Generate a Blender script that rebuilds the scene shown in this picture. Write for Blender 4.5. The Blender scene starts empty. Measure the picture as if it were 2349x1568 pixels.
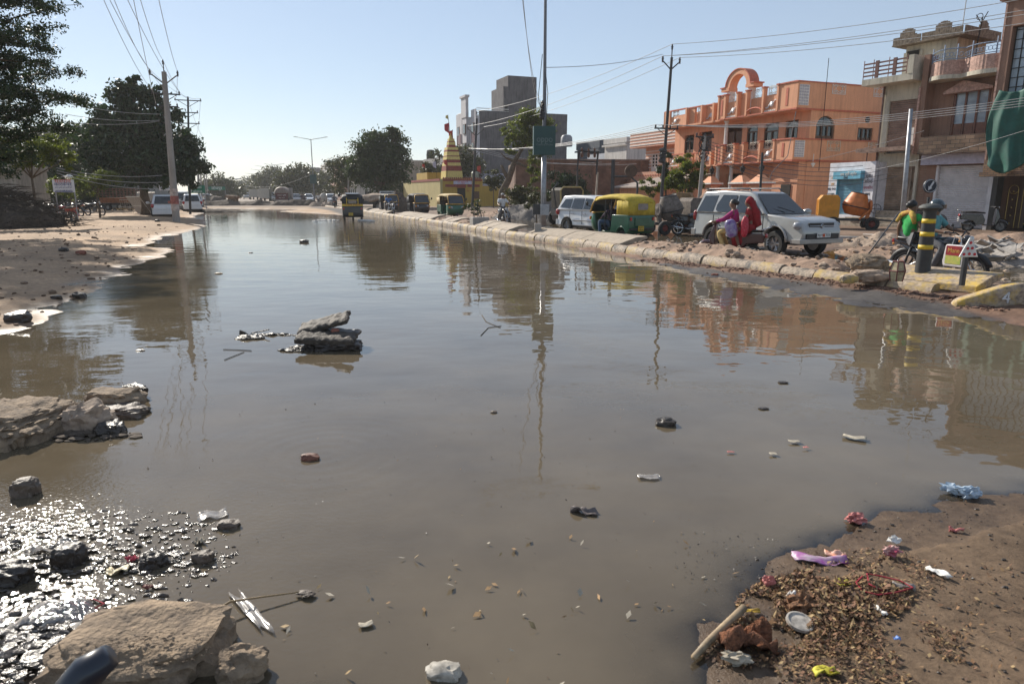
import bpy, bmesh, math, random
import numpy as np
from mathutils import Matrix, Vector, noise as mnoise
R = math.radians
random.seed(7); np.random.seed(7)
scene = bpy.context.scene
COL = scene.collection
# ---------------------------------------------------------------- camera, sky, sun, exposure
PITCH = math.atan(341 / 1566.0)
cam = bpy.data.cameras.new("camera"); camo = bpy.data.objects.new("camera", cam); COL.objects.link(camo)
camo.location = (0, 0, 1.75); camo.rotation_euler = (math.pi / 2 - PITCH, 0, 0)
cam.sensor_width = 36.0; cam.lens = 24.0; cam.clip_start = 0.05; cam.clip_end = 5000
cam.dof.use_dof = True; cam.dof.focus_distance = 22.0; cam.dof.aperture_fstop = 5.0
scene.camera = camo
SUN_AZ, SUN_EL = R(-38), R(32)          # azimuth from +Y towards +X
world = bpy.data.worlds.new("World"); scene.world = world; world.use_nodes = True
wn = world.node_tree; bg = wn.nodes["Background"]
sky = wn.nodes.new("ShaderNodeTexSky"); sky.sky_type = 'NISHITA'; sky.sun_disc = False
sky.sun_elevation = SUN_EL; sky.sun_rotation = SUN_AZ; sky.altitude = 200; sky.air_density = 1.0; sky.dust_density = 0.2; sky.ozone_density = 2.0
smx = wn.nodes.new("ShaderNodeMix"); smx.data_type = 'RGBA'; smx.inputs[0].default_value = 0.50      # pale dust veil over the clear-sky model
wn.links.new(sky.outputs[0], smx.inputs[6]); smx.inputs[7].default_value = (3.5, 4.1, 5.0, 1)
wn.links.new(smx.outputs[2], bg.inputs[0]); bg.inputs[1].default_value = 0.098
sl = bpy.data.lights.new("sun", 'SUN'); sl.energy = 5.0; sl.angle = R(0.53); sl.color = (1.0, 0.93, 0.82)
so = bpy.data.objects.new("sun", sl); COL.objects.link(so)
sd = Vector((math.sin(SUN_AZ) * math.cos(SUN_EL), math.cos(SUN_AZ) * math.cos(SUN_EL), math.sin(SUN_EL)))
so.rotation_euler = sd.to_track_quat('Z', 'Y').to_euler()
scene.view_settings.view_transform = 'Standard'; scene.view_settings.look = 'None'
scene.view_settings.exposure = 0.47; scene.view_settings.gamma = 1.0
scene.render.engine = 'CYCLES'
# ---------------------------------------------------------------- survey helpers: sight line -> real place
FPX = 1566.0
def ray(x, y):
  a = x - 1174.5; b = 784 - y
  return a, FPX * math.cos(PITCH) + b * math.sin(PITCH), -FPX * math.sin(PITCH) + b * math.cos(PITCH)
def G(x, y, z=0.0):
  a, b, c = ray(x, y); t = (z - 1.75) / c; return Vector((a * t, b * t, z))
def H(x, y, Y):
  a, b, c = ray(x, y); t = Y / b; return Vector((a * t, Y, 1.75 + c * t))
# ---------------------------------------------------------------- materials
MATS = {}
def mat(name, col, rough=0.7, var=0.18, scale=6.0, bump=0.0, bscale=40.0, metal=0.0, coat=0.0, col2=None, spec=0.5, emit=0, sub=None, amt2=0.5, alpha=1.0):
  if name in MATS: return MATS[name]
  m = bpy.data.materials.new(name); m.use_nodes = True; MATS[name] = m
  n = m.node_tree; b = n.nodes["Principled BSDF"]; L = n.links.new
  tc = n.nodes.new("ShaderNodeTexCoord"); nz = n.nodes.new("ShaderNodeTexNoise")
  nz.inputs['Scale'].default_value = scale; nz.inputs['Detail'].default_value = 6; nz.inputs['Roughness'].default_value = .65
  L(tc.outputs['Object'], nz.inputs['Vector'])
  cr = n.nodes.new("ShaderNodeValToRGB"); L(nz.outputs[0], cr.inputs[0])
  c2 = col2 or tuple(c * (1 - 2 * var) for c in col)
  lo = tuple(max(0, c) for c in c2) + (1,); hi = tuple(min(1, c * (1 + var * .4)) for c in col) + (1,)
  cr.color_ramp.elements[0].position = amt2 - .22; cr.color_ramp.elements[1].position = amt2 + .12
  cr.color_ramp.elements[0].color = lo; cr.color_ramp.elements[1].color = hi
  L(cr.outputs[0], b.inputs['Base Color'])
  b.inputs['Roughness'].default_value = rough; b.inputs['Metallic'].default_value = metal
  b.inputs['Coat Weight'].default_value = coat; b.inputs['Specular IOR Level'].default_value = spec
  if alpha < 1: b.inputs['Alpha'].default_value = alpha
  if emit:
    b.inputs['Emission Color'].default_value = tuple(col) + (1,); b.inputs['Emission Strength'].default_value = emit
  if bump > 0:
    n2 = n.nodes.new("ShaderNodeTexNoise"); n2.inputs['Scale'].default_value = bscale; n2.inputs['Detail'].default_value = 5
    L(tc.outputs['Object'], n2.inputs['Vector'])
    bp = n.nodes.new("ShaderNodeBump"); bp.inputs['Strength'].default_value = min(1, bump); bp.inputs['Distance'].default_value = .02
    L(n2.outputs[0], bp.inputs['Height']); L(bp.outputs[0], b.inputs['Normal'])
  return m
def wallmat(name, col, stain=.35, rough=.85, streak=1.0):
  """painted render with rain streaks, patches and fine grain"""
  if name in MATS: return MATS[name]
  m = bpy.data.materials.new(name); m.use_nodes = True; MATS[name] = m
  n = m.node_tree; b = n.nodes["Principled BSDF"]; L = n.links.new
  tc = n.nodes.new("ShaderNodeTexCoord"); mp = n.nodes.new("ShaderNodeMapping"); mp.inputs['Scale'].default_value = (3.2, 3.2, .35)
  L(tc.outputs['Object'], mp.inputs[0])
  a = n.nodes.new("ShaderNodeTexNoise"); a.inputs['Scale'].default_value = 1.6; a.inputs['Detail'].default_value = 8; a.inputs['Roughness'].default_value = .7; L(mp.outputs[0], a.inputs['Vector'])
  c = n.nodes.new("ShaderNodeTexNoise"); c.inputs['Scale'].default_value = .9; c.inputs['Detail'].default_value = 7; L(tc.outputs['Object'], c.inputs['Vector'])
  g = n.nodes.new("ShaderNodeTexNoise"); g.inputs['Scale'].default_value = 30; g.inputs['Detail'].default_value = 4; L(tc.outputs['Object'], g.inputs['Vector'])
  def ramp(src, p0, p1, lo, hi):
    r = n.nodes.new("ShaderNodeValToRGB"); r.color_ramp.elements[0].position = p0; r.color_ramp.elements[1].position = p1
    r.color_ramp.elements[0].color = (lo, lo, lo, 1); r.color_ramp.elements[1].color = (hi, hi, hi, 1); L(src.outputs[0], r.inputs[0]); return r
  r1 = ramp(a, .30, .55, 1 - stain * streak, 1); r2 = ramp(c, .3, .65, 1 - stain * .6, 1.0); r3 = ramp(g, .3, .7, .88, 1.05)
  prev = None
  rgb = n.nodes.new("ShaderNodeRGB"); rgb.outputs[0].default_value = tuple(col) + (1,); prev = rgb.outputs[0]
  for r in (r1, r2, r3):
    x = n.nodes.new("ShaderNodeMix"); x.data_type = 'RGBA'; x.blend_type = 'MULTIPLY'; x.inputs[0].default_value = 1
    L(prev, x.inputs[6]); L(r.outputs[0], x.inputs[7]); prev = x.outputs[2]
  L(prev, b.inputs['Base Color']); b.inputs['Roughness'].default_value = rough
  bp = n.nodes.new("ShaderNodeBump"); bp.inputs['Strength'].default_value = .25; bp.inputs['Distance'].default_value = .01
  L(g.outputs[0], bp.inputs['Height']); L(bp.outputs[0], b.inputs['Normal'])
  return m
def brickmat(name, c1, c2, mortar, sx=4.4, sy=13.0, side='x'):
  if name in MATS: return MATS[name]
  m = bpy.data.materials.new(name); m.use_nodes = True; MATS[name] = m
  n = m.node_tree; b = n.nodes["Principled BSDF"]; L = n.links.new
  tc = n.nodes.new("ShaderNodeTexCoord"); sp = n.nodes.new("ShaderNodeSeparateXYZ"); cb = n.nodes.new("ShaderNodeCombineXYZ")
  ad = n.nodes.new("ShaderNodeMath"); ad.operation = 'ADD'
  L(tc.outputs['Object'], sp.inputs[0]); L(sp.outputs[0], ad.inputs[0]); L(sp.outputs[1], ad.inputs[1]); L(ad.outputs[0], cb.inputs[0]); L(sp.outputs[2], cb.inputs[1])
  t = n.nodes.new("ShaderNodeTexBrick"); t.inputs['Scale'].default_value = 1.0; t.inputs['Brick Width'].default_value = 1 / sx; t.inputs['Row Height'].default_value = 1 / sy
  t.inputs['Mortar Size'].default_value = .012; t.inputs['Color1'].default_value = tuple(c1) + (1,); t.inputs['Color2'].default_value = tuple(c2) + (1,); t.inputs['Mortar'].default_value = tuple(mortar) + (1,)
  L(cb.outputs[0], t.inputs['Vector'])
  nz = n.nodes.new("ShaderNodeTexNoise"); nz.inputs['Scale'].default_value = 1.2; nz.inputs['Detail'].default_value = 8; L(tc.outputs['Object'], nz.inputs['Vector'])
  r = n.nodes.new("ShaderNodeValToRGB"); r.color_ramp.elements[0].position = .3; r.color_ramp.elements[1].position = .65; r.color_ramp.elements[0].color = (.5, .5, .5, 1)
  L(nz.outputs[0], r.inputs[0])
  x = n.nodes.new("ShaderNodeMix"); x.data_type = 'RGBA'; x.blend_type = 'MULTIPLY'; x.inputs[0].default_value = 1
  L(t.outputs[0], x.inputs[6]); L(r.outputs[0], x.inputs[7]); L(x.outputs[2], b.inputs['Base Color']); b.inputs['Roughness'].default_value = .9
  bp = n.nodes.new("ShaderNodeBump"); bp.inputs['Strength'].default_value = .6; bp.inputs['Distance'].default_value = .01; bp.invert = True
  L(t.outputs[1], bp.inputs['Height']); L(bp.outputs[0], b.inputs['Normal'])
  return m
def glass(name, col=(.02, .025, .03), rough=.05):
  return mat(name, col, rough, .1, 3, spec=.7, coat=.3)
def leafmat(name, col, trans=.35):
  if name in MATS: return MATS[name]
  m = bpy.data.materials.new(name); m.use_nodes = True; MATS[name] = m
  n = m.node_tree; L = n.links.new; b = n.nodes["Principled BSDF"]; out = n.nodes["Material Output"]
  at = n.nodes.new("ShaderNodeAttribute"); at.attribute_name = "tone"
  cr = n.nodes.new("ShaderNodeValToRGB"); L(at.outputs['Fac'], cr.inputs[0])
  cr.color_ramp.elements[0].color = tuple(c * .45 for c in col) + (1,); cr.color_ramp.elements[1].color = (col[0] * 1.9, col[1] * 1.55, col[2] * 1.1, 1)
  L(cr.outputs[0], b.inputs['Base Color']); b.inputs['Roughness'].default_value = .5
  tr = n.nodes.new("ShaderNodeBsdfTranslucent"); L(cr.outputs[0], tr.inputs[0])
  mx = n.nodes.new("ShaderNodeMixShader"); mx.inputs[0].default_value = trans
  L(b.outputs[0], mx.inputs[1]); L(tr.outputs[0], mx.inputs[2]); L(mx.outputs[0], out.inputs[0])
  return m
# ---------------------------------------------------------------- mesh builder
class MB:
  def __init__(s): s.v = []; s.f = []
  def add(s, vs, fs, T=None):
    o = len(s.v)
    s.v += [tuple(T @ Vector(p)) for p in vs] if T is not None else [tuple(p) for p in vs]
    s.f += [tuple(i + o for i in q) for q in fs]; return s
  def box(s, x0, x1, y0, y1, z0, z1, T=None):
    return s.add([(x0, y0, z0), (x1, y0, z0), (x1, y1, z0), (x0, y1, z0), (x0, y0, z1), (x1, y0, z1), (x1, y1, z1), (x0, y1, z1)],
           [(0, 3, 2, 1), (4, 5, 6, 7), (0, 1, 5, 4), (1, 2, 6, 5), (2, 3, 7, 6), (3, 0, 4, 7)], T)
  def tube(s, pts, r, n=8, T=None, cap=True, closed=False):
    pts = [Vector(p) for p in pts]; k = len(pts)
    rs = r if isinstance(r, (list, tuple)) else [r] * k
    vs = []; fs = []; up = None
    for i, p in enumerate(pts):
      if closed: d = pts[(i + 1) % k] - pts[i - 1]
      else: d = pts[min(i + 1, k - 1)] - pts[max(i - 1, 0)]
      if d.length < 1e-9: d = Vector((0, 0, 1))
      d.normalize()
      if up is None: up = Vector((0, 0, 1)) if abs(d.z) < .9 else Vector((1, 0, 0))
      a = up - d * up.dot(d)
      if a.length < 1e-4: a = d.orthogonal()
      a.normalize(); b = d.cross(a); up = a
      for j in range(n):
        t = 2 * math.pi * j / n; vs.append(p + (a * math.cos(t) + b * math.sin(t)) * rs[i])
    m = k if closed else k - 1
    for i in range(m):
      for j in range(n):
        A = i * n + j; B = i * n + (j + 1) % n; C = ((i + 1) % k) * n + (j + 1) % n; D = ((i + 1) % k) * n + j
        fs.append((A, B, C, D))
    if cap and not closed: fs += [tuple(range(n - 1, -1, -1)), tuple(range((k - 1) * n, k * n))]
    return s.add(vs, fs, T)
  def ring(s, c, r, tr, axis='y', n=20, m=6, T=None, a0=0, a1=2 * math.pi):
    full = abs(a1 - a0 - 2 * math.pi) < 1e-6; k = n if full else n + 1; pts = []
    for i in range(k):
      t = a0 + (a1 - a0) * i / n; u, v = r * math.cos(t), r * math.sin(t)
      pts.append((c[0] + u, c[1], c[2] + v) if axis == 'y' else (c[0] + u, c[1] + v, c[2]) if axis == 'z' else (c[0], c[1] + u, c[2] + v))
    return s.tube(pts, tr, m, T, closed=full)
  def lathe(s, prof, c=(0, 0, 0), n=18, T=None, axis='z', sq=1.0, cap=True):
    vs = []; fs = []; k = len(prof)
    for (r, z) in prof:
      for j in range(n):
        t = 2 * math.pi * j / n; u, v = r * math.cos(t), r * math.sin(t) * sq
        vs.append((c[0] + u, c[1] + v, c[2] + z) if axis == 'z' else (c[0] + u, c[1] + z, c[2] + v) if axis == 'y' else (c[0] + z, c[1] + u, c[2] + v))
    for i in range(k - 1):
      for j in range(n):
        q = (i * n + j, i * n + (j + 1) % n, (i + 1) * n + (j + 1) % n, (i + 1) * n + j)
        fs.append(q if axis != 'y' else q[::-1])
    if cap: fs.append(tuple(range(n - 1, -1, -1))); fs.append(tuple(range((k - 1) * n, k * n)))
    return s.add(vs, fs, T)
  def prism(s, poly, a0, a1, axis='y', T=None):
    k = len(poly)
    def P(p, a): return (p[0], a, p[1]) if axis == 'y' else (p[0], p[1], a) if axis == 'z' else (a, p[0], p[1])
    vs = [P(p, a0) for p in poly] + [P(p, a1) for p in poly]
    fs = [tuple(range(k)), tuple(range(2 * k - 1, k - 1, -1))] + [(i, k + i, k + (i + 1) % k, (i + 1) % k) for i in range(k)]
    return s.add(vs, fs, T)
  def loft(s, prof, T=None):
    """side profile [(x,z,halfwidth)] mirrored across y"""
    k = len(prof)
    vs = [(x, w, z) for x, z, w in prof] + [(x, -w, z) for x, z, w in prof]
    fs = [tuple(range(k)), tuple(range(2 * k - 1, k - 1, -1))] + [(i, k + i, k + (i + 1) % k, (i + 1) % k) for i in range(k)]
    return s.add(vs, fs, T)
  def blob(s, c, r, seed=0, amp=.25, lvl=3, fr=1.6, T=None, flat=None):
    bm = bmesh.new(); bmesh.ops.create_icosphere(bm, subdivisions=lvl, radius=1)
    vs = []
    for v in bm.verts:
      p = v.co; q = p * fr + Vector((seed * 3.7, seed * 1.3, seed * 7.1))
      d = 1 + amp * (mnoise.noise(q) * 1.2 + .5 * mnoise.noise(q * 2.3) + .25 * mnoise.noise(q * 5) + ((.35 * mnoise.noise(q * 8) + .25 * mnoise.noise(q * 16) + (.2 * mnoise.noise(q * 33) if lvl > 4 else 0)) if lvl > 3 else 0))
      w = p * d
      if flat: w = Vector((math.copysign(abs(w.x) ** flat, w.x), math.copysign(abs(w.y) ** flat, w.y), math.copysign(abs(w.z) ** flat, w.z)))
      vs.append((c[0] + w.x * r[0], c[1] + w.y * r[1], c[2] + w.z * r[2]))
    fs = [tuple(v.index for v in f.verts) for f in bm.faces]; bm.free()
    return s.add(vs, fs, T)
  def quad(s, a, b, c, d, T=None): return s.add([a, b, c, d], [(0, 1, 2, 3)], T)
  def build(s, name, m, parent=None, smooth=None, bev=0, thick=0, fixn=True, seg=2):
    me = bpy.data.meshes.new(name); me.from_pydata(s.v, [], s.f); me.validate()
    if fixn:
      bm = bmesh.new(); bm.from_mesh(me); bmesh.ops.recalc_face_normals(bm, faces=bm.faces); bm.to_mesh(me); bm.free()
    me.materials.append(m)
    if smooth:
      me.polygons.foreach_set('use_smooth', [True] * len(me.polygons))
      if smooth is not True: me.set_sharp_from_angle(angle=R(smooth))
    o = bpy.data.objects.new(name, me); COL.objects.link(o)
    if parent is not None: o.parent = parent
    if thick:
      md = o.modifiers.new("solid", 'SOLIDIFY'); md.thickness = thick
    if bev:
      md = o.modifiers.new("bevel", 'BEVEL'); md.width = bev; md.segments = seg; md.limit_method = 'ANGLE'; md.angle_limit = R(38); md.harden_normals = False
    return o
def each(mb, name, m, parent, **kw):
  """every separate piece of a builder becomes a part of its own"""
  p = list(range(len(mb.v)))
  def fd(i):
    while p[i] != i: p[i] = p[p[i]]; i = p[i]
    return i
  for f in mb.f:
    for i in f[1:]: p[fd(i)] = fd(f[0])
  gr = {}
  for f in mb.f: gr.setdefault(fd(f[0]), []).append(f)
  for fs in gr.values():
    ids = sorted({i for f in fs for i in f}); ix = {i: k for k, i in enumerate(ids)}; q = MB(); q.v = [mb.v[i] for i in ids]; q.f = [tuple(ix[i] for i in f) for f in fs]; q.build(name, m, parent, **kw)
def TL(x=0, y=0, z=0, rz=0, rx=0, ry=0, s=1):
  return Matrix.Translation((x, y, z)) @ Matrix.Rotation(rz, 4, 'Z') @ Matrix.Rotation(ry, 4, 'Y') @ Matrix.Rotation(rx, 4, 'X') @ Matrix.Scale(s, 4)
def tag(o, label=None, cat=None, group=None, kind=None):
  if label: o['label'] = label
  if cat: o['category'] = cat
  if group: o['group'] = group
  if kind: o['kind'] = kind
  return o
def thing(name, label, cat, loc=(0, 0, 0), rz=0, group=None):
  o = bpy.data.objects.new(name, None); COL.objects.link(o); o.location = loc; o.rotation_euler = (0, 0, rz); o.empty_display_size = .1
  return tag(o, label, cat, group)
def dup(root, loc=None, rz=None, label=None, scale=None):
  def cp(o, par):
    c = o.copy(); COL.objects.link(c)
    if par is not None: c.parent = par
    for k in o.children: cp(k, c)
    return c
  r = cp(root, None)
  if loc is not None: r.location = loc
  if rz is not None: r.rotation_euler = (0, 0, rz)
  if scale is not None: r.scale = (scale,) * 3
  if label: r['label'] = label
  return r
def text(name, s, size, T, m, parent, ext=.004, w=None):
  cu = bpy.data.curves.new(name, 'FONT'); cu.body = s; cu.size = size; cu.align_x = 'CENTER'; cu.align_y = 'CENTER'; cu.extrude = ext
  t = bpy.data.objects.new(name + "_tmp", cu); COL.objects.link(t)
  bpy.context.view_layer.update()
  me = bpy.data.meshes.new_from_object(t.evaluated_get(bpy.context.evaluated_depsgraph_get()))
  bpy.data.objects.remove(t); bpy.data.curves.remove(cu)
  if len(me.vertices) == 0: return None
  if w:
    xs = [v.co.x for v in me.vertices]; k = w / max(1e-3, max(xs) - min(xs)); me.transform(Matrix.Diagonal((k, 1, 1, 1)))
  me.transform(T); me.name = name; me.materials.clear(); me.materials.append(m)
  o = bpy.data.objects.new(name, me); COL.objects.link(o); o.parent = parent
  return o
TXF = Matrix.Rotation(math.pi / 2, 4, 'X')      # text standing upright, read from -Y
def fin(o, **k): return tag(o, **k)
# ---------------------------------------------------------------- noise field (numpy)
def vn(x, y, sc, seed):
  x = x / sc; y = y / sc; xi = np.floor(x).astype(np.int64); yi = np.floor(y).astype(np.int64); fx = x - xi; fy = y - yi
  fx = fx * fx * (3 - 2 * fx); fy = fy * fy * (3 - 2 * fy)
  def h(a, b):
    n = (a * 374761393 + b * 668265263 + seed * 1442695041) & 0xffffffff
    n = ((n ^ (n >> 13)) * 1274126177) & 0xffffffff
    return ((n ^ (n >> 16)) & 0xffff) / 65535.0
  return (h(xi, yi) * (1 - fx) + h(xi + 1, yi) * fx) * (1 - fy) + (h(xi, yi + 1) * (1 - fx) + h(xi + 1, yi + 1) * fx) * fy - .5
def fbm(x, y, sc, seed, o=4):
  r = 0; a = 1
  for i in range(o): r = r + a * vn(x, y, sc, seed + i); sc = sc * .5; a *= .5
  return r
# ---------------------------------------------------------------- ground and water
KERB = [(-90, 262), (-33, 110.5), (-14.9, 66.4), (-5.9, 42.9), (-2.5, 34.6), (-.15, 27.6), (2.3, 22.3), (3.5, 19.3), (4.6, 16.7), (5.6, 14.4), (6.35, 12.8), (6.9, 11.75), (7.35, 10.9)]
wp = [(830, 487), (954, 510), (1068, 527), (1171, 548.5), (1372, 579), (1472, 598), (1623, 634), (1798, 669), (1923, 694), (2124, 719), (2349, 749), (2900, 830), (3100, 1050), (2700, 1100), (2349, 1120), (2100, 1180), (1950, 1225), (1800, 1290), (1720, 1380), (1640, 1480), (1575, 1568)]
wpw = [tuple(G(*p)[:2]) for p in wp] + [(.5, 1.6), (.2, 1.0), (-.3, 1.0)]
wp2 = [(700, 1700), (400, 1680), (200, 1640), (60, 1590), (-150, 1500), (-400, 1400)]
wpw += [tuple(G(*p)[:2]) for p in wp2] + [(-5.2, 3.2), (-7, 5), (-7.0, 7.2)]
wp3 = [(0, 770), (60, 741), (185, 684), (240, 643), (300, 608), (400, 572), (330, 566), (375, 545), (455, 525), (480, 519), (465, 512), (470, 505), (440, 500), (470, 486), (500, 478), (700, 480), (640, 485), (720, 489), (800, 494)]
wpw += [tuple(G(*p)[:2]) for p in wp3]
WP = np.array(wpw)
def sdist(X, Y):
  d = np.full(X.shape, 1e9); ins = np.zeros(X.shape, bool); n = len(WP)
  for i in range(n):
    ax, ay = WP[i]; bx, by = WP[(i + 1) % n]; ex, ey = bx - ax, by - ay
    t = np.clip(((X - ax) * ex + (Y - ay) * ey) / (ex * ex + ey * ey), 0, 1)
    d = np.minimum(d, np.hypot(X - ax - ex * t, Y - ay - ey * t))
    c = ((ay > Y) != (by > Y)) & (X < (bx - ax) * (Y - ay) / (by - ay + 1e-12) + ax); ins ^= c
  return np.where(ins, d, -d)
KA = np.array(KERB)
def kerbx(Y): return np.interp(Y, KA[::-1, 1], KA[::-1, 0])
def gz(X, Y):
  X = np.asarray(X, float); Y = np.asarray(Y, float)
  s = sdist(X, Y); near = np.clip((7 - Y) / 5, 0, 1)
  s = s + fbm(X, Y, .9, 11) * .30 * np.clip(Y / 6, .8, 1.6)
  kx = kerbx(Y); right = np.clip((X - kx - .3) / .6, 0, 1) * (Y > 9)
  kin = .14 - .105 * near
  z = np.where(s > 0, -np.minimum(s * kin, .32), np.minimum(-s * (.075 - .045 * near), .16))
  z = z + fbm(X, Y, .35, 5) * .022 * np.clip(Y / 5, .35, 1.9) + fbm(X, Y, .13, 6) * .022 * (s < .05) * (Y < 40) * np.clip(Y / 8, .25, 1) + fbm(X, Y, 3.0, 8) * .05 * (s < -.3)
  # dry roadway strip by the kerb
  # other carriageway
  zr = .035 + fbm(X, Y, 2.6, 21) * .06 + fbm(X, Y, .5, 22) * .03
  for (cx, cy, rx, ry, dp) in [(1.9, 41, 2.2, 8, .16), (6.8, 27, 1.9, 3.5, .16), (10.2, 18, 1.3, 2.2, .14), (12, 14.8, 1.6, 1.6, .13), (5.2, 33, 1.6, 4, .12), (12.5, 17.8, 1.5, 1.2, .08)]:
    zr = zr - dp * np.exp(-(((X - cx) / rx) ** 2 + ((Y - cy) / ry) ** 2))
  zr = zr + np.clip((X - kx - 8) / 5, 0, 1) * .16
  z = z * (1 - right) + zr * right
  # far road beyond the pool
  far = np.clip((Y - 84) / 6, 0, 1); z = z * (1 - far) + (.03 + fbm(X, Y, 9, 31) * .10) * far
  # low bed outside the picture at the near right, shallow sheet
  return z
def axis_pts(lo, hi, fine, g, x0=0.0):
  p = [x0]; st = fine
  while p[-1] < hi: p.append(p[-1] + max(fine, (abs(p[-1] - x0)) * g))
  q = [x0]
  while q[-1] > lo: q.append(q[-1] - max(fine, (abs(q[-1] - x0)) * g))
  return np.array(sorted(set(q + p)))
def gridmesh(name, xs, ys, zf, m, attrs):
  X, Y = np.meshgrid(xs, ys); Z = zf(X, Y); ny, nx = X.shape
  co = np.stack([X, Y, Z], -1).reshape(-1, 3).astype(np.float32)
  i = np.arange(ny * nx).reshape(ny, nx); q = np.stack([i[:-1, :-1], i[:-1, 1:], i[1:, 1:], i[1:, :-1]], -1).reshape(-1, 4)
  me = bpy.data.meshes.new(name); me.vertices.add(len(co)); me.vertices.foreach_set('co', co.ravel())
  me.loops.add(q.size); me.loops.foreach_set('vertex_index', q.ravel().astype(np.int32))
  me.polygons.add(len(q)); me.polygons.foreach_set('loop_start', np.arange(0, q.size, 4, dtype=np.int32))
  me.polygons.foreach_set('use_smooth', np.ones(len(q), bool)); me.update(calc_edges=True)
  for k, fn in attrs.items():
    v = fn(X, Y, Z)
    if v.ndim == 2:
      a = me.attributes.new(k, 'FLOAT', 'POINT'); a.data.foreach_set('value', v.ravel().astype(np.float32))
    else:
      a = me.attributes.new(k, 'FLOAT_COLOR', 'POINT'); a.data.foreach_set('color', v.reshape(-1, 4).ravel().astype(np.float32))
  me.materials.append(m); o = bpy.data.objects.new(name, me); COL.objects.link(o); return o
def tint(X, Y, Z):
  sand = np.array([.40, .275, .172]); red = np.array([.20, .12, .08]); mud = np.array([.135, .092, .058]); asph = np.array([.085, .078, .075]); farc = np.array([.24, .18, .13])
  kx = kerbx(Y); n = fbm(X, Y, 2.2, 41)[..., None] * .5 + fbm(X, Y, .3, 43)[..., None] * .3
  c = np.broadcast_to(sand, X.shape + (3,)).copy()
  def mixin(w, col): nonlocal c; w = np.clip(w, 0, 1)[..., None]; c = c * (1 - w) + col * w
  mixin((X + 5.5 + Y * .0) / 1.0 * (Y < 12), mud); mixin(((X + 3) / 2) * (Y >= 12) * (Y < 80), mud)
  mixin((X - kx + 2.9) / .5 * (Y > 5), asph); mixin((X - kx + .75 + fbm(X, Y, .8, 9) * .5) / .25 * (Y > 8), red)
  mixin((X - kx - 1) / 1.5 * (Y > 8), np.array([.205, .14, .10]))
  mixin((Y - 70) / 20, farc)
  mixin(((2.4 - Y) / 1.2) * (X > .8) + ((X - 1.8) / 1.0) * (Y < 4), np.array([.085, .054, .032]))
  c = c * (1 + n)
  return np.concatenate([np.clip(c, .01, 1), np.ones(X.shape + (1,))], -1)
gm = bpy.data.materials.new("earth"); gm.use_nodes = True; n = gm.node_tree; b = n.nodes["Principled BSDF"]; L = n.links.new
at = n.nodes.new("ShaderNodeAttribute"); at.attribute_name = "tint"; aw = n.nodes.new("ShaderNodeAttribute"); aw.attribute_name = "wet"
tc = n.nodes.new("ShaderNodeTexCoord")
def NZ(sc, det=6, ro=.65):
  q = n.nodes.new("ShaderNodeTexNoise"); q.inputs['Scale'].default_value = sc; q.inputs['Detail'].default_value = det; q.inputs['Roughness'].default_value = ro; L(tc.outputs['Object'], q.inputs['Vector']); return q
nf = NZ(14, 8, .75); nb = NZ(55, 4)
r = n.nodes.new("ShaderNodeValToRGB"); r.color_ramp.elements[0].position = .32; r.color_ramp.elements[1].position = .62; r.color_ramp.elements[0].color = (.55, .52, .5, 1); r.color_ramp.elements[1].color = (1.12, 1.1, 1.08, 1); L(nf.outputs[0], r.inputs[0])
x = n.nodes.new("ShaderNodeMix"); x.data_type = 'RGBA'; x.blend_type = 'MULTIPLY'; x.inputs[0].default_value = 1; L(at.outputs['Color'], x.inputs[6]); L(r.outputs[0], x.inputs[7])
dk = n.nodes.new("ShaderNodeMix"); dk.data_type = 'RGBA'; dk.blend_type = 'MULTIPLY'; L(aw.outputs['Fac'], dk.inputs[0]); L(x.outputs[2], dk.inputs[6]); dk.inputs[7].default_value = (.72, .70, .68, 1); L(dk.outputs[2], b.inputs['Base Color'])
mr = n.nodes.new("ShaderNodeMapRange"); L(aw.outputs['Fac'], mr.inputs[0]); mr.inputs[3].default_value = .92; mr.inputs[4].default_value = .45; b.inputs['Specular IOR Level'].default_value = .35; L(mr.outputs[0], b.inputs['Roughness'])
bp = n.nodes.new("ShaderNodeBump"); bp.inputs['Strength'].default_value = .7; bp.inputs['Distance'].default_value = .015; L(nf.outputs[0], bp.inputs['Height'])
bp2 = n.nodes.new("ShaderNodeBump"); bp2.inputs['Strength'].default_value = .5; bp2.inputs['Distance'].default_value = .005; L(nb.outputs[0], bp2.inputs['Height']); L(bp.outputs[0], bp2.inputs['Normal']); L(bp2.outputs[0], b.inputs['Normal'])
xs = axis_pts(-420, 420, .035, .014, 0.0); ys = np.concatenate([np.array([-60, -30, -15, -8, -4, -2, -1, 0]), axis_pts(.4, 900, .03, .0125, .4)])
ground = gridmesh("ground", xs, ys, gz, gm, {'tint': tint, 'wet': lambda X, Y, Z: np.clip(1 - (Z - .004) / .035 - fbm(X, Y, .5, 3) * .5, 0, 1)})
tag(ground, kind='structure')
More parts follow.
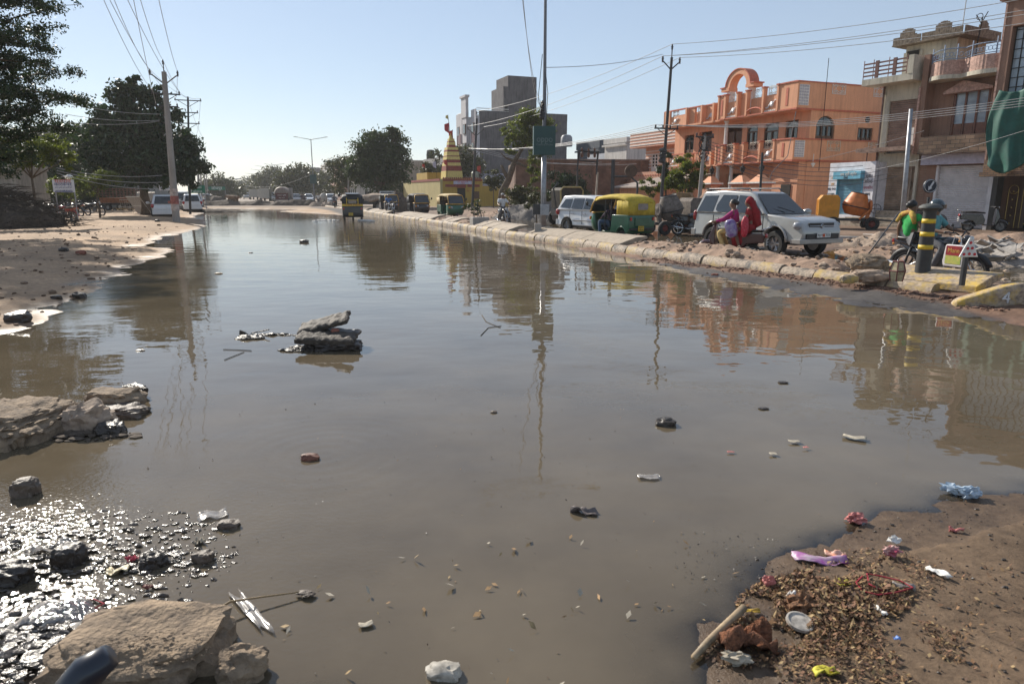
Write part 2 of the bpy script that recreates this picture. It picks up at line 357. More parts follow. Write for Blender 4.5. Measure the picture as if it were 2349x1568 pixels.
# water
wm = bpy.data.materials.new("muddy_water"); wm.use_nodes = True; n = wm.node_tree; L = n.links.new; n.nodes.remove(n.nodes["Principled BSDF"]); out = n.nodes["Material Output"]
tc = n.nodes.new("ShaderNodeTexCoord")
def mapn(sx, sy, rz, sc, det, ro=.5, dist=0):
  mp = n.nodes.new("ShaderNodeMapping"); mp.inputs['Scale'].default_value = (sx, sy, 1); mp.inputs['Rotation'].default_value = (0, 0, rz); L(tc.outputs['Object'], mp.inputs[0])
  q = n.nodes.new("ShaderNodeTexNoise"); q.inputs['Scale'].default_value = sc; q.inputs['Detail'].default_value = det; q.inputs['Roughness'].default_value = ro; q.inputs['Distortion'].default_value = dist; L(mp.outputs[0], q.inputs['Vector']); return q
w1 = mapn(.55, 1.0, .35, 1.3, 2, .4); w2 = mapn(.8, 1.1, -.2, 3.6, 2, .45); w3 = mapn(1, 1.25, .2, 30, 2, .5)
ac = n.nodes.new("ShaderNodeAttribute"); ac.attribute_name = "chop"; ad = n.nodes.new("ShaderNodeAttribute"); ad.attribute_name = "deep"
def mul(a, bv):
  q = n.nodes.new("ShaderNodeMath"); q.operation = 'MULTIPLY'; L(a, q.inputs[0])
  if isinstance(bv, (int, float)): q.inputs[1].default_value = bv
  else: L(bv, q.inputs[1])
  return q.outputs[0]
def add(a, b_):
  q = n.nodes.new("ShaderNodeMath"); q.operation = 'ADD'; L(a, q.inputs[0]); L(b_, q.inputs[1]); return q.outputs[0]
# ring ripples around the small stone
wv = n.nodes.new("ShaderNodeTexWave"); wv.wave_type = 'RINGS'; wv.rings_direction = 'SPHERICAL'; wv.inputs['Scale'].default_value = 2.6; wv.inputs['Distortion'].default_value = .6
rc = G(742, 1042); mpr = n.nodes.new("ShaderNodeMapping"); mpr.inputs['Location'].default_value = (-rc.x, -rc.y, 0); L(tc.outputs['Object'], mpr.inputs[0]); L(mpr.outputs[0], wv.inputs['Vector'])
ln = n.nodes.new("ShaderNodeVectorMath"); ln.operation = 'LENGTH'; L(mpr.outputs[0], ln.inputs[0])
fr = n.nodes.new("ShaderNodeMapRange"); L(ln.outputs['Value'], fr.inputs[0]); fr.inputs[1].default_value = .15; fr.inputs[2].default_value = 1.3; fr.inputs[3].default_value = 1; fr.inputs[4].default_value = 0
hgt = add(add(mul(w1.outputs[0], .009), mul(w2.outputs[0], .0026)), mul(mul(w3.outputs[0], ac.outputs['Fac']), .006))
hgt = add(hgt, mul(mul(wv.outputs[1], fr.outputs[0]), .0006))
bp = n.nodes.new("ShaderNodeBump"); bp.inputs['Strength'].default_value = 1; bp.inputs['Distance'].default_value = 1; L(hgt, bp.inputs['Height'])
fres = n.nodes.new("ShaderNodeFresnel"); fres.inputs[0].default_value = 1.48; L(bp.outputs[0], fres.inputs[1])
gl = n.nodes.new("ShaderNodeBsdfGlossy"); rgh = n.nodes.new("ShaderNodeMath"); rgh.operation = 'MULTIPLY_ADD'; L(ac.outputs['Fac'], rgh.inputs[0]); rgh.inputs[1].default_value = .11; rgh.inputs[2].default_value = .003; L(rgh.outputs[0], gl.inputs['Roughness']); gl.inputs[0].default_value = (.93, .93, .93, 1); L(bp.outputs[0], gl.inputs['Normal'])
df = n.nodes.new("ShaderNodeBsdfDiffuse")
mc = mapn(1, 1, 0, .7, 5, .6); rr = n.nodes.new("ShaderNodeValToRGB"); L(mc.outputs[0], rr.inputs[0]); rr.color_ramp.elements[0].position = .35; rr.color_ramp.elements[1].position = .7
rr.color_ramp.elements[0].color = (.098, .077, .051, 1); rr.color_ramp.elements[1].color = (.146, .116, .077, 1); L(rr.outputs[0], df.inputs[0])
tr = n.nodes.new("ShaderNodeBsdfTransparent"); tr.inputs[0].default_value = (.95, .90, .82, 1)
m1 = n.nodes.new("ShaderNodeMixShader"); L(ad.outputs['Fac'], m1.inputs[0]); L(tr.outputs[0], m1.inputs[1]); L(df.outputs[0], m1.inputs[2])
m2 = n.nodes.new("ShaderNodeMixShader"); L(fres.outputs[0], m2.inputs[0]); L(m1.outputs[0], m2.inputs[1]); L(gl.outputs[0], m2.inputs[2]); L(m2.outputs[0], out.inputs[0])
def chop(X, Y, Z):
  c = .007 + .45 * np.exp(-(((X + 9.5) / 6) ** 2 + ((Y - 42) / 11) ** 2)) + .6 * np.exp(-(((X + 2.3) / 1.5) ** 2 + ((Y - 3.0) / 1.1) ** 4)) + .35 * np.exp(-(((X + 8.3) / 2.2) ** 2 + ((Y - 13.5) / 5) ** 2))
  return c
wx = axis_pts(-60, 30, .06, .025); wy = np.concatenate([np.array([-4., 0.]), axis_pts(.6, 125, .06, .02, .6)])
water = gridmesh("water", wx, wy, lambda X, Y: X * 0, wm, {'chop': chop, 'deep': lambda X, Y, Z: np.clip(1 - np.exp(np.minimum(0, gz(X, Y)) * 150), 0, 1)})
tag(water, kind='structure')
GZ = lambda x, y: float(gz(np.array([x]), np.array([y]))[0])
# ================================================================ kerb and median
kerb_col = bpy.data.materials.new("kerb_paint"); kerb_col.use_nodes = True
def kerbpaint():
  n = kerb_col.node_tree; b = n.nodes["Principled BSDF"]; L = n.links.new
  a = n.nodes.new("ShaderNodeAttribute"); a.attribute_name = "paint"; tc = n.nodes.new("ShaderNodeTexCoord")
  z1 = n.nodes.new("ShaderNodeTexNoise"); z1.inputs['Scale'].default_value = 3.2; z1.inputs['Detail'].default_value = 9; z1.inputs['Roughness'].default_value = .75; L(tc.outputs['Object'], z1.inputs['Vector'])
  r = n.nodes.new("ShaderNodeValToRGB"); r.color_ramp.elements[0].position = .47; r.color_ramp.elements[1].position = .62; L(z1.outputs[0], r.inputs[0])
  z2 = n.nodes.new("ShaderNodeTexNoise"); z2.inputs['Scale'].default_value = 18; z2.inputs['Detail'].default_value = 7; L(tc.outputs['Object'], z2.inputs['Vector'])
  r2 = n.nodes.new("ShaderNodeValToRGB"); r2.color_ramp.elements[0].color = (.16, .12, .09, 1); r2.color_ramp.elements[1].color = (.42, .33, .24, 1); r2.color_ramp.elements[0].position = .3; r2.color_ramp.elements[1].position = .65; L(z2.outputs[0], r2.inputs[0])
  x = n.nodes.new("ShaderNodeMix"); x.data_type = 'RGBA'; L(r.outputs[0], x.inputs[0]); L(r2.outputs[0], x.inputs[6]); L(a.outputs['Color'], x.inputs[7]); L(x.outputs[2], b.inputs['Base Color'])
  b.inputs['Roughness'].default_value = .75
  bp = n.nodes.new("ShaderNodeBump"); bp.inputs['Strength'].default_value = .6; bp.inputs['Distance'].default_value = .015; L(z2.outputs[0], bp.inputs['Height']); L(bp.outputs[0], b.inputs['Normal'])
kerbpaint()
def polyline_at(pts, s):
  for i in range(len(pts) - 1):
    a = Vector(pts[i]); b = Vector(pts[i + 1]); l = (b - a).length
    if s <= l: return a + (b - a) * (s / l), (b - a).normalized()
    s -= l
  return Vector(pts[-1]), (Vector(pts[-1]) - Vector(pts[-2])).normalized()
KP = [(x, y) for x, y in KERB[::-1]]        # from near to far
KL = sum((Vector(KP[i + 1]) - Vector(KP[i])).length for i in range(len(KP) - 1))
def kerb_run(name, s0, s1, prof, seg=.9, gap=.02, paints=None, group=None, jit=.02):
  """stones one after another along the median edge; profile = [(across, z)]"""
  s = s0; v = []; f = []; pc = []; i = 0
  while s < s1:
    ln = min(seg * random.uniform(.85, 1.1), s1 - s);
    if ln < .1: break
    c = (paints or [(.42, .29, .08), (.05, .048, .045)])[i % 2]; i += 1
    dz = random.uniform(-jit, jit); dn = random.uniform(-jit, jit); o = len(v); k = len(prof); q = 4 if s < 40 else 1
    for j in range(q + 1):
      p, d = polyline_at(KP, s + gap + (ln - 2 * gap) * j / q); nn = Vector((d.y, -d.x))
      for (a, z) in prof:
        w = p + nn * (a + dn + .012 * vn(np.array([s * 5 + j * 1.7]), np.array([z * 9.]), .3, 3)[0] * 2); v.append((w.x, w.y, z + dz)); pc += [*c, 1]
    for j in range(q):
      for t in range(k):
        A = o + j * k + t; B = o + j * k + (t + 1) % k; f.append((A, B, B + k, A + k))
    f.append(tuple(o + t for t in range(k))[::-1]); f.append(tuple(o + q * k + t for t in range(k)))
    s += ln
  me = bpy.data.meshes.new(name); me.from_pydata(v, [], f); bm = bmesh.new(); bm.from_mesh(me); bmesh.ops.recalc_face_normals(bm, faces=bm.faces); bm.to_mesh(me); bm.free()
  a = me.attributes.new("paint", 'FLOAT_COLOR', 'POINT'); a.data.foreach_set('color', pc); me.materials.append(kerb_col)
  me.polygons.foreach_set('use_smooth', [True] * len(me.polygons)); me.set_sharp_from_angle(angle=R(40))
  o = bpy.data.objects.new(name, me); COL.objects.link(o); return o
KPROF = [(0, -.25), (0, .10), (.03, .19), (.10, .25), (.19, .27), (.26, .25), (.3, -.25)]
k1 = kerb_run("kerb", .6, KL - 130, KPROF); tag(k1, kind='structure')
# ---- sloping concrete slabs laid behind the kerb
slab_m = wallmat("median_concrete", (.40, .325, .245), .35, .85)
def median_slabs(name, s0, s1, w0=.30, w1=1.25, z0=.255, z1=.46, seg=1.25, sink=.0):
  m = MB(); s = s0
  while s < s1:
    ln = min(seg, s1 - s);
    if ln < .3: break
    c = []
    jz = random.uniform(-.02, .02)
    for ss in (s + .012, s + ln - .012):
      p, d = polyline_at(KP, ss); nn = Vector((d.y, -d.x))
      pr = [(w0, z0 - .12), (w0, z0 + jz), ((w0 + w1) * .55, z1 * .93 + jz), (w1, z1 + jz), (w1 + .03, z1 - .07)]
      c.append([(p.x + nn.x * a, p.y + nn.y * a, z) for a, z in pr])
    k = 5; m.add(c[0] + c[1], [(i, (i + 1) % k, k + (i + 1) % k, k + i) for i in range(k)] + [(4, 3, 2, 1, 0), (5, 6, 7, 8, 9)]); s += ln
  o = m.build(name, slab_m, bev=.015); tag(o, kind='structure'); return o
def s_at(Y):  # arc length along the kerb at depth Y
  s = 0
  for i in range(len(KP) - 1):
    a, b = KP[i], KP[i + 1]; l = math.hypot(b[0] - a[0], b[1] - a[1])
    if a[1] <= Y <= b[1]: return s + l * (Y - a[1]) / (b[1] - a[1])
    s += l
  return s
for (ya, yb) in [(20.6, 26.6), (28.6, 33.5), (37, 39), (41, 50), (54, 64)]: median_slabs("median_paving", s_at(ya), s_at(yb))
def kpt(Y, off, z=0):
  p, d = polyline_at(KP, s_at(Y)); return Vector((p.x + d.y * off, p.y - d.x * off, z))
# rubble fill of the broken median
def mound(name, poly, h, m, seed=1, amp=.5, label=None, cat=None, group=None, kind=None, n=44, stones=0, stm=None, base=-.05, fr=3.0, sh=.5):
  """heap of loose earth over an outline (world xy), with a real noisy surface"""
  P = np.array(poly); x0, y0 = P.min(0); x1, y1 = P.max(0); mx = max(x1 - x0, y1 - y0)
  nx = max(12, int(n * (x1 - x0) / mx)); ny = max(12, int(n * (y1 - y0) / mx))
  X, Y = np.meshgrid(np.linspace(x0, x1, nx), np.linspace(y0, y1, ny))
  d = np.full(X.shape, 1e9); ins = np.zeros(X.shape, bool); k = len(P)
  for i in range(k):
    ax, ay = P[i]; bx, by = P[(i + 1) % k]; ex, ey = bx - ax, by - ay
    t = np.clip(((X - ax) * ex + (Y - ay) * ey) / (ex * ex + ey * ey + 1e-9), 0, 1); d = np.minimum(d, np.hypot(X - ax - ex * t, Y - ay - ey * t))
    ins ^= ((ay > Y) != (by > Y)) & (X < (bx - ax) * (Y - ay) / (by - ay + 1e-12) + ax)
  dm = max(1e-3, (d * ins).max()); q = np.where(ins, (d / dm), 0) ** sh
  Z = base + (h - base) * q * (1 + amp * fbm(X, Y, mx / fr, seed, 3)) + (q > 0) * fbm(X, Y, mx / 14, seed + 5, 4) * amp * h * .55
  Z = np.where(ins, Z, base - .1)
  v = list(zip(X.ravel(), Y.ravel(), Z.ravel())); f = []
  for j in range(ny - 1):
    for i in range(nx - 1):
      a = j * nx + i
      if ins[j:j + 2, i:i + 2].any(): f.append((a, a + 1, a + nx + 1, a + nx))
  mb = MB(); mb.v = v; mb.f = f
  o = mb.build(name, m, smooth=45); tag(o, label, cat, group, kind)
  if stones:
    s = MB(); rs = random.Random(seed); cells = [(i, j) for j in range(ny) for i in range(nx) if ins[j, i]]
    for _ in range(stones):
      i, j = rs.choice(cells); r = rs.uniform(.015, .075) * min(1.2, (mx / 3) ** .5) * rs.choice([.6, .6, 1])
      s.blob((X[j, i] + rs.uniform(-.1, .1), Y[j, i] + rs.uniform(-.1, .1), Z[j, i] + r * .3), (r * rs.uniform(.8, 1.5), r * rs.uniform(.7, 1.2), r * rs.uniform(.5, .9)), rs.random() * 99, .35, 1)
    so_ = s.build("loose_stones", stm or M_rub, o, smooth=40); so_['kind'] = 'stuff'
  return o
M_rub = mat("rubble_stone", (.36, .27, .2), .9, .3, 9, .6, 30)
M_soil = mat("loose_soil", (.30, .20, .14), .95, .3, 4, .8, 25)
M_dark = mat("dark_soil", (.10, .075, .055), .95, .3, 5, .8, 25)
M_grav = mat("grey_gravel", (.17, .15, .135), .95, .3, 22, .8, 40)
def band(ya, yb, o0, o1, n=8):
  a = [tuple(kpt(ya + (yb - ya) * i / n, o0)[:2]) for i in range(n + 1)]; b = [tuple(kpt(yb + (ya - yb) * i / n, o1)[:2]) for i in range(n + 1)]
  return a + b
mound("rubble_mound", band(13.3, 20.8, .22, 1.6), .40, M_soil, 3, .45, "ridge of broken earth and stones behind the yellow kerb below the silver car", "rubble mound", n=110, stones=260)
mound("rubble_mound", band(33.4, 37.2, .25, 1.3), .34, M_soil, 7, .5, "low heap of broken earth between median slabs in front of the green taxi", "rubble mound", n=50, stones=60)
mound("rubble_mound", band(38.9, 41.2, .25, 1.2), .36, M_soil, 9, .5, "small pile of broken slabs and earth on the median nearest the black taxis", "rubble mound", n=40, stones=40)
# median nose with raised painted block
def painted(o, col):
  a = o.data.attributes.new("paint", 'FLOAT_COLOR', 'POINT'); a.data.foreach_set('color', list(col) * len(o.data.vertices)); return o
o = median_slabs("median_nose", .02, 2.35, .28, 1.02, .26, .44, 2.4); o.data.materials[0] = kerb_col; painted(o, (.55, .37, .08, 1))
# big curved kerb block at the frame edge with its painted numeral
bp_ = [(2185, 700, .14), (2230, 706, .22), (2280, 700, .36), (2340, 700, .47), (2440, 712, .52), (2600, 735, .52)]
kb = MB(); v = []
base = [G(px, 708 + (px - 2150) * .035, 0) for px, py, z in bp_]
for (bpt, (px, py, z)) in zip(base, bp_):
  for (dy, zz) in ((0, -.1), (-.02, z * .8), (.01, z * .97), (.12, z), (.34, z * .95), (.42, -.1)): v.append((bpt.x + dy * .35, bpt.y + dy, zz))
kb.add(v, [(i * 6 + j, i * 6 + j + 1, (i + 1) * 6 + j + 1, (i + 1) * 6 + j) for i in range(5) for j in range(5)] + [(0, 1, 2, 3, 4, 5), (30, 31, 32, 33, 34, 35)])
kbo = kb.build("kerb_block", kerb_col, smooth=50); painted(kbo, (.50, .33, .05, 1)); md = kbo.modifiers.new("sub", 'SUBSURF'); md.levels = 2; md.render_levels = 2
tag(kbo, "curved kerb block in worn yellow paint with a white numeral 4", "kerb block")
p4 = G(2300, 713, 0); text("numeral", "4", .24, TL(p4.x, p4.y - .035, .20, -.1) @ TXF @ Matrix.Rotation(R(8), 4, 'Y'), mat("chalk_white", (.6, .6, .6), .9), kbo, .012)
# ================================================================ buildings
def frame(ox, oy, ux, uy):
  l = math.hypot(ux, uy); return (ox, oy, ux / l, uy / l)
OHF = frame(15.8, 40.1, .37, -.929); SHF = frame(17.8, 34.5, .5, -.866)
def froot(name, label, cat, fr): return thing(name, label, cat, (fr[0], fr[1], 0), math.atan2(fr[3], fr[2]))
def FW(fr, x, y, z=0): return Vector((fr[0] + fr[2] * x - fr[3] * y, fr[1] + fr[3] * x + fr[2] * y, z))
M_or = wallmat("peach_render", (.74, .355, .20), .22, .8); M_trim = mat("terracotta_trim", (.50, .13, .07), .7, .15, 8)
M_wht = mat("white_paint", (.72, .70, .66), .7, .12, 6); M_brn = mat("brown_wood", (.10, .045, .02), .5, .2, 6); M_gl = glass("dark_glass")
M_grill = mat("cream_ironwork", (.62, .55, .44), .5, .15, 20); M_dk = mat("dark_opening", (.02, .017, .015), .9)
def wall_x(m, y0, y1, x0, x1, z0, z1, holes):
  """wall along local X (thickness y0..y1) with rectangular holes [(xa,xb,za,zb)] cut out"""
  xs = sorted({x0, x1, *[h[0] for h in holes], *[h[1] for h in holes]});
  for a, b in zip(xs[:-1], xs[1:]):
    zs = [(h[2], h[3]) for h in holes if h[0] < b - 1e-6 and h[1] > a + 1e-6]; zs.sort(); z = z0
    for za, zb in zs:
      if za > z: m.box(a, b, y0, y1, z, za)
      z = max(z, zb)
    if z < z1: m.box(a, b, y0, y1, z, z1)
def wall_y(m, x0, x1, y0, y1, z0, z1, holes):
  ys_ = sorted({y0, y1, *[h[0] for h in holes], *[h[1] for h in holes]})
  for a, b in zip(ys_[:-1], ys_[1:]):
    zs = [(h[2], h[3]) for h in holes if h[0] < b - 1e-6 and h[1] > a + 1e-6]; zs.sort(); z = z0
    for za, zb in zs:
      if za > z: m.box(x0, x1, a, b, z, za)
      z = max(z, zb)
    if z < z1: m.box(x0, x1, a, b, z, z1)
def arch_window(root, T, w, h, arch=True, leaves=3, mf=None, wm=None):
  """window with arched head; local plane y=0, bottom centre at origin"""
  mf = mf or M_brn
  f = MB(); hw = w / 2; hh = h - (hw * .75 if arch else 0)
  f.box(-hw, -hw + .07, -.03, .09, 0, hh, T); f.box(hw - .07, hw, -.03, .09, 0, hh, T); f.box(-hw, hw, -.035, .09, -.05, .04, T); f.box(-hw, hw, -.02, .08, hh - .04, hh + .03, T)
  if arch:
    pts = [(hw * .97 * math.cos(t), 0.03, hh + hw * .75 * math.sin(t)) for t in [math.pi * i / 10 for i in range(11)]]; f.tube(pts, .035, 5, T)
  for i in range(1, leaves): x = -hw + w * i / leaves; f.box(x - .035, x + .035, -.015, .07, 0, hh, T)
  for i in range(leaves):
    a = -hw + w * i / leaves + .06; b = -hw + w * (i + 1) / leaves - .06; f.box(a, b, .01, .05, .05, hh * .3, T)
  fo = f.build("window", mf, root)
  g = MB()
  poly = [(-hw + .02, .02), (hw - .02, .02)] + ([(hw * .96 * math.cos(t), hh + hw * .72 * math.sin(t)) for t in [math.pi * i / 10 for i in range(11)]] if arch else [(hw - .02, hh), (-hw + .02, hh)])
  g.prism(poly, .055, .075, 'y', T); g.build("pane", wm or M_gl, fo); return fo
def scroll(root, T, w, h, name="iron_grille", m=None):
  g = MB(); g.box(0, w, -.012, .012, 0, .03, T); g.box(0, w, -.012, .012, h - .03, h, T); g.box(0, .025, -.012, .012, 0, h, T); g.box(w - .025, w, -.012, .012, 0, h, T)
  k = max(1, round(w / h));
  for i in range(k):
    cx = w * (i + .5) / k; rr = min(w / k, h) * .23
    for sx in (-1, 1):
      for sz in (-1, 1):
        pts = [(cx + sx * (rr * 1.0) + sx * rr * (1 - t * .75) * math.cos(6.5 * t) * .9, 0, h / 2 + sz * h * .24 + sz * rr * (1 - t * .75) * math.sin(6.5 * t) * .9) for t in [j / 11 for j in range(12)]]
        g.tube(pts, .018, 4, T)
    g.tube([(cx, 0, .02), (cx, 0, h + .08)], .014, 4, T); g.blob((cx, 0, h / 2), (rr * .35, .02, rr * .4), 1, 0, 1, T=T)
  return g.build(name, m or M_grill, root)
def ball_orn(root, T, s=1):
  g = MB(); g.lathe([(0, -.06), (.13 * s, -.05), (.17 * s, 0), (.13 * s, .05), (0, .07)], (0, 0, 0), 14, T, 'y')
  for sx in (-1, 1):
    pts = [(sx * (.13 + .35 * t) * s, -.03, s * (sx * .11 * math.sin(t * 3.2) + sx * t * .16)) for t in [j / 7 for j in range(8)]]; g.tube(pts, [.05 * s * (1 - j * .08) for j in range(8)], 5, T)
  return g.build("wall_ornament", mat("silver_white", (.6, .6, .62), .4, .1), root, smooth=True)
def orange_house():
  r = froot("peach_house", "two storey peach house with terracotta trim and an arch on its roof", "house", OHF)
  b = MB()   # solid walls: ground and first floor (facade recess at the verandah)
  SW = [(1.55, 2.95, 4.72, 6.05), (4.75, 5.95, 4.72, 5.5), (5.28, 5.55, 5.82, 6.1)]
  # facade plane lies 1.1 m behind the balcony front (local y=1.1)
  FH = [(-1.75, -.75, 4.55, 5.9), (-3.55, -2.3, 4.45, 5.9), (-5.1, -4.1, 4.45, 5.9), (-7.3, -5.55, 3.5, 6.1), (-10.0, -8.6, 3.9, 5.9), (-11.7, -10.6, 4.55, 5.8),
      (-4.1, -2.9, .3, 2.8), (-1.6, -.7, 1.2, 2.5), (-6.9, -5.2, .2, 3.0), (-9.8, -8.4, 1, 2.6)]
  wall_x(b, 1.1, 1.35, -12.9, .15, 0, 7.3, FH)
  wall_y(b, -.1, .15, 1.35, 8.4, 0, 7.3, SW)
  b.box(-12.9, -12.7, 1.35, 8.4, 0, 7.2); b.box(-12.7, -.1, 8.2, 8.4, 0, 7.2); b.box(-12.7, -.1, 1.35, 8.2, 3.25, 3.45); b.box(-12.7, -.1, 1.35, 8.2, 6.4, 6.6)
  b.box(-12.6, -.2, 3.2, 3.3, .05, 6.3)
  b.build("wall", M_or, r)
  # balcony parapets (front at y=0), broken panels with pilasters; two floors
  def parapet(zb, zt, dy=0.0, lw=0):
    p = MB()
    segs = [(-1.35, 0.02, 0.0), (-2.56, -1.35, .14), (-4.0, -2.56, 0.3), (-4.84, -4.0, .22), (-6.0, -4.84, .14), (-6.63, -6.0, 0.0)]
    for a, c, off in segs: p.box(a + .002, c - .002, off + dy, off + .14 + dy, zb, zt - (.42 if (off in (.14, .3)) else 0))
    for x in (-1.35, -2.56, -4.0, -4.84, -6.0, -6.63): p.box(x - .07, x + .07, -.05 + dy, .22 + dy, zb - .05, zt + .02)
    for a, c, off in [(-7.35, -6.7, .35), (-8.6, -7.35, .5), (-9.6, -8.6, .5), (-10.3, -9.6, .35), (-12.2, -10.3, .2), (-12.95, -12.2, .1)]:
      p.box(a + .002, c - .002, off + dy, off + .14 + dy, zb - .02, zt - .3 - (.4 if a in (-9.6, -12.2) else 0))
    for x in (-7.35, -8.6, -10.3, -12.9): p.box(x - .08, x + .08, .1 + dy, .55 + dy, zb - .05, zt - .26)
    p.box(.02, .16, 0 + dy, 8.5, zb, zt)
    p.box(-12.95, .15, .15 + dy, 1.1, zb - .12, zb - .01)      # slab
    p.build("parapet", M_or, r)
    t = MB()
    for a, c, off in segs:
      if off == 0.0: t.box(a - .04, c + .04, -.05 + dy, .2 + dy, zt + .02, zt + .09)
    t.box(-.02, .2, -.06, 8.54, zt + .002, zt + .07); t.box(-.02, .22, -.07, 8.55, zb - .10, zb - .015)
    for x in (-1.35, -2.56, -4.0, -4.84, -6.0, -6.63): t.box(x - .11, x + .11, -.09 + dy, .26 + dy, zt + .022, zt + .095)
    t.box(-6.7, -.05, -.03 + dy, 0.0 + dy - .002, zb - .08, zb - .01)
    for a, c, off in [(-8.6, -7.35, .5), (-10.3, -8.7, .35), (-12.95, -10.3, .2)]: t.box(a, c, off - .05 + dy, off + .2 + dy, zt - .298, zt - .23)
    t.build("trim", M_trim, r)
    d = MB()
    for (a, c) in ((-2.5, -1.4), (-5.95, -4.9), (-12.15, -11.0)):
      for i in range(7): x = a + (c - a) * (i + .5) / 7; d.box(x - .05, x + .05, .06 + dy, .138 + dy, zb + .02, zb + .10)
    each(d, "dentil", M_wht, r)
    for (x, w) in ((-2.35, .78), (-5.75, .72)): scroll(r, TL(x, .2 + dy, zt - .42), w, .5)
    scroll(r, TL(-3.85, .36 + dy, zt - .42), 1.15, .5); scroll(r, TL(-9.5, .55 + dy, zt - .72), .85, .45); scroll(r, TL(-12.1, .3 + dy, zt - .72), .7, .45)
    for x in (-1.95, -5.35): ball_orn(r, TL(x, .12 + dy, zb + .42))
    ball_orn(r, TL(-8.0, .48 + dy, zb + .4)); ball_orn(r, TL(-11.6, .18 + dy, zb + .36), .8)
    for k_, y in enumerate((2.47, 5.7)):
      pass
  parapet(6.42, 7.78); parapet(3.62, 4.72)
  # corner glass-block panel, narrow red slots, side grilles
  for zb, zt in ((6.55, 7.65), (3.75, 4.66)):
    g = MB()
    for i in range(4):
      for j in range(7): g.box(.165, .19, .12 + i * .17, .25 + i * .17, zb + j * (zt - zb) / 7 + .02, zb + (j + 1) * (zt - zb) / 7 - .02)
    g.build("lattice_panel", mat("grey_lattice", (.42, .40, .45), .5, .1), r)
    s = MB(); s.box(-.72, -.55, -.02, -.003, zb + .05, zt - .1); s.box(-6.42, -6.25, -.02, -.003, zb + .05, zt - .1); s.build("slot_panel", M_trim, r)
    gb = MB(); gb.box(.165, .172, .1, .82, zb, zt); gb.build("panel_back", M_wht, r)
  TS = Matrix.Translation((.18, 0, 0)) @ Matrix.Rotation(math.pi / 2, 4, 'Z')
  for y, w in ((2.47, 1.0), (5.65, .95)):
    scroll(r, TS @ TL(y, 0, 7.25), w, .62, m=M_wht); scroll(r, TS @ TL(y, 0, 4.12), w, .62)
  # windows on the side wall (plane x=.15)
  for (y0, y1, z0, z1, ar) in [(1.55, 2.95, 4.72, 6.05, True), (4.75, 5.95, 4.72, 5.5, False)]:
    arch_window(r, Matrix.Translation((.08, (y0 + y1) / 2, z0)) @ Matrix.Rotation(math.pi / 2, 4, 'Z'), y1 - y0 - .1, z1 - z0 - .03, ar)
  v = MB(); v.ring((.16, 5.41, 5.96), .15, .03, 'x'); v.lathe([(.13, 0), (.13, .02)], (.1, 5.41, 5.96), 12, None, 'x'); v.build("vent", M_dk, r)
  c_ = MB()
  for (y0, y1, z0, z1, hw, hh) in [(1.55, 2.95, 4.72, 6.05, .65, 1)]:
    pts = []
    for sgn in (-1, 1):      # spandrels closing the corners above the arch
      cy = (y0 + y1) / 2; pl = [(cy + sgn * .70, z1 + .0), (cy + sgn * .70, z1 - .5)] + [(cy + sgn * .65 * math.cos(t), z1 - .5 + .5 * math.sin(t)) for t in [math.pi / 2 * i / 6 for i in range(1, 7)]] + [(cy, z1)]
      c_.prism(pl[:-1] if abs(pl[-1][1] - pl[-2][1]) < 1e-6 else pl, -.08, .14, 'x')
  c_.build("arch_spandrel", M_or, r)
  for (x0, x1, z0, z1) in FH[:3] + FH[5:6]: arch_window(r, TL((x0 + x1) / 2, 1.16, z0), x1 - x0 - .06, z1 - z0 - .03, True, 2)
  for (x0, x1, z0, z1) in [FH[7], FH[9]]: arch_window(r, TL((x0 + x1) / 2, 1.16, z0), x1 - x0 - .06, z1 - z0 - .03, False, 2)
  dw = MB(); dw.box(-7.2, -6.6, 1.36, 1.4, 3.5, 5.7); dw.box(-6.4, -5.7, 1.36, 1.4, 3.5, 5.7); dw.box(-9.9, -8.7, 1.36, 1.4, 3.9, 5.7); dw.box(-4.0, -3.0, 1.3, 1.36, .3, 2.7); dw.box(-6.8, -5.3, 1.3, 1.36, .2, 2.8); each(dw, "door", M_brn, r)
  # columns and entrance arches under the balcony
  c = MB()
  for x, z0, z1 in ((-6.3, 4.72, 6.3), (-5.55, 0, 3.5), (-6.9, 0, 3.5)): c.lathe([(.17, z0), (.17, z0 + .08), (.12, z0 + .12), (.115, z1 - .15), (.17, z1 - .08), (.17, z1)], (x, .45, 0), 14)
  each(c, "column", M_wht, r, smooth=40)
  a = MB()
  for z in (6.42, 3.6):
    pts = [(-3.3 + .75 * math.cos(t), -.0, z + .0 + .34 * math.sin(t)) for t in [math.pi * i / 12 for i in range(13)]]; a.tube(pts, .05, 5)
  a.build("arch_trim", M_trim, r, smooth=True)
  # roof arch over the entrance
  ra = MB(); cx, cz, ro, ri = -5.05, 8.25, 1.12, .78; n_ = 20
  pr = [(cx + ro * math.cos(math.pi * i / n_), cz + ro * .88 * math.sin(math.pi * i / n_)) for i in range(n_ + 1)] + [(cx - ri * math.cos(math.pi * i / n_), cz + ri * .9 * math.sin(math.pi * i / n_)) for i in range(n_ + 1)]
  ra.prism(pr, .1, .7); ra.box(cx - 1.5, cx - .78, .05, .75, cz - .2, cz); ra.box(cx + .78, cx + 1.5, .05, .75, cz - .2, cz); ra.build("roof_arch", M_or, r)
  rt = MB(); pr2 = [(cx + (ro + .06) * math.cos(math.pi * i / n_), cz + (ro * .88 + .06) * math.sin(math.pi * i / n_)) for i in range(n_ + 1)] + [(cx - (ro + .003) * math.cos(math.pi * i / n_), cz + (ro * .88 + .003) * math.sin(math.pi * i / n_)) for i in range(n_ + 1)]
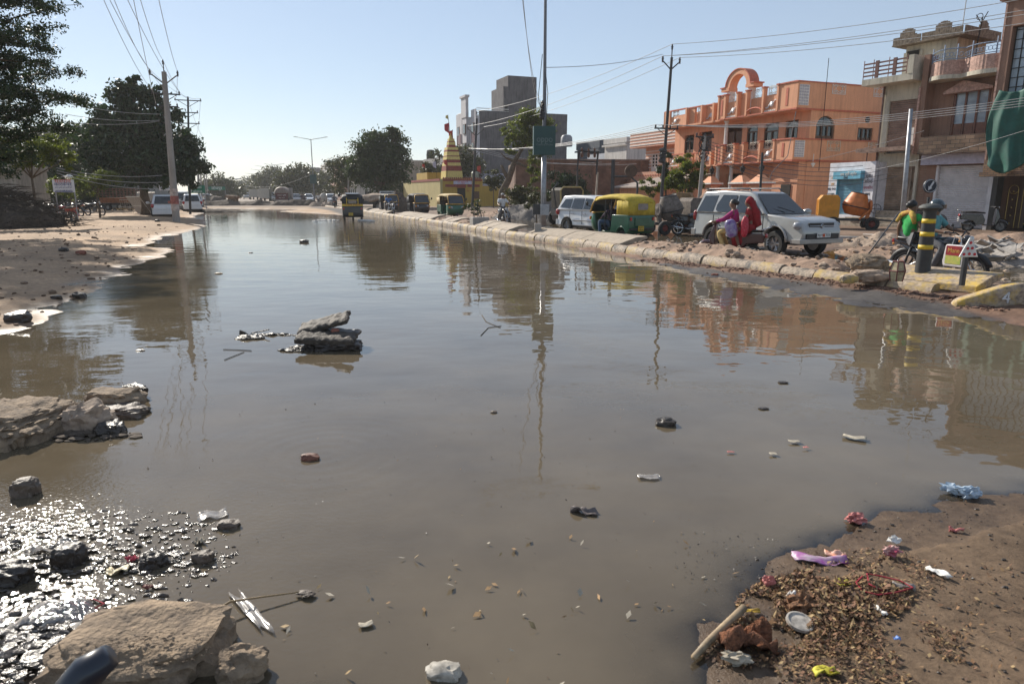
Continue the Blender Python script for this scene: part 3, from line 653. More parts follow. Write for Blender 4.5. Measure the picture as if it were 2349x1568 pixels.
  rt.prism(pr2, .05, .75); rt.box(cx - 1.58, cx - ro - .06, 0, .8, cz + .003, cz + .07); rt.box(cx + ro + .06, cx + 1.58, 0, .8, cz + .003, cz + .07); rt.build("arch_moulding", M_trim, r)
  rp = MB(); rp.box(cx - 1.1, cx - .85, .2, .6, 6.6, cz - .2); rp.box(cx + .85, cx + 1.1, .2, .6, 6.6, cz - .2); each(rp, "arch_post", M_wht, r)
  # ground-floor bay with bright inset and meter boxes
  g = MB(); g.box(-1.9, .12, .55, 1.1, .0, 3.5); g.build("porch_wall", M_or, r)
  g = MB(); g.box(-1.1, -.35, .5, .545, 1.55, 2.25); g.build("meter_box", M_dk, r)
  ls = MB(); ls.tube([(.5, 1.2, 3.5), (.62, 1.1, 3.9)], .02, 6); ls.lathe([(.03, 0), (.10, .12), (.12, .2), (0, .24)], (.62, 1.1, 3.2), 10); ls.build("wall_lamp", M_wht, r)
  ant = MB(); ant.tube([(.3, 1.9, 3.0), (.27, 1.9, 9.1)], .018, 5); ant.build("antenna_pole", M_dk, r)
orange_house()
def boundary():
  r = thing("boundary_wall", "low peach boundary wall with red coping and capped pillars in front of the peach house", "boundary wall", (OHF[0], OHF[1], 0), math.atan2(OHF[3], OHF[2]))
  w = MB(); Y = -2.5; w.box(-11.2, -6.6, Y, Y + .2, 0, 1.72); w.box(1.0, 1.95, Y, Y + .2, 0, 1.72); w.box(-3.3, -1.7, Y, Y + .2, 0, 2.0); w.box(-.45, -.35, Y, Y + .2, 0, 1.0); w.build("wall", M_or, r)
  c = MB(); c.box(-11.25, -6.6, Y - .05, Y + .25, 1.725, 1.80); c.box(1.0, 2.0, Y - .05, Y + .25, 1.725, 1.8)
  p = MB(); t2 = MB()
  for x0, x1 in ((-6.55, -5.65), (-4.35, -3.5), (-1.65, -.65), (-.1, .9)):
    p.box(x0, x1, Y - .15, Y + .5, 0, 2.2); xc = (x0 + x1) / 2
    c.box(x0 - .1, x1 + .1, Y - .25, Y + .6, 2.2, 2.27); t2.box(x0 - .14, x1 + .14, Y - .29, Y + .64, 2.272, 2.36)
    if x0 > -6:
      a = .62; v = [(x0 - .05, Y - .2, 2.362), (x1 + .05, Y - .2, 2.362), (x1 + .05, Y + .55, 2.362), (x0 - .05, Y + .55, 2.362), (xc - .12, Y + .05, 2.75), (xc + .12, Y + .05, 2.75), (xc + .12, Y + .29, 2.75), (xc - .12, Y + .29, 2.75)]
      p.add(v, [(0, 1, 5, 4), (1, 2, 6, 5), (2, 3, 7, 6), (3, 0, 4, 7), (4, 5, 6, 7), (3, 2, 1, 0)])
    c.box(x0 + .25, x1 - .25, Y - .165, Y - .152, .5, 2.0)
  p.build("pillar", M_or, r); c.build("coping", M_trim, r); t2.build("cornice", M_wht, r)
  for x in (-3.92, -1.15, .4):
    l = MB(); l.lathe([(.03, 2.74), (.03, 2.9), (.1, 2.95), (.15, 3.15), (.16, 3.17), (.05, 3.28), (.01, 3.4)], (x, Y + .17, 0), 8); l.build("pillar_lantern", M_dk, r)
boundary()
def gate(x0, x1, z1, label):
  r = thing("iron_gate", label, "gate", FW(OHF, x0, -2.4), math.atan2(OHF[3], OHF[2])); w = x1 - x0; m = MB()
  m.box(0, w, -.02, .02, .1, .15); m.box(0, w, -.02, .02, 1.2, 1.24)
  k = int(w / .12)
  for i in range(k + 1):
    x = w * i / k; z = z1 + .35 * math.sin(math.pi * i / k); m.tube([(x, 0, .1), (x, 0, z)], .014, 4); m.blob((x, 0, z + .03), (.02, .02, .05), 1, 0, 1)
  m.build("gate_bars", mat("grey_gate", (.40, .36, .32), .5, .2), r); m = MB(); m.box(.05, w - .05, -.005, .005, .15, 1.2); m.build("gate_sheet", mat("pale_sheet", (.40, .36, .31), .7, .25), r)
gate(-5.6, -4.4, 1.75, "tall grey iron gate between peach pillars behind the dark mixers"); gate(-.6, -.15, 1.7, "small ornate gate between the two nearest lantern pillars above the silver car roof")
# ---- shutters
def shutter(m, x0, x1, z0, z1, y, p=.075):
  n_ = int((z1 - z0) / p)
  for i in range(n_):
    z = z0 + (z1 - z0) * i / n_; zt = z0 + (z1 - z0) * (i + 1) / n_; zm = z + (zt - z) * .75
    m.add([(x0, y, z), (x1, y, z), (x1, y - .04, zm), (x0, y - .04, zm), (x1, y, zt), (x0, y, zt)], [(0, 1, 2, 3), (3, 2, 4, 5)])
M_sbr = mat("brown_shutter", (.27, .185, .15), .55, .2, 3); M_swh = mat("white_shutter", (.62, .60, .60), .5, .1, 3)
M_cr = wallmat("cream_render", (.60, .55, .44), .42, .85); M_bs = wallmat("brown_stone", (.30, .17, .115), .3, .75); M_ps = mat("pink_stone", (.46, .28, .22), .7, .3, 10)
def cream_shop():
  r = froot("cream_shophouse", "narrow cream shophouse with brown roller shutters and a scalloped roof cabin", "building", SHF)
  w = MB(); w.box(.0, .38, 0, .25, 0, 6.9); w.box(1.98, 2.1, -.02, .25, .9, 6.9); w.box(.38, 1.98, 0, .25, 6.0, 6.9); w.box(.38, 1.98, 0, .25, 2.97, 3.6)
  w.box(0, 2.5, .55, 6, 0.0, 6.9); w.box(0.0, .2, .25, .55, 0, 6.9); w.box(-.5, 1.95, -1.0, .0, 6.72, 7.0)
  w.box(1.68, 1.92, -1.02, .9, 7.0, 7.78); w.build("wall", M_cr, r)
  w = MB(); w.box(.15, 2.5, 1.2, 3.6, 6.9, 8.62); w.box(.1, 1.0, 1.12, 1.2, 7.0, 8.3); w.build("roof_cabin", M_cr, r)
  d = MB(); d.box(.28, .85, 1.08, 1.115, 8.0, 8.35); d.build("cabin_slot", M_dk, r)
  # scalloped fascia
  s = MB(); z0, z1 = 8.66, 8.98
  def scal(T, L_):
    for i in range(int(L_ / .1)): s.box(i * .1 + .006, i * .1 + .094, -.03, .03, z0, z1 + (.34 * math.sqrt(max(0, 1 - ((i * .1 + .05 - L_ / 2) / .38) ** 2))), T)
  scal(TL(-.25, .75), 1.35); scal(TL(1.1, .75, rz=0), 1.9); scal(TL(3.0, .75, rz=R(90)), 3.0); scal(TL(-.25, .75, rz=R(90)), 3.0)
  s.box(-.28, 3.03, .7, 3.9, 8.6, 8.66); s.build("scalloped_fascia", mat("weathered_tile", (.22, .175, .13), .9, .35, 8), r)
  m = MB(); shutter(m, .38, 1.98, 3.9, 6.0, .12, .1); m.build("upper_shutter", M_sbr, r)
  m = MB(); shutter(m, .45, 1.72, .95, 2.97, .12, .1); m.box(1.72, 1.80, .05, .2, .95, 2.97); shutter(m, 1.8, 2.45, .95, 2.97, .13); m.build("lower_shutter", mat("faded_shutter", (.33, .245, .18), .6, .3, 2), r)
  b = MB(); b.box(-.55, 2.1, -.85, .0, 3.68, 3.86); b.build("ledge", mat("old_ledge", (.33, .22, .17), .9, .3, 6), r)
  st = MB(); st.box(.4, 2.45, -.4, .1, 0, .93); st.box(.6, 2.6, -.9, -.4, 0, .6); st.box(.6, 2.6, -1.3, -.9, 0, .32); st.build("step", mat("old_stone_step", (.36, .30, .23), .9, .3, 7), r)
  rl = MB()
  for x in (-.48, 0.0, .75, 1.6): rl.tube([(x, -.97, 7.0), (x, -.97, 7.85)], .02, 5)
  for z in (7.15, 7.32, 7.5, 7.68): rl.box(-.48, 1.6, -.985, -.955, z - .035, z + .035)
  for x in (.1, .95): rl.box(x, x + .16, -1.0, -.94, 7.02, 7.78)
  rl.build("roof_railing", mat("maroon_railing", (.16, .07, .055), .6, .2), r)
  p = MB(); p.tube([(.06, -.06, 0), (.06, -.06, 6.7)], .05, 6); p.tube([(-.35, -.3, 0), (-.3, -.3, 3.7)], .03, 6); p.build("drain_pipe", mat("rusty_pipe", (.12, .06, .05), .7, .3), r)
  ac = MB(); ac.box(1.74, 2.0, -.35, -.02, 3.92, 4.68); ac.build("air_conditioner", M_wht, r, bev=.02)
  an = MB(); an.tube([(2.45, 1.5, 8.6), (2.5, 1.5, 12.3)], .02, 5); an.build("antenna_pole", mat("pole_grey", (.3, .3, .3), .6), r)
cream_shop()
def brown_shop():
  r = froot("brown_shophouse", "brown stone shophouse with curved ribbed roof parapet and blue scrolled railing above a white shutter", "building", SHF)
  w = MB(); wall_x(w, .1, .35, 2.1, 5.45, 0, 7.4, [(3.25, 4.75, 4.1, 6.15), (3.0, 5.3, .2, 2.97)]); w.box(2.5, 5.4, .35, 6, 3.5, 7.0); w.box(2.5, 5.4, .6, 6, 0, 3.3)
  w.box(2.1, 2.36, -.55, .1, 3.5, 7.75); w.build("wall", M_bs, r)
  cm = MB(); cm.box(2.06, 2.14, -.62, -.551, 3.5, 6.4); cm.build("pilaster", M_ps, r)
  f = MB(); f.box(2.36, 5.4, -.3, .09, 3.0, 3.45); f.build("shop_fascia", mat("mauve_fascia", (.46, .43, .50), .7, .15), r)
  b = MB(); b.box(2.4, 5.4, -.75, .09, 3.46, 3.6); b.box(2.42, 5.3, -.72, -.5, 3.6, 4.2); b.build("balcony_wall", brickmat("rough_stone", (.30, .20, .13), (.16, .10, .07), (.08, .06, .05), 2.6, 6), r)
  m = MB(); shutter(m, 3.05, 5.25, .22, 2.95, .14, .09); m.box(2.95, 3.05, -.02, .12, .2, 2.97); m.box(5.25, 5.4, -.1, .12, .2, 2.97); m.build("white_shutter", M_swh, r)
  arch_window(r, TL(4.0, .12, 4.15), 1.45, 1.95, False, 3, mf=mat("red_wood", (.17, .06, .03), .4, .2), wm=glass("sky_glass", (.30, .36, .42), .03))
  g = MB(); v = [(2.95, 6.1), (3.75, 6.5), (4.95, 6.15), (4.95, 6.05), (2.95, 6.0)]; g.prism(v, -.25, .08); g.build("pediment", M_ps, r)
  # curved ribbed parapet: two bays
  def curve(x): return -.45 - .55 * math.sin(math.pi * ((x - 2.4) / 1.45 if x < 3.75 else (x - 3.75) / 2.2)) ** .8 if 2.4 <= x <= 5.6 else -.4
  pm = MB(); N = 44; rib = []
  for i in range(N + 1):
    x = 2.4 + 3.1 * i / N; y = curve(x) + (.012 if i % 2 else 0); rib.append((x, y))
  pm.prism(rib + [(x, y + .1) for x, y in rib[::-1]], 6.72, 7.30, 'z'); pm.build("curved_parapet", M_ps, r, smooth=20)
  sl = MB(); rb = [(x, curve(x) - .06) for x, y in rib]; sl.prism(rb + [(5.5, .1), (2.4, .1)], 6.55, 6.72, 'z'); sl.build("parapet_slab", M_cr, r)
  rl = MB(); pts = [(x, y + .05, 7.72 + .06 * math.sin((x - 2.4) * 1.0)) for x, y in rib]; rl.tube(pts, .022, 5); rl.tube([(x, y, 7.36) for x, y, z in pts], .018, 5)
  for i in range(0, N, 2):
    x, y, z = pts[i]; rl.ring((x + .06, y, 7.53), .085, .012, 'y', 8, 4)
  for i in (0, 11, 17, 26, 40): x, y, z = pts[i]; rl.tube([(x, y, 7.3), (x, y, 7.95)], .028, 5)
  rl.build("roof_railing", mat("blue_ironwork", (.20, .27, .38), .5, .2), r)
  c = MB(); c.tube([(3.35, 1.2, 6.9), (3.35, 1.2, 8.2), (3.42, 1.2, 9.25)], .03, 6); c.tube([(3.4, 1.2, 9.0), (3.15, 1.2, 9.4)], .02, 5); c.tube([(3.4, 1.2, 9.0), (3.62, 1.2, 9.45)], .02, 5); c.ring((3.3, 1.2, 9.3), .13, .015, 'y', 12, 4)
  c.build("aerial_mast", M_dk, r)
brown_shop()
def green_bld():
  r = froot("brown_glass_building", "brown building with a tall gridded window above a dark entrance, at the right edge", "building", SHF)
  w = MB(); Y0 = -.95
  w.box(5.42, 5.72, Y0, 6, 2.7, 9.2); w.box(5.72, 9.2, Y0 + .35, 6, 3.2, 9.2); w.box(8.9, 9.2, Y0, Y0 + .35, 2.7, 9.2); w.box(5.72, 8.9, Y0, Y0 + .35, 8.2, 9.2); w.box(5.72, 8.9, Y0, Y0 + .35, 2.7, 3.3)
  w.box(5.2, 9.6, Y0 - .2, 6, 9.2, 9.45); w.box(5.3, 9.5, Y0 - .1, 6, 9.45, 9.6); w.build("wall", M_bs, r)
  e = MB(); e.box(5.38, 5.45, Y0 - .03, Y0 + .1, 2.7, 9.2); e.build("edge_strip", M_ps, r)
  e = MB(); e.box(5.4, 9.2, Y0 - .06, Y0 + .0, 2.6, 3.1); e.box(5.3, 9.2, Y0 - .12, Y0 + .35, 2.42, 2.6); e.build("brick_band", brickmat("band_brick", (.38, .24, .14), (.24, .14, .09), (.12, .09, .07), 4.5, 12), r)
  g = MB(); g.box(5.74, 8.88, Y0 + .3, Y0 + .34, 3.32, 8.18); g.build("glass", glass("pale_glass", (.32, .40, .46), .08), r)
  g = MB()
  for i in range(13): x = 5.76 + i * .26; g.box(x - .012, x + .012, Y0 + .26, Y0 + .299, 3.32, 8.18)
  for i in range(14): z = 3.4 + i * .36; g.box(5.74, 8.88, Y0 + .262, Y0 + .297, z - .012, z + .012)
  g.build("glazing_bars", M_dk, r)
  e = MB(); e.box(5.42, 5.6, -.1, .4, 0.2, 2.42); e.box(8.9, 9.2, -.1, 6, 0, 2.7); e.box(5.6, 8.9, 2.6, 3, 0, 2.7); e.build("entrance_wall", mat("shop_dark", (.05, .045, .04), .6), r)
  e = MB()
  for x in (6.05, 6.6, 7.15, 7.7):
    e.ring((x, .35, 1.9), .18, .015, 'y', 12, 4); e.tube([(x - .18, .35, .3), (x - .18, .35, 1.9)], .014, 4); e.tube([(x + .18, .35, .3), (x + .18, .35, 1.9)], .014, 4)
    for j in range(5): e.blob((x, .35, .5 + j * .33), (.035, .02, .035), 1, 0, 1)
  e.build("gold_gate", mat("gold_paint", (.42, .30, .08), .4, .2, metal=.5), r)
  # the hanging cloth is a thing of its own
  cl = MB(); A, B = 90, 40; v = []; f = []
  for j in range(B + 1):
    t = j / B
    for i in range(A + 1):
      s = i / A; x = 5.66 + s * 3.0 - .28 * math.sin(math.pi * min(1, t * 1.1)) * (1 - s) ** 2
      bot = 2.95 - .45 * math.sin(math.pi * (s * 2.2 + .05)) * (1 - .3 * s); top = 5.8 - .12 * abs(math.sin(s * 9))
      z = top + (bot - top) * t
      fold = math.sin(s * 46 + 2.2 * t * math.cos(s * 8) + t * 3) * .5 + math.sin(s * 21 - t * 4.5) * .8
      y = Y0 - .2 - .09 * fold * (.35 + t) - .12 * math.sin(s * 6 + 1) * t
      v.append((x + .03 * fold * t, y, z))
  for j in range(B):
    for i in range(A): a = j * (A + 1) + i; f.append((a, a + 1, a + A + 2, a + A + 1))
  cl.add(v, f); o = cl.build("cloth_sheet", mat("green_cloth", (.006, .085, .062), .65, .2, 3, sub=1), None, smooth=True, thick=.01)
  o.location = (SHF[0], SHF[1], 0); o.rotation_euler = (0, 0, math.atan2(SHF[3], SHF[2])); tag(o, "dark green cloth sheet draped in folds across the gridded window at the right edge", "cloth")
green_bld()
def kiosk():
  fr = frame(16.4, 36.3, .37, -.929); r = froot("white_kiosk", "small white walled shop with painted lettering and a bright blue shutter", "kiosk", fr)
  w = MB(); wall_x(w, 0, .2, 0, 2.75, 0, 3.25, [(.55, 2.15, .7, 2.75)]); w.box(0, 2.75, .3, 2.2, 0, 3.2); w.build("wall", mat("kiosk_white", (.66, .65, .68), .8, .15, 3), r)
  m = MB(); shutter(m, .6, 2.1, .7, 2.5, .1); m.build("blue_shutter", mat("sky_blue_shutter", (.22, .42, .52), .45, .15, 3), r)
  m = MB(); m.box(.5, 2.2, -.28, -.002, 2.42, 2.82); m.box(.55, .6, -.04, .12, .7, 2.42); m.box(2.1, 2.15, -.04, .12, .7, 2.42); m.build("shutter_box", mat("blue_box", (.12, .38, .52), .5, .15), r, bev=.02)
  mk = mat("black_letters", (.03, .03, .05), .8); mr_ = mat("maroon_letters", (.30, .03, .08), .8); mo = mat("orange_letters", (.7, .35, .05), .8)
  text("lettering", "जय श्री स्टोर", .2, TL(1.45, -.29, 2.66) @ TXF, M_wht, r, w=1.0)
  text("lettering", "टेलर", .16, TL(1.3, -.29, 2.5) @ TXF, mk, r)
  for i, (s, z, m_) in enumerate([("स्वीट", 2.55, mk), ("मिठाई", 2.3, mk), ("नमकीन", 2.0, mr_), ("चाय", 1.7, mk), ("व ठंडा", 1.4, mk), ("यहाँ पर", 1.1, mk), ("मिलते हैं।", .8, mk)]): text("lettering", s, .2, TL(2.45, -.006, z) @ TXF, m_, r)
  for s, z, m_ in [("राम", 2.5, mo), ("दूध", 2.2, mo), ("982 9414", 1.95, mk), ("दही", 1.0, mr_)]: text("lettering", s, .17, TL(.27, -.006, z) @ TXF, m_, r)
  b = MB(); b.box(.12, .4, -.16, -.002, 1.3, 1.75); b.build("meter_box", mat("grey_box", (.25, .25, .25), .6), r)
  b = MB(); b.box(.3, 3.0, -.9, -.05, 0, .55); b.box(2.2, 3.1, -1.0, -.1, .551, .62); b.build("plinth", mat("stone_plinth", (.33, .28, .22), .9, .25), r)
kiosk()
# ---- pink striped house beyond
def pink_house():
  a = H(1441, 325, 63); b_ = H(1545, 325, 50); fr = frame(a.x, a.y, b_.x - a.x, b_.y - a.y); Lh = (b_ - a).length
  fr = frame(11.0, 63.5, .37, -.929); r = froot("striped_house", "pink house with white horizontal stripes and a solid peach balcony, left of the peach house", "house", fr)
  M_pk = wallmat("pink_render", (.70, .38, .27), .2); w = MB(); w.box(0, 10, 1.2, 9, 0, 6.5); w.box(-.8, 9.5, 0, 1.2, 5.7, 6.9); w.build("wall", M_pk, r)
  s = MB()
  for z in [3.95 + i * .28 for i in range(6)]: s.box(.003, 10, 1.15, 1.198, z, z + .07)
  for z in (5.85, 6.1, 6.35, 6.6, 6.85): s.box(-.83, 9.5, -.04, -.002, z, z + .08); s.box(9.502, 9.53, 0, 1.2, z, z + .08)
  each(s, "white_stripe", M_wht, r)
  bl = MB(); bl.box(-1, 9.2, -.4, 1.18, 2.2, 3.55); bl.build("balcony", wallmat("peach_balcony", (.62, .32, .21), .3), r)
  d = MB()
  for i in range(26): d.box(-.9 + i * .38, -.75 + i * .38, -.44, -.402, 3.2, 3.3)
  each(d, "dentil", M_trim, r)
  arch_window(r, TL(1.6, 1.13, 3.6), 1.0, 1.5, False, 2, mf=M_wht); arch_window(r, TL(3.6, 1.13, 3.7), .8, 1.4, True, 2, mf=M_wht); arch_window(r, TL(6.2, 1.13, 3.7), 1.2, 1.4, False, 3, mf=M_wht)
pink_house()
def bld(name, label, fr, L_, D, Hh, m, wins=(), par=.9, cat="building", side=(), wm=None, slabs=(), wmat=None):
  r = froot(name, label, cat, fr); w = MB(); w.box(0, L_, 0, D, 0, Hh); w.build("wall", m, r)
  p = MB(); p.box(-.12, L_ + .12, -.12, 0, Hh - .05, Hh + par); p.box(L_, L_ + .12, 0, D, Hh - .05, Hh + par); p.box(-.12, 0, 0, D, Hh - .05, Hh + par); p.box(-.2, L_ + .2, -.3, -.121, Hh - .35, Hh - .15); p.build("parapet", wm or m, r)
  for i, (x, z, ww, hh) in enumerate(wins):
    f = MB(); f.box(x - .06, x + ww + .06, -.09, -.002, z - .06, z + hh + .06); fo = f.build("window", wmat or M_wht, r); g = MB(); g.box(x, x + ww, -.11, -.092, z, z + hh); g.build("pane", M_gl, fo)
  for i, (y, z, ww, hh) in enumerate(side):
    f = MB(); f.box(L_ + .002, L_ + .09, y - .06, y + ww + .06, z - .06, z + hh + .06); fo = f.build("window", wmat or M_wht, r); g = MB(); g.box(L_ + .092, L_ + .11, y, y + ww, z, z + hh); g.build("pane", M_gl, fo)
  if slabs:
    s = MB()
    for z in slabs: s.box(-.1, L_ + .1, -.9, -.003, z, z + .2); s.box(-.1, L_ + .1, -.9, -.8, z + .2, z + 1.0)
    s.build("balcony", wm or m, r)
  return r
# grey tall building
def grey_tall():
  fr = frame(-5.1, 99.5, .37, -.929); r = froot("grey_apartment_block", "tall bare grey cement building with a white ribbed front and roof stair tower", "building", fr)
  Mg = wallmat("bare_cement", (.15, .14, .145), .5, .95); Mw = wallmat("grey_white_front", (.56, .54, .55), .3)
  D = 14.2; w = MB(); w.box(-9, 0, .6, D, 0, 12.0); w.box(-.25, 0.05, .6, D, 12.0, 13.0); w.box(-9, -8.8, .6, D, 12, 13); w.box(-5, -.3, 5.0, 9.4, 12, 17.9); w.box(-5.2, -.28, 4.3, 5.0, 12, 16.4); w.build("wall", Mg, r)
  f = MB()
  for x0, x1, y in ((-9, -6.3, 0), (-6.2, -5.2, -.35), (-4.4, -2.6, -.5), (-1.9, 0.02, 0)): f.box(x0, x1, y, .6, 0, 12.3)
  f.box(-6.3, -1.9, -.02, .6, 0, 12.0)
  for x0, x1, y in ((-9, -6.3, 0), (-1.9, 0.02, 0)): f.box(x0, x1, y, y + .15, 12.3, 13.2)
  f.box(-4.6, -2.4, -.6, -.2, 12.3, 15.0); f.box(-4.8, -2.2, -.75, -.1, 15.0, 15.3); f.build("front", Mw, r)
  s = MB()
  for x in (-8.4, -7.6, -6.8, -5.9, -5.5, -1.5, -.9, -.35): s.box(x - .1, x + .1, -.55 if -6.2 < x < -5.2 else -.12, -.002 if not -6.2 < x < -5.2 else -.352, .2, 10.2)
  each(s, "pink_rib", mat("pink_rib_paint", (.38, .27, .27), .8), r)
  for z in (1.2, 4.3, 7.4, 10.0):
    for x in (-8.2, -3.8, -1.5):
      o = MB(); o.box(x, x + 1.1, -.62 if x == -3.8 else -.14, -.505 if x == -3.8 else -.003, z, z + 1.4); fo = o.build("window", M_brn, r); g = MB(); g.box(x + .1, x + 1.0, -.65 if x == -3.8 else -.17, -.622 if x == -3.8 else -.142, z + .1, z + 1.3); g.build("pane", M_gl, fo)
  rl = MB()
  for z in (12.4, 12.7, 13.0, 13.3): rl.tube([(.0, .2, z), (-.05, 5, z)], .05, 4); rl.tube([(-9, .2, z), (-6.3, .2, z)], .05, 4)
  rl.build("roof_railing", M_wht, r)
  ch = MB(); ch.box(-.4, -.26, 4.5, 4.9, 12.9, 13.9); ch.build("tower_window", M_dk, r)
  bx = MB(); bx.box(-22, -9, 1, 4, 5.2, 7.8); bx.build("canopy_block", Mg, r)
grey_tall()
# dark blue block + white houses between grey block and pink house
fr_ = frame(7.6, 100.5, .37, -.929)
bld("dark_blue_building", "dark slate blue building behind the tree, right of the tall grey block", frame(8.5, 92, .37, -.929), 6, 8, 7.2, wallmat("slate_blue", (.07, .085, .11), .3), [(1, 3.5, 1.2, 1.5)], side=[(3, 1.5, 1, 1.6)])
bld("white_house", "plain white house with a water tank on its roof, behind the brick wall", frame(11.0, 84, .37, -.929), 5, 5, 7.4, wallmat("offwhite_render", (.56, .53, .50), .35), [(1, 4, 1.2, 1.4)], side=[(1, 1.2, 1.0, 1.8), (3, 1.2, .8, 1.8)], par=.5)
bld("pale_blue_house", "long pale blue-grey house with small square windows, right of the white tank house", frame(12.5, 81, .929, .37), 9, 8, 5.4, wallmat("pale_blue_render", (.48, .50, .54), .3), [(1.2, 2.6, .9, 1.4), (4.4, 2.6, .9, 1.4), (7.2, 2.6, .8, 1.4)], par=1.0, wmat=M_brn)
tk = MB(); q = H(1300, 300, 88); tk.lathe([(.7, 0), (.75, .2), (.7, 1.1), (.5, 1.35), (.25, 1.4)], (q.x, q.y, 7.4), 14); tag(tk.build("water_tank", mat("grey_tank", (.22, .23, .25), .6), None, smooth=40), "grey round water tank on the white house roof", "water tank")
# brick building / wall behind the billboard
bf = frame(1.8, 62, .929, .12)
r = froot("brick_building", "unplastered brick building with small square openings behind the bent tree", "building", bf)
w = MB(); wall_x(w, 0, .3, -1.5, 14.5, 0, 4.6, [(2.2, 2.9, 2.0, 2.8), (4.2, 4.9, 2.1, 2.9), (8.2, 9.1, 2.4, 2.9)]); w.box(-1.5, 14.5, .6, 5, 0, 4.3); w.build("wall", brickmat("old_brick", (.27, .15, .10), (.19, .11, .075), (.15, .12, .10), 4.2, 11), r)
w = MB(); w.box(-1.5, 14.5, -.05, .35, 4.602, 4.7); w.build("coping", mat("coping_grey", (.25, .2, .17), .9), r)
w = MB()
for x in (1.6, 5.4, 9.8, 13): w.box(x, x + .3, -.08, -.002, 0, 4.58)
each(w, "pier", mat("brick_pier", (.22, .13, .09), .9, .3), r)
# small shed right of it with tin roof
sh = froot("tin_roof_shed", "low peach shed with a sloping dusty tin roof behind the yellow taxi", "shed", frame(7.7, 50, .37, -.929))
w = MB(); w.box(0, 4.5, 0, 4, 0, 2.1); w.build("wall", M_or, sh); w = MB(); w.add([(-.3, -.5, 2.1), (4.9, -.5, 2.1), (4.9, 4.4, 3.0), (-.3, 4.4, 3.0), (-.3, -.5, 2.18), (4.9, -.5, 2.18), (4.9, 4.4, 3.08), (-.3, 4.4, 3.08)], [(3, 2, 1, 0), (4, 5, 6, 7), (0, 1, 5, 4), (1, 2, 6, 5), (2, 3, 7, 6), (3, 0, 4, 7)]); w.build("roof", mat("dusty_tin", (.30, .24, .20), .8, .3, 9), sh)
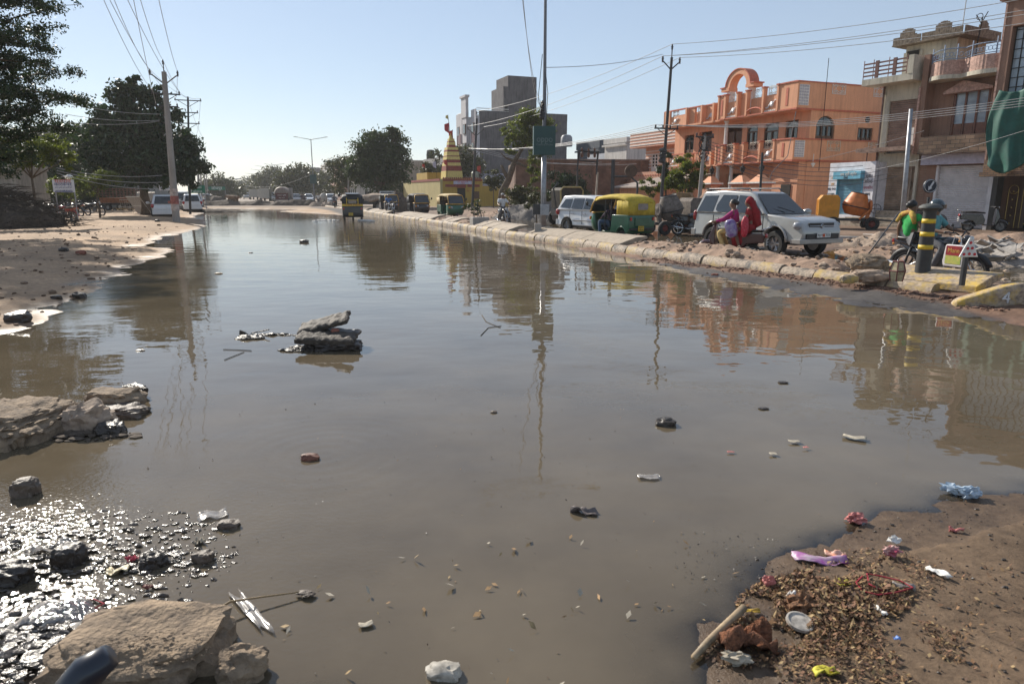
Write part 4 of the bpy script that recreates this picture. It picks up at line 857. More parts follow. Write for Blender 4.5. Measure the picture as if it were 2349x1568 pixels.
# ---- temple
def temple():
  fr = frame(-8.3, 81, .37, -.929); r = froot("yellow_temple", "small yellow Hindu temple with a stepped yellow and maroon tower", "temple", fr)
  My = wallmat("temple_yellow", (.46, .30, .05), .22); Mp = wallmat("temple_yellow_lit", (.50, .42, .19), .25); Mr = mat("maroon_paint", (.24, .045, .03), .8, .2)  # sunlight put into the road wall's paler yellow; other walls take the shaded tone
  w = MB(); w.box(-19, -.02, 0, .3, 0, 3.1); w.box(-14, -.02, -.02, .32, 3.1, 3.35); w.build("road_wall", Mp, r)
  w = MB(); wall_y(w, -.3, 0, 0.3, 5.2, 0, 3.4, [(2.05, 3.05, 0, 2.35)]); w.box(-6, -.3, .3, 5.2, 3.0, 3.3); w.box(-.25, 0, 5.2, 8.6, 0, 2.6); w.box(-12, -6, .3, 5.2, 0, 3.2); w.box(-6, -.3, 4.9, 5.2, 0, 3.0); w.box(-13.5, -8, .6, 3, 3.36, 4.3); w.build("wall", My, r)
  w = MB(); w.box(-14, -.02, -.05, -.022, 3.12, 3.4); w.box(.003, .04, .6, 2.0, 2.45, 2.75); w.box(.003, .04, 3.3, 4.8, 2.45, 2.75); w.box(.003, .05, 2.0, 3.1, 2.36, 2.9)
  for i in range(18): w.lathe([(.13, 0), (.13, .12), (.06, .25)], (-.1, .45 + i * .26, 3.3), 8)
  w.box(.003, .06, .35, 5.1, 3.12, 3.32); w.build("maroon_band", Mr, r)
  s = MB(); s.box(.04, .1, 1.6, 3.8, 2.76, 3.14); so_ = s.build("sign_board", mat("lavender_board", (.5, .5, .62), .7), r)
  TS = Matrix.Translation((.105, 0, 0)) @ Matrix.Rotation(math.pi / 2, 4, 'Z')
  mr_ = mat("red_letters", (.45, .02, .04), .7); text("lettering", "श्री हनुमान जी", .24, TS @ TL(2.7, 0, 3.03) @ TXF, mr_, so_); text("lettering", "मन्दिर", .2, TS @ TL(2.7, 0, 2.85) @ TXF, mr_, so_)
  text("lettering", "सीता राम", .2, Matrix.Translation((.005, 0, 0)) @ Matrix.Rotation(math.pi / 2, 4, 'Z') @ TL(3.5, 0, 2.0) @ TXF, mr_, r)
  g = MB(); g.box(.003, .05, 4.0, 4.75, 1.1, 1.95); g.build("window", M_brn, r); g = MB(); g.box(-.15, -.1, 2.06, 3.04, 0, 2.3); g.build("door", M_dk, r)
  # stepped tower
  bands = [(1.55, 3.35, 4.3, 0), (1.42, 4.3, 4.9, 1), (1.32, 4.9, 5.25, 0), (1.26, 5.25, 5.6, 1), (1.2, 5.6, 5.95, 0), (1.18, 5.95, 6.05, 1), (1.1, 6.05, 6.5, 0), (1.04, 6.5, 6.72, 1), (.98, 6.72, 7.0, 0), (.66, 7.0, 7.3, 1), (.62, 7.3, 7.6, 0), (.58, 7.6, 7.72, 1), (.5, 7.72, 8.0, 0), (.3, 8.0, 8.35, 0), (.12, 8.35, 8.6, 0)]
  for c, mm in ((0, mat("tower_yellow", (.62, .50, .16), .8, .15)), (1, Mr)):
    t = MB()
    for hw, a, b_, k in bands:
      hw *= .68
      if k == c:
        h2 = hw * .95; t.add([(-2 - hw, 2 - hw, a), (-2 + hw, 2 - hw, a), (-2 + hw, 2 + hw, a), (-2 - hw, 2 + hw, a), (-2 - h2, 2 - h2, b_ - .004), (-2 + h2, 2 - h2, b_ - .004), (-2 + h2, 2 + h2, b_ - .004), (-2 - h2, 2 + h2, b_ - .004)], [(3, 2, 1, 0), (4, 5, 6, 7), (0, 1, 5, 4), (1, 2, 6, 5), (2, 3, 7, 6), (3, 0, 4, 7)])
    t.build("tower", mm, r)
  def flag(x, y, z, hp, s, col, lean, nm):
    p = MB(); p.tube([(x, y, z), (x + lean, y, z + hp)], .03, 5); po = p.build("flagpole", M_dk, r); f = MB(); N = 8; v = []; fs = []
    for i in range(N + 1):
      t = i / N
      for k_ in (0, 1): v.append((x + lean - s * t * .9, y - s * t * .3 + .1 * math.sin(t * 7), z + hp - (s * .25 * t) - k_ * s * 1.3 * (1 - t * .75)))
    for i in range(N): fs.append((i * 2, i * 2 + 1, i * 2 + 3, i * 2 + 2))
    f.add(v, fs); f.build("flag", mat(nm, col, .7), po, thick=.01)
  flag(-2, 1.9, 8.3, 1.6, 1.1, (.42, .02, .03), -.4, "red_flag"); flag(-1.8, 2.1, 8.2, .8, .9, (.5, .04, .02), .2, "orange_flag"); flag(-2.2, 2, 8.2, 2.6, .45, (.65, .55, .2), -.9, "yellow_flag")
  flag(-.6, 1.0, 3.4, 2.2, .7, (.60, .05, .02), .3, "orange_flag"); flag(-1, 5.2, 3.3, 1.7, .8, (.65, .04, .02), .4, "orange_flag"); flag(-2.4, .3, 3.5, 2.0, .8, (.6, .55, .65), -.2, "white_flag"); flag(-11, 1, 4.3, 1.2, .5, (.65, .06, .02), .2, "orange_flag")
  tkk = MB(); tkk.lathe([(.45, 3.31), (.48, 3.4), (.45, 4.1), (.3, 4.25)], (-1.0, 4.6, 0), 14); tkk.build("water_tank", mat("green_tank", (.25, .28, .22), .6), r, smooth=40)
  wb = MB(); wb.box(-9, -8.8, 5.3, 22, 0, 4.3); wb.build("back_wall", mat("lilac_wall", (.42, .43, .52), .8), r)
temple()
# ---- far shops beyond the big tree
mg = [wallmat("far_wall_tan", (.42, .34, .27), .3), wallmat("far_wall_grey", (.32, .30, .29), .35), wallmat("far_wall_pale", (.55, .51, .46), .3), wallmat("far_wall_red", (.36, .20, .15), .3)]
lab = ["long grey shop row with a black roof tank, directly left of the temple", "tan shop building half hidden behind the big round tree", "pale two storey building left of the big round tree", "reddish building with balconies behind the acacia",
     "pale narrow building beyond the acacia, near the street lamp", "grey far building behind the dusty trees", "tan far building farthest down the right side of the road"]
for i, (px, Y, L_, Hh, mi) in enumerate([(975, 118, 16, 6.4, 1), (880, 132, 12, 6.5, 0), (800, 150, 11, 8.2, 2), (768, 175, 12, 8.5, 3), (740, 200, 14, 8.6, 2), (700, 240, 16, 9, 1), (655, 300, 20, 9, 0)]):
  q = H(px, 440, Y); fr = frame(q.x, q.y, .37, -.929)
  wins = [(1.0 + 2.6 * a, 1.0 + 3.1 * b_, 1.4, 1.5) for a in range(int(L_ / 2.7)) for b_ in range(int(Hh / 3.1))]
  bld("shop_building", lab[i], fr, L_, 9, Hh, mg[mi], wins, par=.8, slabs=(3.2,) if Hh > 6 else (), side=[(1.5, 1, 1.3, 1.5), (5, 4.2, 1.2, 1.3)] if Hh > 6 else ())
q = H(1036 - 60, 372, 118)
tb = MB(); tb.lathe([(.7, 7.2), (.72, 7.9), (.6, 8.6), (.3, 8.7)], (H(978, 380, 118).x + 1, 116, 0), 12); tag(tb.build("water_tank", mat("black_tank", (.03, .03, .03), .6), None, smooth=40), "black water tank on the flat grey roof left of the temple", "water tank")
# ---- left side buildings glimpsed through the trees
q = H(60, 440, 46); lb = bld("cream_shed_building", "cream wall with a red painted base behind the parked motorcycles", frame(q.x - 10.5, q.y + 2, 1, .1), 8, 4, 3.4, wallmat("left_cream", (.36, .33, .28), .4), [(5.2, 1.2, .5, 1.3), (6.3, 1.2, .5, 1.3)], par=.3, wmat=mat("ochre_frame", (.4, .3, .08), .7))
w = MB(); w.box(4.2, 8.0, -.2, -.122, 0, 1.1); w.build("red_base", mat("red_base_paint", (.28, .08, .06), .8, .2), lb)
q = H(170, 440, 80); bld("grey_flat_block", "grey flat roofed block seen between the left trees", frame(q.x - 4, q.y, 1, -.1), 12, 7, 8.6, wallmat("left_grey", (.30, .30, .28), .3), [(1, 5.5, 1.3, 1.4), (5, 5.5, 1.3, 1.4), (9, 5.5, 1.3, 1.4)], par=.5)
rr_ = froot("stair_railing", "pale metal stair railing sloping down behind the brushwood heap", "railing", frame(-31, 41.5, 1, 0))
w = MB()
for k_ in range(3): w.tube([(-3, 0, 1.4 + .35 * k_ * .6), (0.6, 0, 1.4 + .35 * k_ * .6), (3.6, -.5, .3 + .35 * k_ * .6)], .025, 5)
for i in range(8): x = -3 + i * .8; zb = 1.0 if x < .6 else 1.0 - (x - .6) * .37; w.tube([(x, 0, zb - .6), (x, -.1, zb + .85)], .02, 5)
w.build("rails", mat("rail_metal", (.45, .47, .5), .4, metal=.5), rr_)
# ================================================================ vegetation
LEAF_D = leafmat("leaf_dark", (.018, .045, .010), .25); LEAF_M = leafmat("leaf_mid", (.035, .065, .015), .35); LEAF_Y = leafmat("leaf_bright", (.10, .145, .022), .5); LEAF_O = leafmat("leaf_olive", (.055, .070, .022), .3)
BARK = mat("bark", (.13, .095, .065), .95, .3, 8, .8, 20)
def leaves(name, cen, size, m, parent=None, up=.35, asp=.5, seed=1):
  """one small four-sided leaf per centre, numpy-built"""
  rg = np.random.RandomState(seed); n_ = len(cen); d = rg.normal(size=(n_, 3)); d /= np.linalg.norm(d, axis=1)[:, None]
  e = rg.normal(size=(n_, 3)); e[:, 2] *= (1 - up); e -= d * (e * d).sum(1)[:, None]; e /= np.linalg.norm(e, axis=1)[:, None] + 1e-9
  sz = (size * rg.uniform(.6, 1.35, n_))[:, None]; a = d * sz; b_ = e * sz * asp
  v = np.stack([cen - a, cen + b_, cen + a, cen - b_], 1).reshape(-1, 3).astype(np.float32)
  me = bpy.data.meshes.new(name); me.vertices.add(len(v)); me.vertices.foreach_set('co', v.ravel())
  me.loops.add(n_ * 4); me.loops.foreach_set('vertex_index', np.arange(n_ * 4, dtype=np.int32)); me.polygons.add(n_); me.polygons.foreach_set('loop_start', np.arange(0, n_ * 4, 4, dtype=np.int32)); me.update(calc_edges=True)
  t = me.attributes.new("tone", 'FLOAT', 'POINT'); t.data.foreach_set('value', np.repeat(np.clip(rg.normal(.42, .2, n_), 0, 1), 4).astype(np.float32))
  me.materials.append(m); o = bpy.data.objects.new(name, me); COL.objects.link(o)
  if parent is not None: o.parent = parent
  return o
def crown_pts(blobs, n_, seed, sub=.32, nsub=26):
  """leaf centres gathered in many small sprays spread over the shell of each lobe"""
  rg = np.random.RandomState(seed); out = []; tot = sum(b[3] ** 2 for b in blobs)
  for bl in blobs:
    cx, cy, cz, r = bl[:4]; fz = bl[4] if len(bl) > 4 else .85; k = max(6, int(nsub * (r / 1.5) ** 1.5)); m_ = int(n_ * r * r / tot / k) + 1
    for i in range(k):
      d = rg.normal(size=3); d /= np.linalg.norm(d); rad = r * rg.uniform(.45, 1.08); c = np.array([cx, cy, cz]) + d * rad * np.array([1, 1, fz])
      s = r * sub * rg.uniform(.5, 1.25); q = rg.normal(size=(m_, 3)) * s * np.array([.62, .62, .42]); out.append(c + q)
  return np.concatenate(out)
def tree(name, label, cat, base, blobs, m, n_=5000, size=.12, trunk=.2, seed=1, group=None, lean=(0, 0), sub=.32, nsub=26, limbs=True):
  r = thing(name, label, cat, base, 0, group); rs = random.Random(seed); t = MB()
  top = min(b[2] for b in blobs); cx = sum(b[0] for b in blobs) / len(blobs); cy = sum(b[1] for b in blobs) / len(blobs); fork = Vector((lean[0], lean[1], max(.4, top * .75)))
  t.tube([(0, 0, -.2), (lean[0] * .3 + rs.uniform(-.1, .1), lean[1] * .3, fork.z * .35), (lean[0] * .75, lean[1] * .7, fork.z * .7), fork], [trunk * 1.35, trunk, trunk * .85, trunk * .75], 9)
  if limbs:
    for b in blobs:
      e = Vector(b[:3]); mid = fork.lerp(e, .5) + Vector((rs.uniform(-.2, .2), rs.uniform(-.2, .2), .1)); t.tube([fork, mid, e], [trunk * .55, trunk * .32, trunk * .12], 6)
      for _ in range(4):
        d = Vector((rs.uniform(-1, 1), rs.uniform(-1, 1), rs.uniform(-.3, 1))).normalized() * b[3] * .85; t.tube([mid.lerp(e, .6), e + d * .5, e + d], [trunk * .15, trunk * .08, trunk * .03], 4)
  t.build("trunk", BARK, r, smooth=True)
  leaves("crown", crown_pts(blobs, n_, seed, sub, nsub), size, m, r, seed=seed)
  return r
# --- left: feathery branched tree (fronds reaching right), its smaller bright neighbour, the big dark tree
def feather_tree():
  base = H(-60, 440, 27); base.z = 0; r = thing("feathery_tree", "tall dark tree with long feathery branches reaching in from the left edge", "tree", base)
  t = MB(); rg = np.random.RandomState(5); t.tube([(0, 0, -.2), (-.1, .2, 2.5), (.1, .1, 5), (-.2, 0, 8), (0, 0, 11)], [.32, .26, .2, .14, .06], 9); cen = []
  for i in range(120):
    z = 2.6 + 9.2 * (i / 120.0) + rg.uniform(-.3, .3); az = rg.uniform(-math.pi, math.pi) if i % 2 else rg.uniform(-1.3, .9)
    ln = rg.uniform(2.2, 4.3) * (1.05 - .5 * max(0, (z - 7.5) / 5)) * (.8 if z < 4.2 else 1); rise = rg.uniform(.12, .75); pts = []
    p0 = np.array([0, 0, z]); dr = np.array([math.cos(az), math.sin(az), 0])
    for j in range(7):
      u = j / 6; pts.append(p0 + dr * ln * u + np.array([0, 0, rise * ln * u - .25 * ln * u * u]) + rg.normal(size=3) * .05 * u)
    t.tube([tuple(p) for p in pts], [.06, .05, .04, .03, .022, .014, .008], 5)
    sd_ = np.array([-dr[1], dr[0], 0])
    for j in range(int(ln * 8)):
      u = rg.uniform(.18, 1); p = p0 + dr * ln * u + np.array([0, 0, rise * ln * u - .25 * ln * u * u]); sgn = rg.choice([-1, 1]); l2 = rg.uniform(.25, .75) * (1.15 - u * .6)
      d2 = (sd_ * sgn * .8 + dr * .6 + np.array([0, 0, rg.uniform(-.1, .35)])); d2 /= np.linalg.norm(d2)
      for w in np.linspace(0, 1, 5): cen.append(p + d2 * l2 * w + rg.normal(size=(7, 3)) * np.array([.09, .09, .11]))
  t.build("trunk", BARK, r, smooth=True); leaves("crown", np.concatenate(cen), .062, LEAF_D, r, asp=.45, seed=3)
feather_tree()
def wt(px, py, Y): q = H(px, py, Y); return q
def blobs_at(base, lst, Y):
  """lobes given as sight lines (px, py, depth offset, radius)"""
  out = []
  for e in lst: q = H(e[0], e[1], Y + e[2]); out.append((q.x - base.x, q.y - base.y, q.z) + tuple(e[3:]))
  return out
def T_(name, label, px, Y, lst, m, n_, size, tr, seed, group=None, cat="tree", sub=.32, nsub=26, lean=(0, 0), z0=0):
  b_ = H(px, 443, Y); b_.z = z0; return tree(name, label, cat, b_, blobs_at(b_, lst, Y), m, n_, size, tr, seed, group, lean, sub, nsub)
T_("small_tree", "small tree with sunlit yellow-green leaves over the parked motorcycles", 78, 34, [(45, 345, 0, .85), (90, 325, .5, .85), (125, 350, 0, .7), (10, 335, .5, .9), (150, 370, .6, .5), (80, 370, .4, .6), (-30, 330, 0, 1.0)], LEAF_Y, 9000, .075, .07, 21)
T_("broad_dark_tree", "large dense dark green tree rising behind the concrete pole and the cart", 330, 52, [(290, 215, 0, 1.17), (250, 270, 0, 1.44), (320, 235, 0, 1.35), (345, 215, 1, 0.81), (300, 320, -0.5, 2.07), (235, 345, 0, 1.44), (370, 310, 0, 1.71), (395, 365, 0, 1.71), (330, 375, -1, 1.8), (250, 385, -0.5, 1.44), (425, 330, 2, 1.17), (445, 380, 2, 0.99), (425, 400, 1, 0.99), (380, 400, 0, 1.08), (215, 300, 0.5, 0.81), (385, 265, 0, 0.9), (305, 195, 0, 0.72)], LEAF_D, 30000, .16, .35, 22, sub=.36)
T_("background_tree", "mid green tree between the feathery tree and the dark tree", 165, 66, [(120, 360, 0, 2.6), (175, 335, 0, 2.2), (200, 385, 0, 2.4), (80, 375, 0, 2.4), (150, 400, -1, 2.4), (190, 425, 0, 1.4), (30, 390, 0, 3)], LEAF_M, 12000, .2, .2, 23)
T_("background_shrubs", "dark green hedge mass behind the sign board and the brown sided cart", 190, 74, [(110, 425, 0, 2), (150, 420, 0, 2.2), (190, 415, 0, 2.3), (230, 418, 0, 2.2), (265, 425, 0, 2), (130, 440, 0, 1.8), (210, 440, 0, 2)], LEAF_D, 9000, .2, .1, 55, cat="hedge")
T_("weeping_shrub", "bright green drooping shrub beside the orange cart", 222, 46, [(225, 405, 0, .9), (215, 425, 0, .7), (198, 415, 0, .5), (245, 400, 0, .8)], LEAF_Y, 3500, .07, .06, 24, cat="shrub")
T_("roadside_bush", "bright bush behind the white Hindi sign board", 160, 44, [(130, 425, 0, .6), (150, 432, 0, .7), (185, 425, 0, .6)], LEAF_Y, 2200, .07, .05, 25, cat="shrub")
# --- far left and far right road trees
T_("far_tree", "low rounded tree far down the left side of the road", 500, 170, [(500, 425, 0, 3.2), (525, 432, 0, 2.4), (480, 432, 0, 2.6), (545, 437, 5, 2)], LEAF_O, 4000, .35, .25, 26, "trees along the road in the distance")
T_("far_tree", "dusty tree of medium height behind the second cluster of street lamps", 622, 215, [(610, 410, 0, 3.5), (635, 405, 0, 3.6), (622, 425, 0, 4), (590, 428, 8, 3.2), (650, 425, 0, 3)], LEAF_O, 4500, .4, .3, 27, "trees along the road in the distance")
T_("far_tree", "broad dusty green tree just left of the nearest whole street lamp", 680, 150, [(665, 405, 0, 2.8), (690, 400, 0, 3.0), (650, 420, 0, 2.6), (700, 418, 0, 2.8), (675, 428, 0, 3.2), (720, 428, 4, 2.6)], LEAF_O, 6000, .3, .3, 28, "trees along the road in the distance")
T_("far_tree", "small tree blurred by dust, farthest right of the road vanishing point", 575, 330, [(570, 428, 0, 4.5), (590, 425, 0, 5), (555, 433, 0, 4)], LEAF_O, 2500, .6, .3, 29, "trees along the road in the distance")
T_("far_tree", "faint low tree at the end of the road", 530, 420, [(525, 436, 0, 5), (545, 434, 0, 5)], LEAF_O, 1500, .8, .3, 30, "trees along the road in the distance")
T_("round_street_tree", "large round dark leaved tree over the tractors on the right side of the road", 872, 82, [(870, 335, 0, 1.98), (845, 345, 0, 1.72), (900, 335, 0, 1.89), (870, 375, 0, 2.41), (905, 375, 0, 1.98), (835, 380, 0, 1.89), (870, 415, 0, 1.98), (905, 310, 0, 0.95), (850, 315, 0, 0.77), (815, 375, 1, 1.12), (820, 405, 0, 1.29), (905, 405, 0, 1.46), (918, 345, 0, 0.77)], LEAF_M, 22000, .17, .3, 31, sub=.34)
T_("acacia_tree", "flat topped thin leaved acacia left of the large round tree", 800, 95, [(770, 378, 0, 1.36, 0.4), (795, 372, 0, 1.53, 0.4), (820, 380, 0, 1.36), (785, 395, 0, 1.44), (810, 405, 0, 1.7), (780, 420, 0, 1.53)], LEAF_O, 8000, .14, .18, 32, sub=.42)
T_("temple_neem", "leafy neem tree rising right behind the temple tower", 1062, 92, [(1062, 352, 0, 1.5), (1050, 375, 0, 1.8), (1080, 375, 0, 1.8), (1065, 395, 0, 2.2), (1045, 400, 0, 1.6), (1085, 398, 0, 1.5)], LEAF_O, 9000, .15, .2, 33)
T_("thin_neem", "thin pale tree left of the temple tower", 990, 96, [(985, 380, 0, 1.2), (1000, 360, 0, .9), (992, 398, 0, 1.5)], LEAF_O, 3000, .14, .15, 34)
def bent_tree():
  Y = 57; b_ = H(1158, 443, Y); b_.z = 0; L_ = lambda px, py, dy=0: tuple(H(px, py, Y + dy) - Vector((b_.x, b_.y, 0)))
  r = thing("bent_tree", "leaning bent tree with yellow-green foliage behind the green hoarding", "tree", b_); t = MB()
  t.tube([L_(1150, 465), L_(1152, 440), L_(1165, 415), L_(1172, 395), L_(1180, 370), L_(1196, 345)], [.34, .30, .27, .25, .2, .12], 9)
  t.tube([L_(1166, 410), L_(1155, 392), L_(1150, 378)], [.2, .15, .1], 7); t.tube([L_(1180, 370), L_(1160, 362), L_(1148, 350)], [.12, .07, .03], 6); t.tube([L_(1196, 345), L_(1215, 320), L_(1225, 280)], [.12, .09, .05], 6); t.tube([L_(1180, 372), L_(1215, 385), L_(1222, 410)], [.13, .08, .04], 6); t.tube([L_(1196, 345), L_(1180, 320), L_(1175, 300)], [.1, .06, .03], 6)
  t.build("trunk", BARK, r, smooth=True)
  bl = [(*L_(px, py), rr) for px, py, rr in [(1215, 280, 1.0), (1190, 300, .9), (1235, 300, 1.1), (1180, 320, .8), (1175, 345, .5), (1220, 325, .9), (1248, 330, .9), (1205, 268, .7), (1235, 268, .8), (1230, 360, .8), (1225, 395, .6), (1228, 420, .5), (1160, 305, .4), (1262, 295, .6)]]
  leaves("crown", crown_pts(bl, 14000, 41, .36, 30), .10, LEAF_Y, r, seed=41)
bent_tree()
GT = "trees and shrubs in front of the peach house"
T_("cypress", "narrow dark cypress in front of the peach house balcony", 1528, 43, [(1530, 360, 0, .3, 1.4), (1528, 380, 0, .42, 1.3), (1526, 405, 0, .48, 1.3), (1524, 428, 0, .5, 1.2)], LEAF_D, 6000, .055, .08, 42, GT)
T_("garden_tree", "bright leafy garden tree touching the peach house parapet", 1572, 40.5, [(1570, 372, 0, .6), (1590, 392, 0, .7), (1560, 395, 0, .7), (1575, 420, 0, .8), (1600, 415, 0, .5), (1548, 420, 0, .6), (1592, 430, 0, .5)], LEAF_Y, 8000, .075, .08, 43, GT)
T_("garden_shrub", "low bright green shrub over the peach boundary wall", 1490, 42, [(1480, 425, 0, .5), (1500, 432, 0, .5), (1515, 430, 0, .4)], LEAF_Y, 2500, .06, .04, 44, GT, "shrub")
T_("wall_bush", "dark bush against the brick wall right of the lamp post", 1300, 52, [(1290, 425, 0, 1.2), (1310, 440, 0, 1.3), (1275, 445, 0, .9), (1330, 450, 0, .8), (1300, 410, 0, .7)], LEAF_D, 6000, .10, .1, 45, None, "shrub")
T_("oleander_bush", "pale leaved bush at the foot of the bent tree", 1200, 52, [(1180, 455, 0, .9), (1200, 447, 0, .9), (1215, 460, 0, .7)], LEAF_O, 4500, .10, .05, 46, None, "shrub")
T_("roadside_weed", "small green weed bush beside the lamp post behind the car", 1232, 44, [(1225, 462, 0, .6), (1240, 455, 0, .5)], LEAF_O, 1800, .08, .04, 47, None, "shrub")
T_("yard_sapling", "small sapling in front of the lilac wall behind the motorcyclist", 1132, 74, [(1130, 405, 0, .9), (1138, 418, 0, .8), (1126, 425, 0, .7)], LEAF_O, 2500, .12, .06, 48, None, "sapling")
T_("thorn_shrub", "thin green shrub on the median near the concrete block", 1085, 40, [(1078, 478, 0, .4), (1092, 483, 0, .35), (1098, 470, 0, .3)], LEAF_M, 900, .05, .03, 49, None, "shrub")
T_("far_shrub", "bush right of the road behind the round tree trunk", 915, 100, [(905, 425, 0, 1.5), (930, 430, 0, 1.5)], LEAF_M, 2500, .16, .06, 50, None, "shrub")
T_("far_tree", "dense tree filling the gap behind the acacia on the right side", 745, 185, [(730, 420, 0, 3), (750, 415, 0, 3), (765, 425, 0, 3)], LEAF_O, 3500, .35, .3, 51, "trees along the road in the distance")
# ================================================================ poles, lamps, wires
M_conc = wallmat("pole_concrete", (.36, .33, .30), .3); M_steel = mat("dark_steel", (.05, .05, .052), .55, .2, 8, metal=.3); M_gal = mat("galvanised", (.30, .31, .33), .45, .2, 8, metal=.5); M_ins = mat("insulator", (.05, .04, .045), .3)
def insul(m, p, s=1, h=.16): m.lathe([(.015 * s, 0), (.05 * s, h * .25), (.035 * s, h * .4), (.06 * s, h * .55), (.03 * s, h * .75), (.04 * s, h * .85), (.01, h)], p, 8)
def vpole(name, label, base, top, r0, r1, m, cross=(), V=None, group=None, square=False):
  """pole with optional V bracket and cross-arms; returns insulator tops in world space"""
  r = thing(name, label, "utility pole", base, 0, group); d = top - base; p = MB(); p.tube([(0, 0, -.3), d * .5, d], [r0, (r0 + r1) / 2, r1], 4 if square else 12); p.build("pole", m, r, smooth=30)
  outs = []; arm = MB(); ins = MB(); ax = Vector((.925, .38, 0))
  if V:
    z = V[0]; w = V[1]; c = d * (z / d.z)
    for s in (-1, 1):
      e = c + ax * s * w + Vector((0, 0, w * .8)); arm.tube([c, e], .035, 6); arm.tube([e, e + ax * s * .12], .035, 6); q = e + ax * s * .08; insul(ins, q, 1.2, .3); outs.append(base + q + Vector((0, 0, .28)))
    arm.tube([d, d + Vector((0, 0, .4))], .03, 6); q = d + Vector((0, 0, .35)); insul(ins, q, 1.2, .3); outs.append(base + q + Vector((0, 0, .3)))
  for (z, w, k_) in cross:
    c = d * (z / d.z); arm.tube([c - ax * w, c + ax * w], .04, 4); arm.tube([c - Vector((0, 0, w * .5)), c + ax * w * .8], .02, 4); arm.tube([c - Vector((0, 0, w * .5)), c - ax * w * .8], .02, 4)
    for i in range(k_):
      q = c + ax * (-w + .06 + (2 * w - .12) * i / max(1, k_ - 1)) + Vector((0, 0, .03)); insul(ins, q); outs.append(base + q + Vector((0, 0, .15)))
  if arm.v: arm.build("cross_arm", M_steel, r)
  if ins.v: each(ins, "insulator", M_ins, r, smooth=True)
  return r, outs
b1 = G(405, 513); t1 = H(376, 165, b1.y);
pA, oA = vpole("concrete_pole", "thick concrete electricity pole with a white and pink painted foot, left of the water", b1, t1, .21, .13, M_conc, [(t1.z * .86, .75, 3), (t1.z * .78, .6, 2)], (t1.z * .92, .62))
pf = MB(); d = t1 - b1; pf.tube([d * .09, d * .24], [.222, .212], 12); pf.build("painted_band", mat("faded_white_paint", (.50, .42, .38), .8, .3, 6), pA, smooth=30); pf = MB(); pf.tube([d * .135, d * .19], [.226, .222], 12); pf.box(-.3, -.2, -.15, .05, d.z * .14, d.z * .155); pf.build("red_band", mat("faded_red_paint", (.36, .12, .10), .8, .35, 5), pA, smooth=30)
b2 = G(436, 492); t2 = H(431, 222, b2.y); pB, oB = vpole("steel_pole", "dark lattice steel pole with three cross arms behind the concrete pole", b2, t2, .10, .07, M_steel, [(t2.z * .97, 1.0, 3), (t2.z * .87, .75, 3), (t2.z * .78, .85, 3)], None)
pw = MB(); dd = t2 - b2
for i in range(7): z = t2.z * (.60 + .05 * i); pw.blob((.15, 0, z), (.16, .12, .07), i, .4, 1)
each(pw, "cable_knot", M_steel, pB)
prevs = [(oA, oB)]
GP = "receding row of poles on the left"
outs_prev = oB
for i, (px, py, Y, lb_) in enumerate([(452, 322, 82, "first pole beyond the three-armed steel pole, with a small V bracket"), (459, 368, 110, "thin pole in the receding row, second beyond the steel pole"), (468, 385, 140, "thin pole in the receding row, third beyond the steel pole"), (473, 392, 165, "faint pole at the far end of the left row")]):
  b_ = H(px + 2, 443, Y); b_.z = 0; t_ = H(px, py, Y); p_, o_ = vpole("utility_pole", lb_, b_, t_, .14, .10, M_conc, [(t_.z * .85, .7, 3)], (t_.z * .95, .6) if i != 2 else None, GP)
  prevs.append((outs_prev, o_)); outs_prev = o_
WM = mat("wire_grey", (.10, .10, .11), .6); WL = mat("wire_light", (.38, .38, .38), .5)
def wire(a, b_, sag, label, r=.012, m=None, group=None):
  a = Vector(a); b_ = Vector(b_); pts = []
  for i in range(15):
    t = i / 14; p = a.lerp(b_, t); p.z -= sag * 4 * t * (1 - t); pts.append(p)
  w = MB(); w.tube(pts, r, 4, cap=False); return tag(w.build("overhead_wire", m or WM, None), label, "wire", group)
GW = "overhead wires on the left"
for i, (px, lb_) in enumerate([(238, "leftmost thin wire from the concrete pole up to the top of the picture"), (252, "second thin wire from the left running from the concrete pole to the top"), (262, "third wire from the left above the concrete pole"), (293, "fourth wire from the left above the concrete pole"), (306, "fifth wire from the left above the concrete pole"), (322, "wire from the top pin of the concrete pole to the top of the picture"), (364, "rightmost wire from the concrete pole's right bracket to the top of the picture")]):
  e = H(px, -6, 25.0 + i * .15); s_ = [oA[3], oA[4], oA[0], oA[5 if len(oA) > 5 else 4], oA[6 if len(oA) > 6 else 4], oA[2], oA[1]][i]; far = e + (e - s_) * .1; wire(s_, far, .35, lb_, .011, WL, GW)
for j, (A_, B_) in enumerate(prevs):
  for i in range(min(3, len(A_), len(B_))):
    wire(A_[i if j else [1, 2, 0][i]], B_[i], .5, ["left", "middle", "right"][i] + " wire between " + ["the concrete pole and the steel pole", "the steel pole and the next pole", "the second and third receding poles", "the third and fourth receding poles", "the last two receding poles"][j], .012, WL, GW)
for i, (y0, y1) in enumerate([(235, 262), (262, 268), (280, 262)]): wire(H(150, y0, 38), H(366, y1 + 8 * i, 39.5), .15, ["upper", "middle", "lower"][i] + " cable running left from the concrete pole past the dark tree", .012, WL, GW)
for i in range(3): wire(H(130, 385 + i * 6, 42), H(372, 402 + i * 16, 42), .25, ["upper", "middle", "lower"][i] + " of the low slack cables in front of the big dark tree", .014, WL, GW)
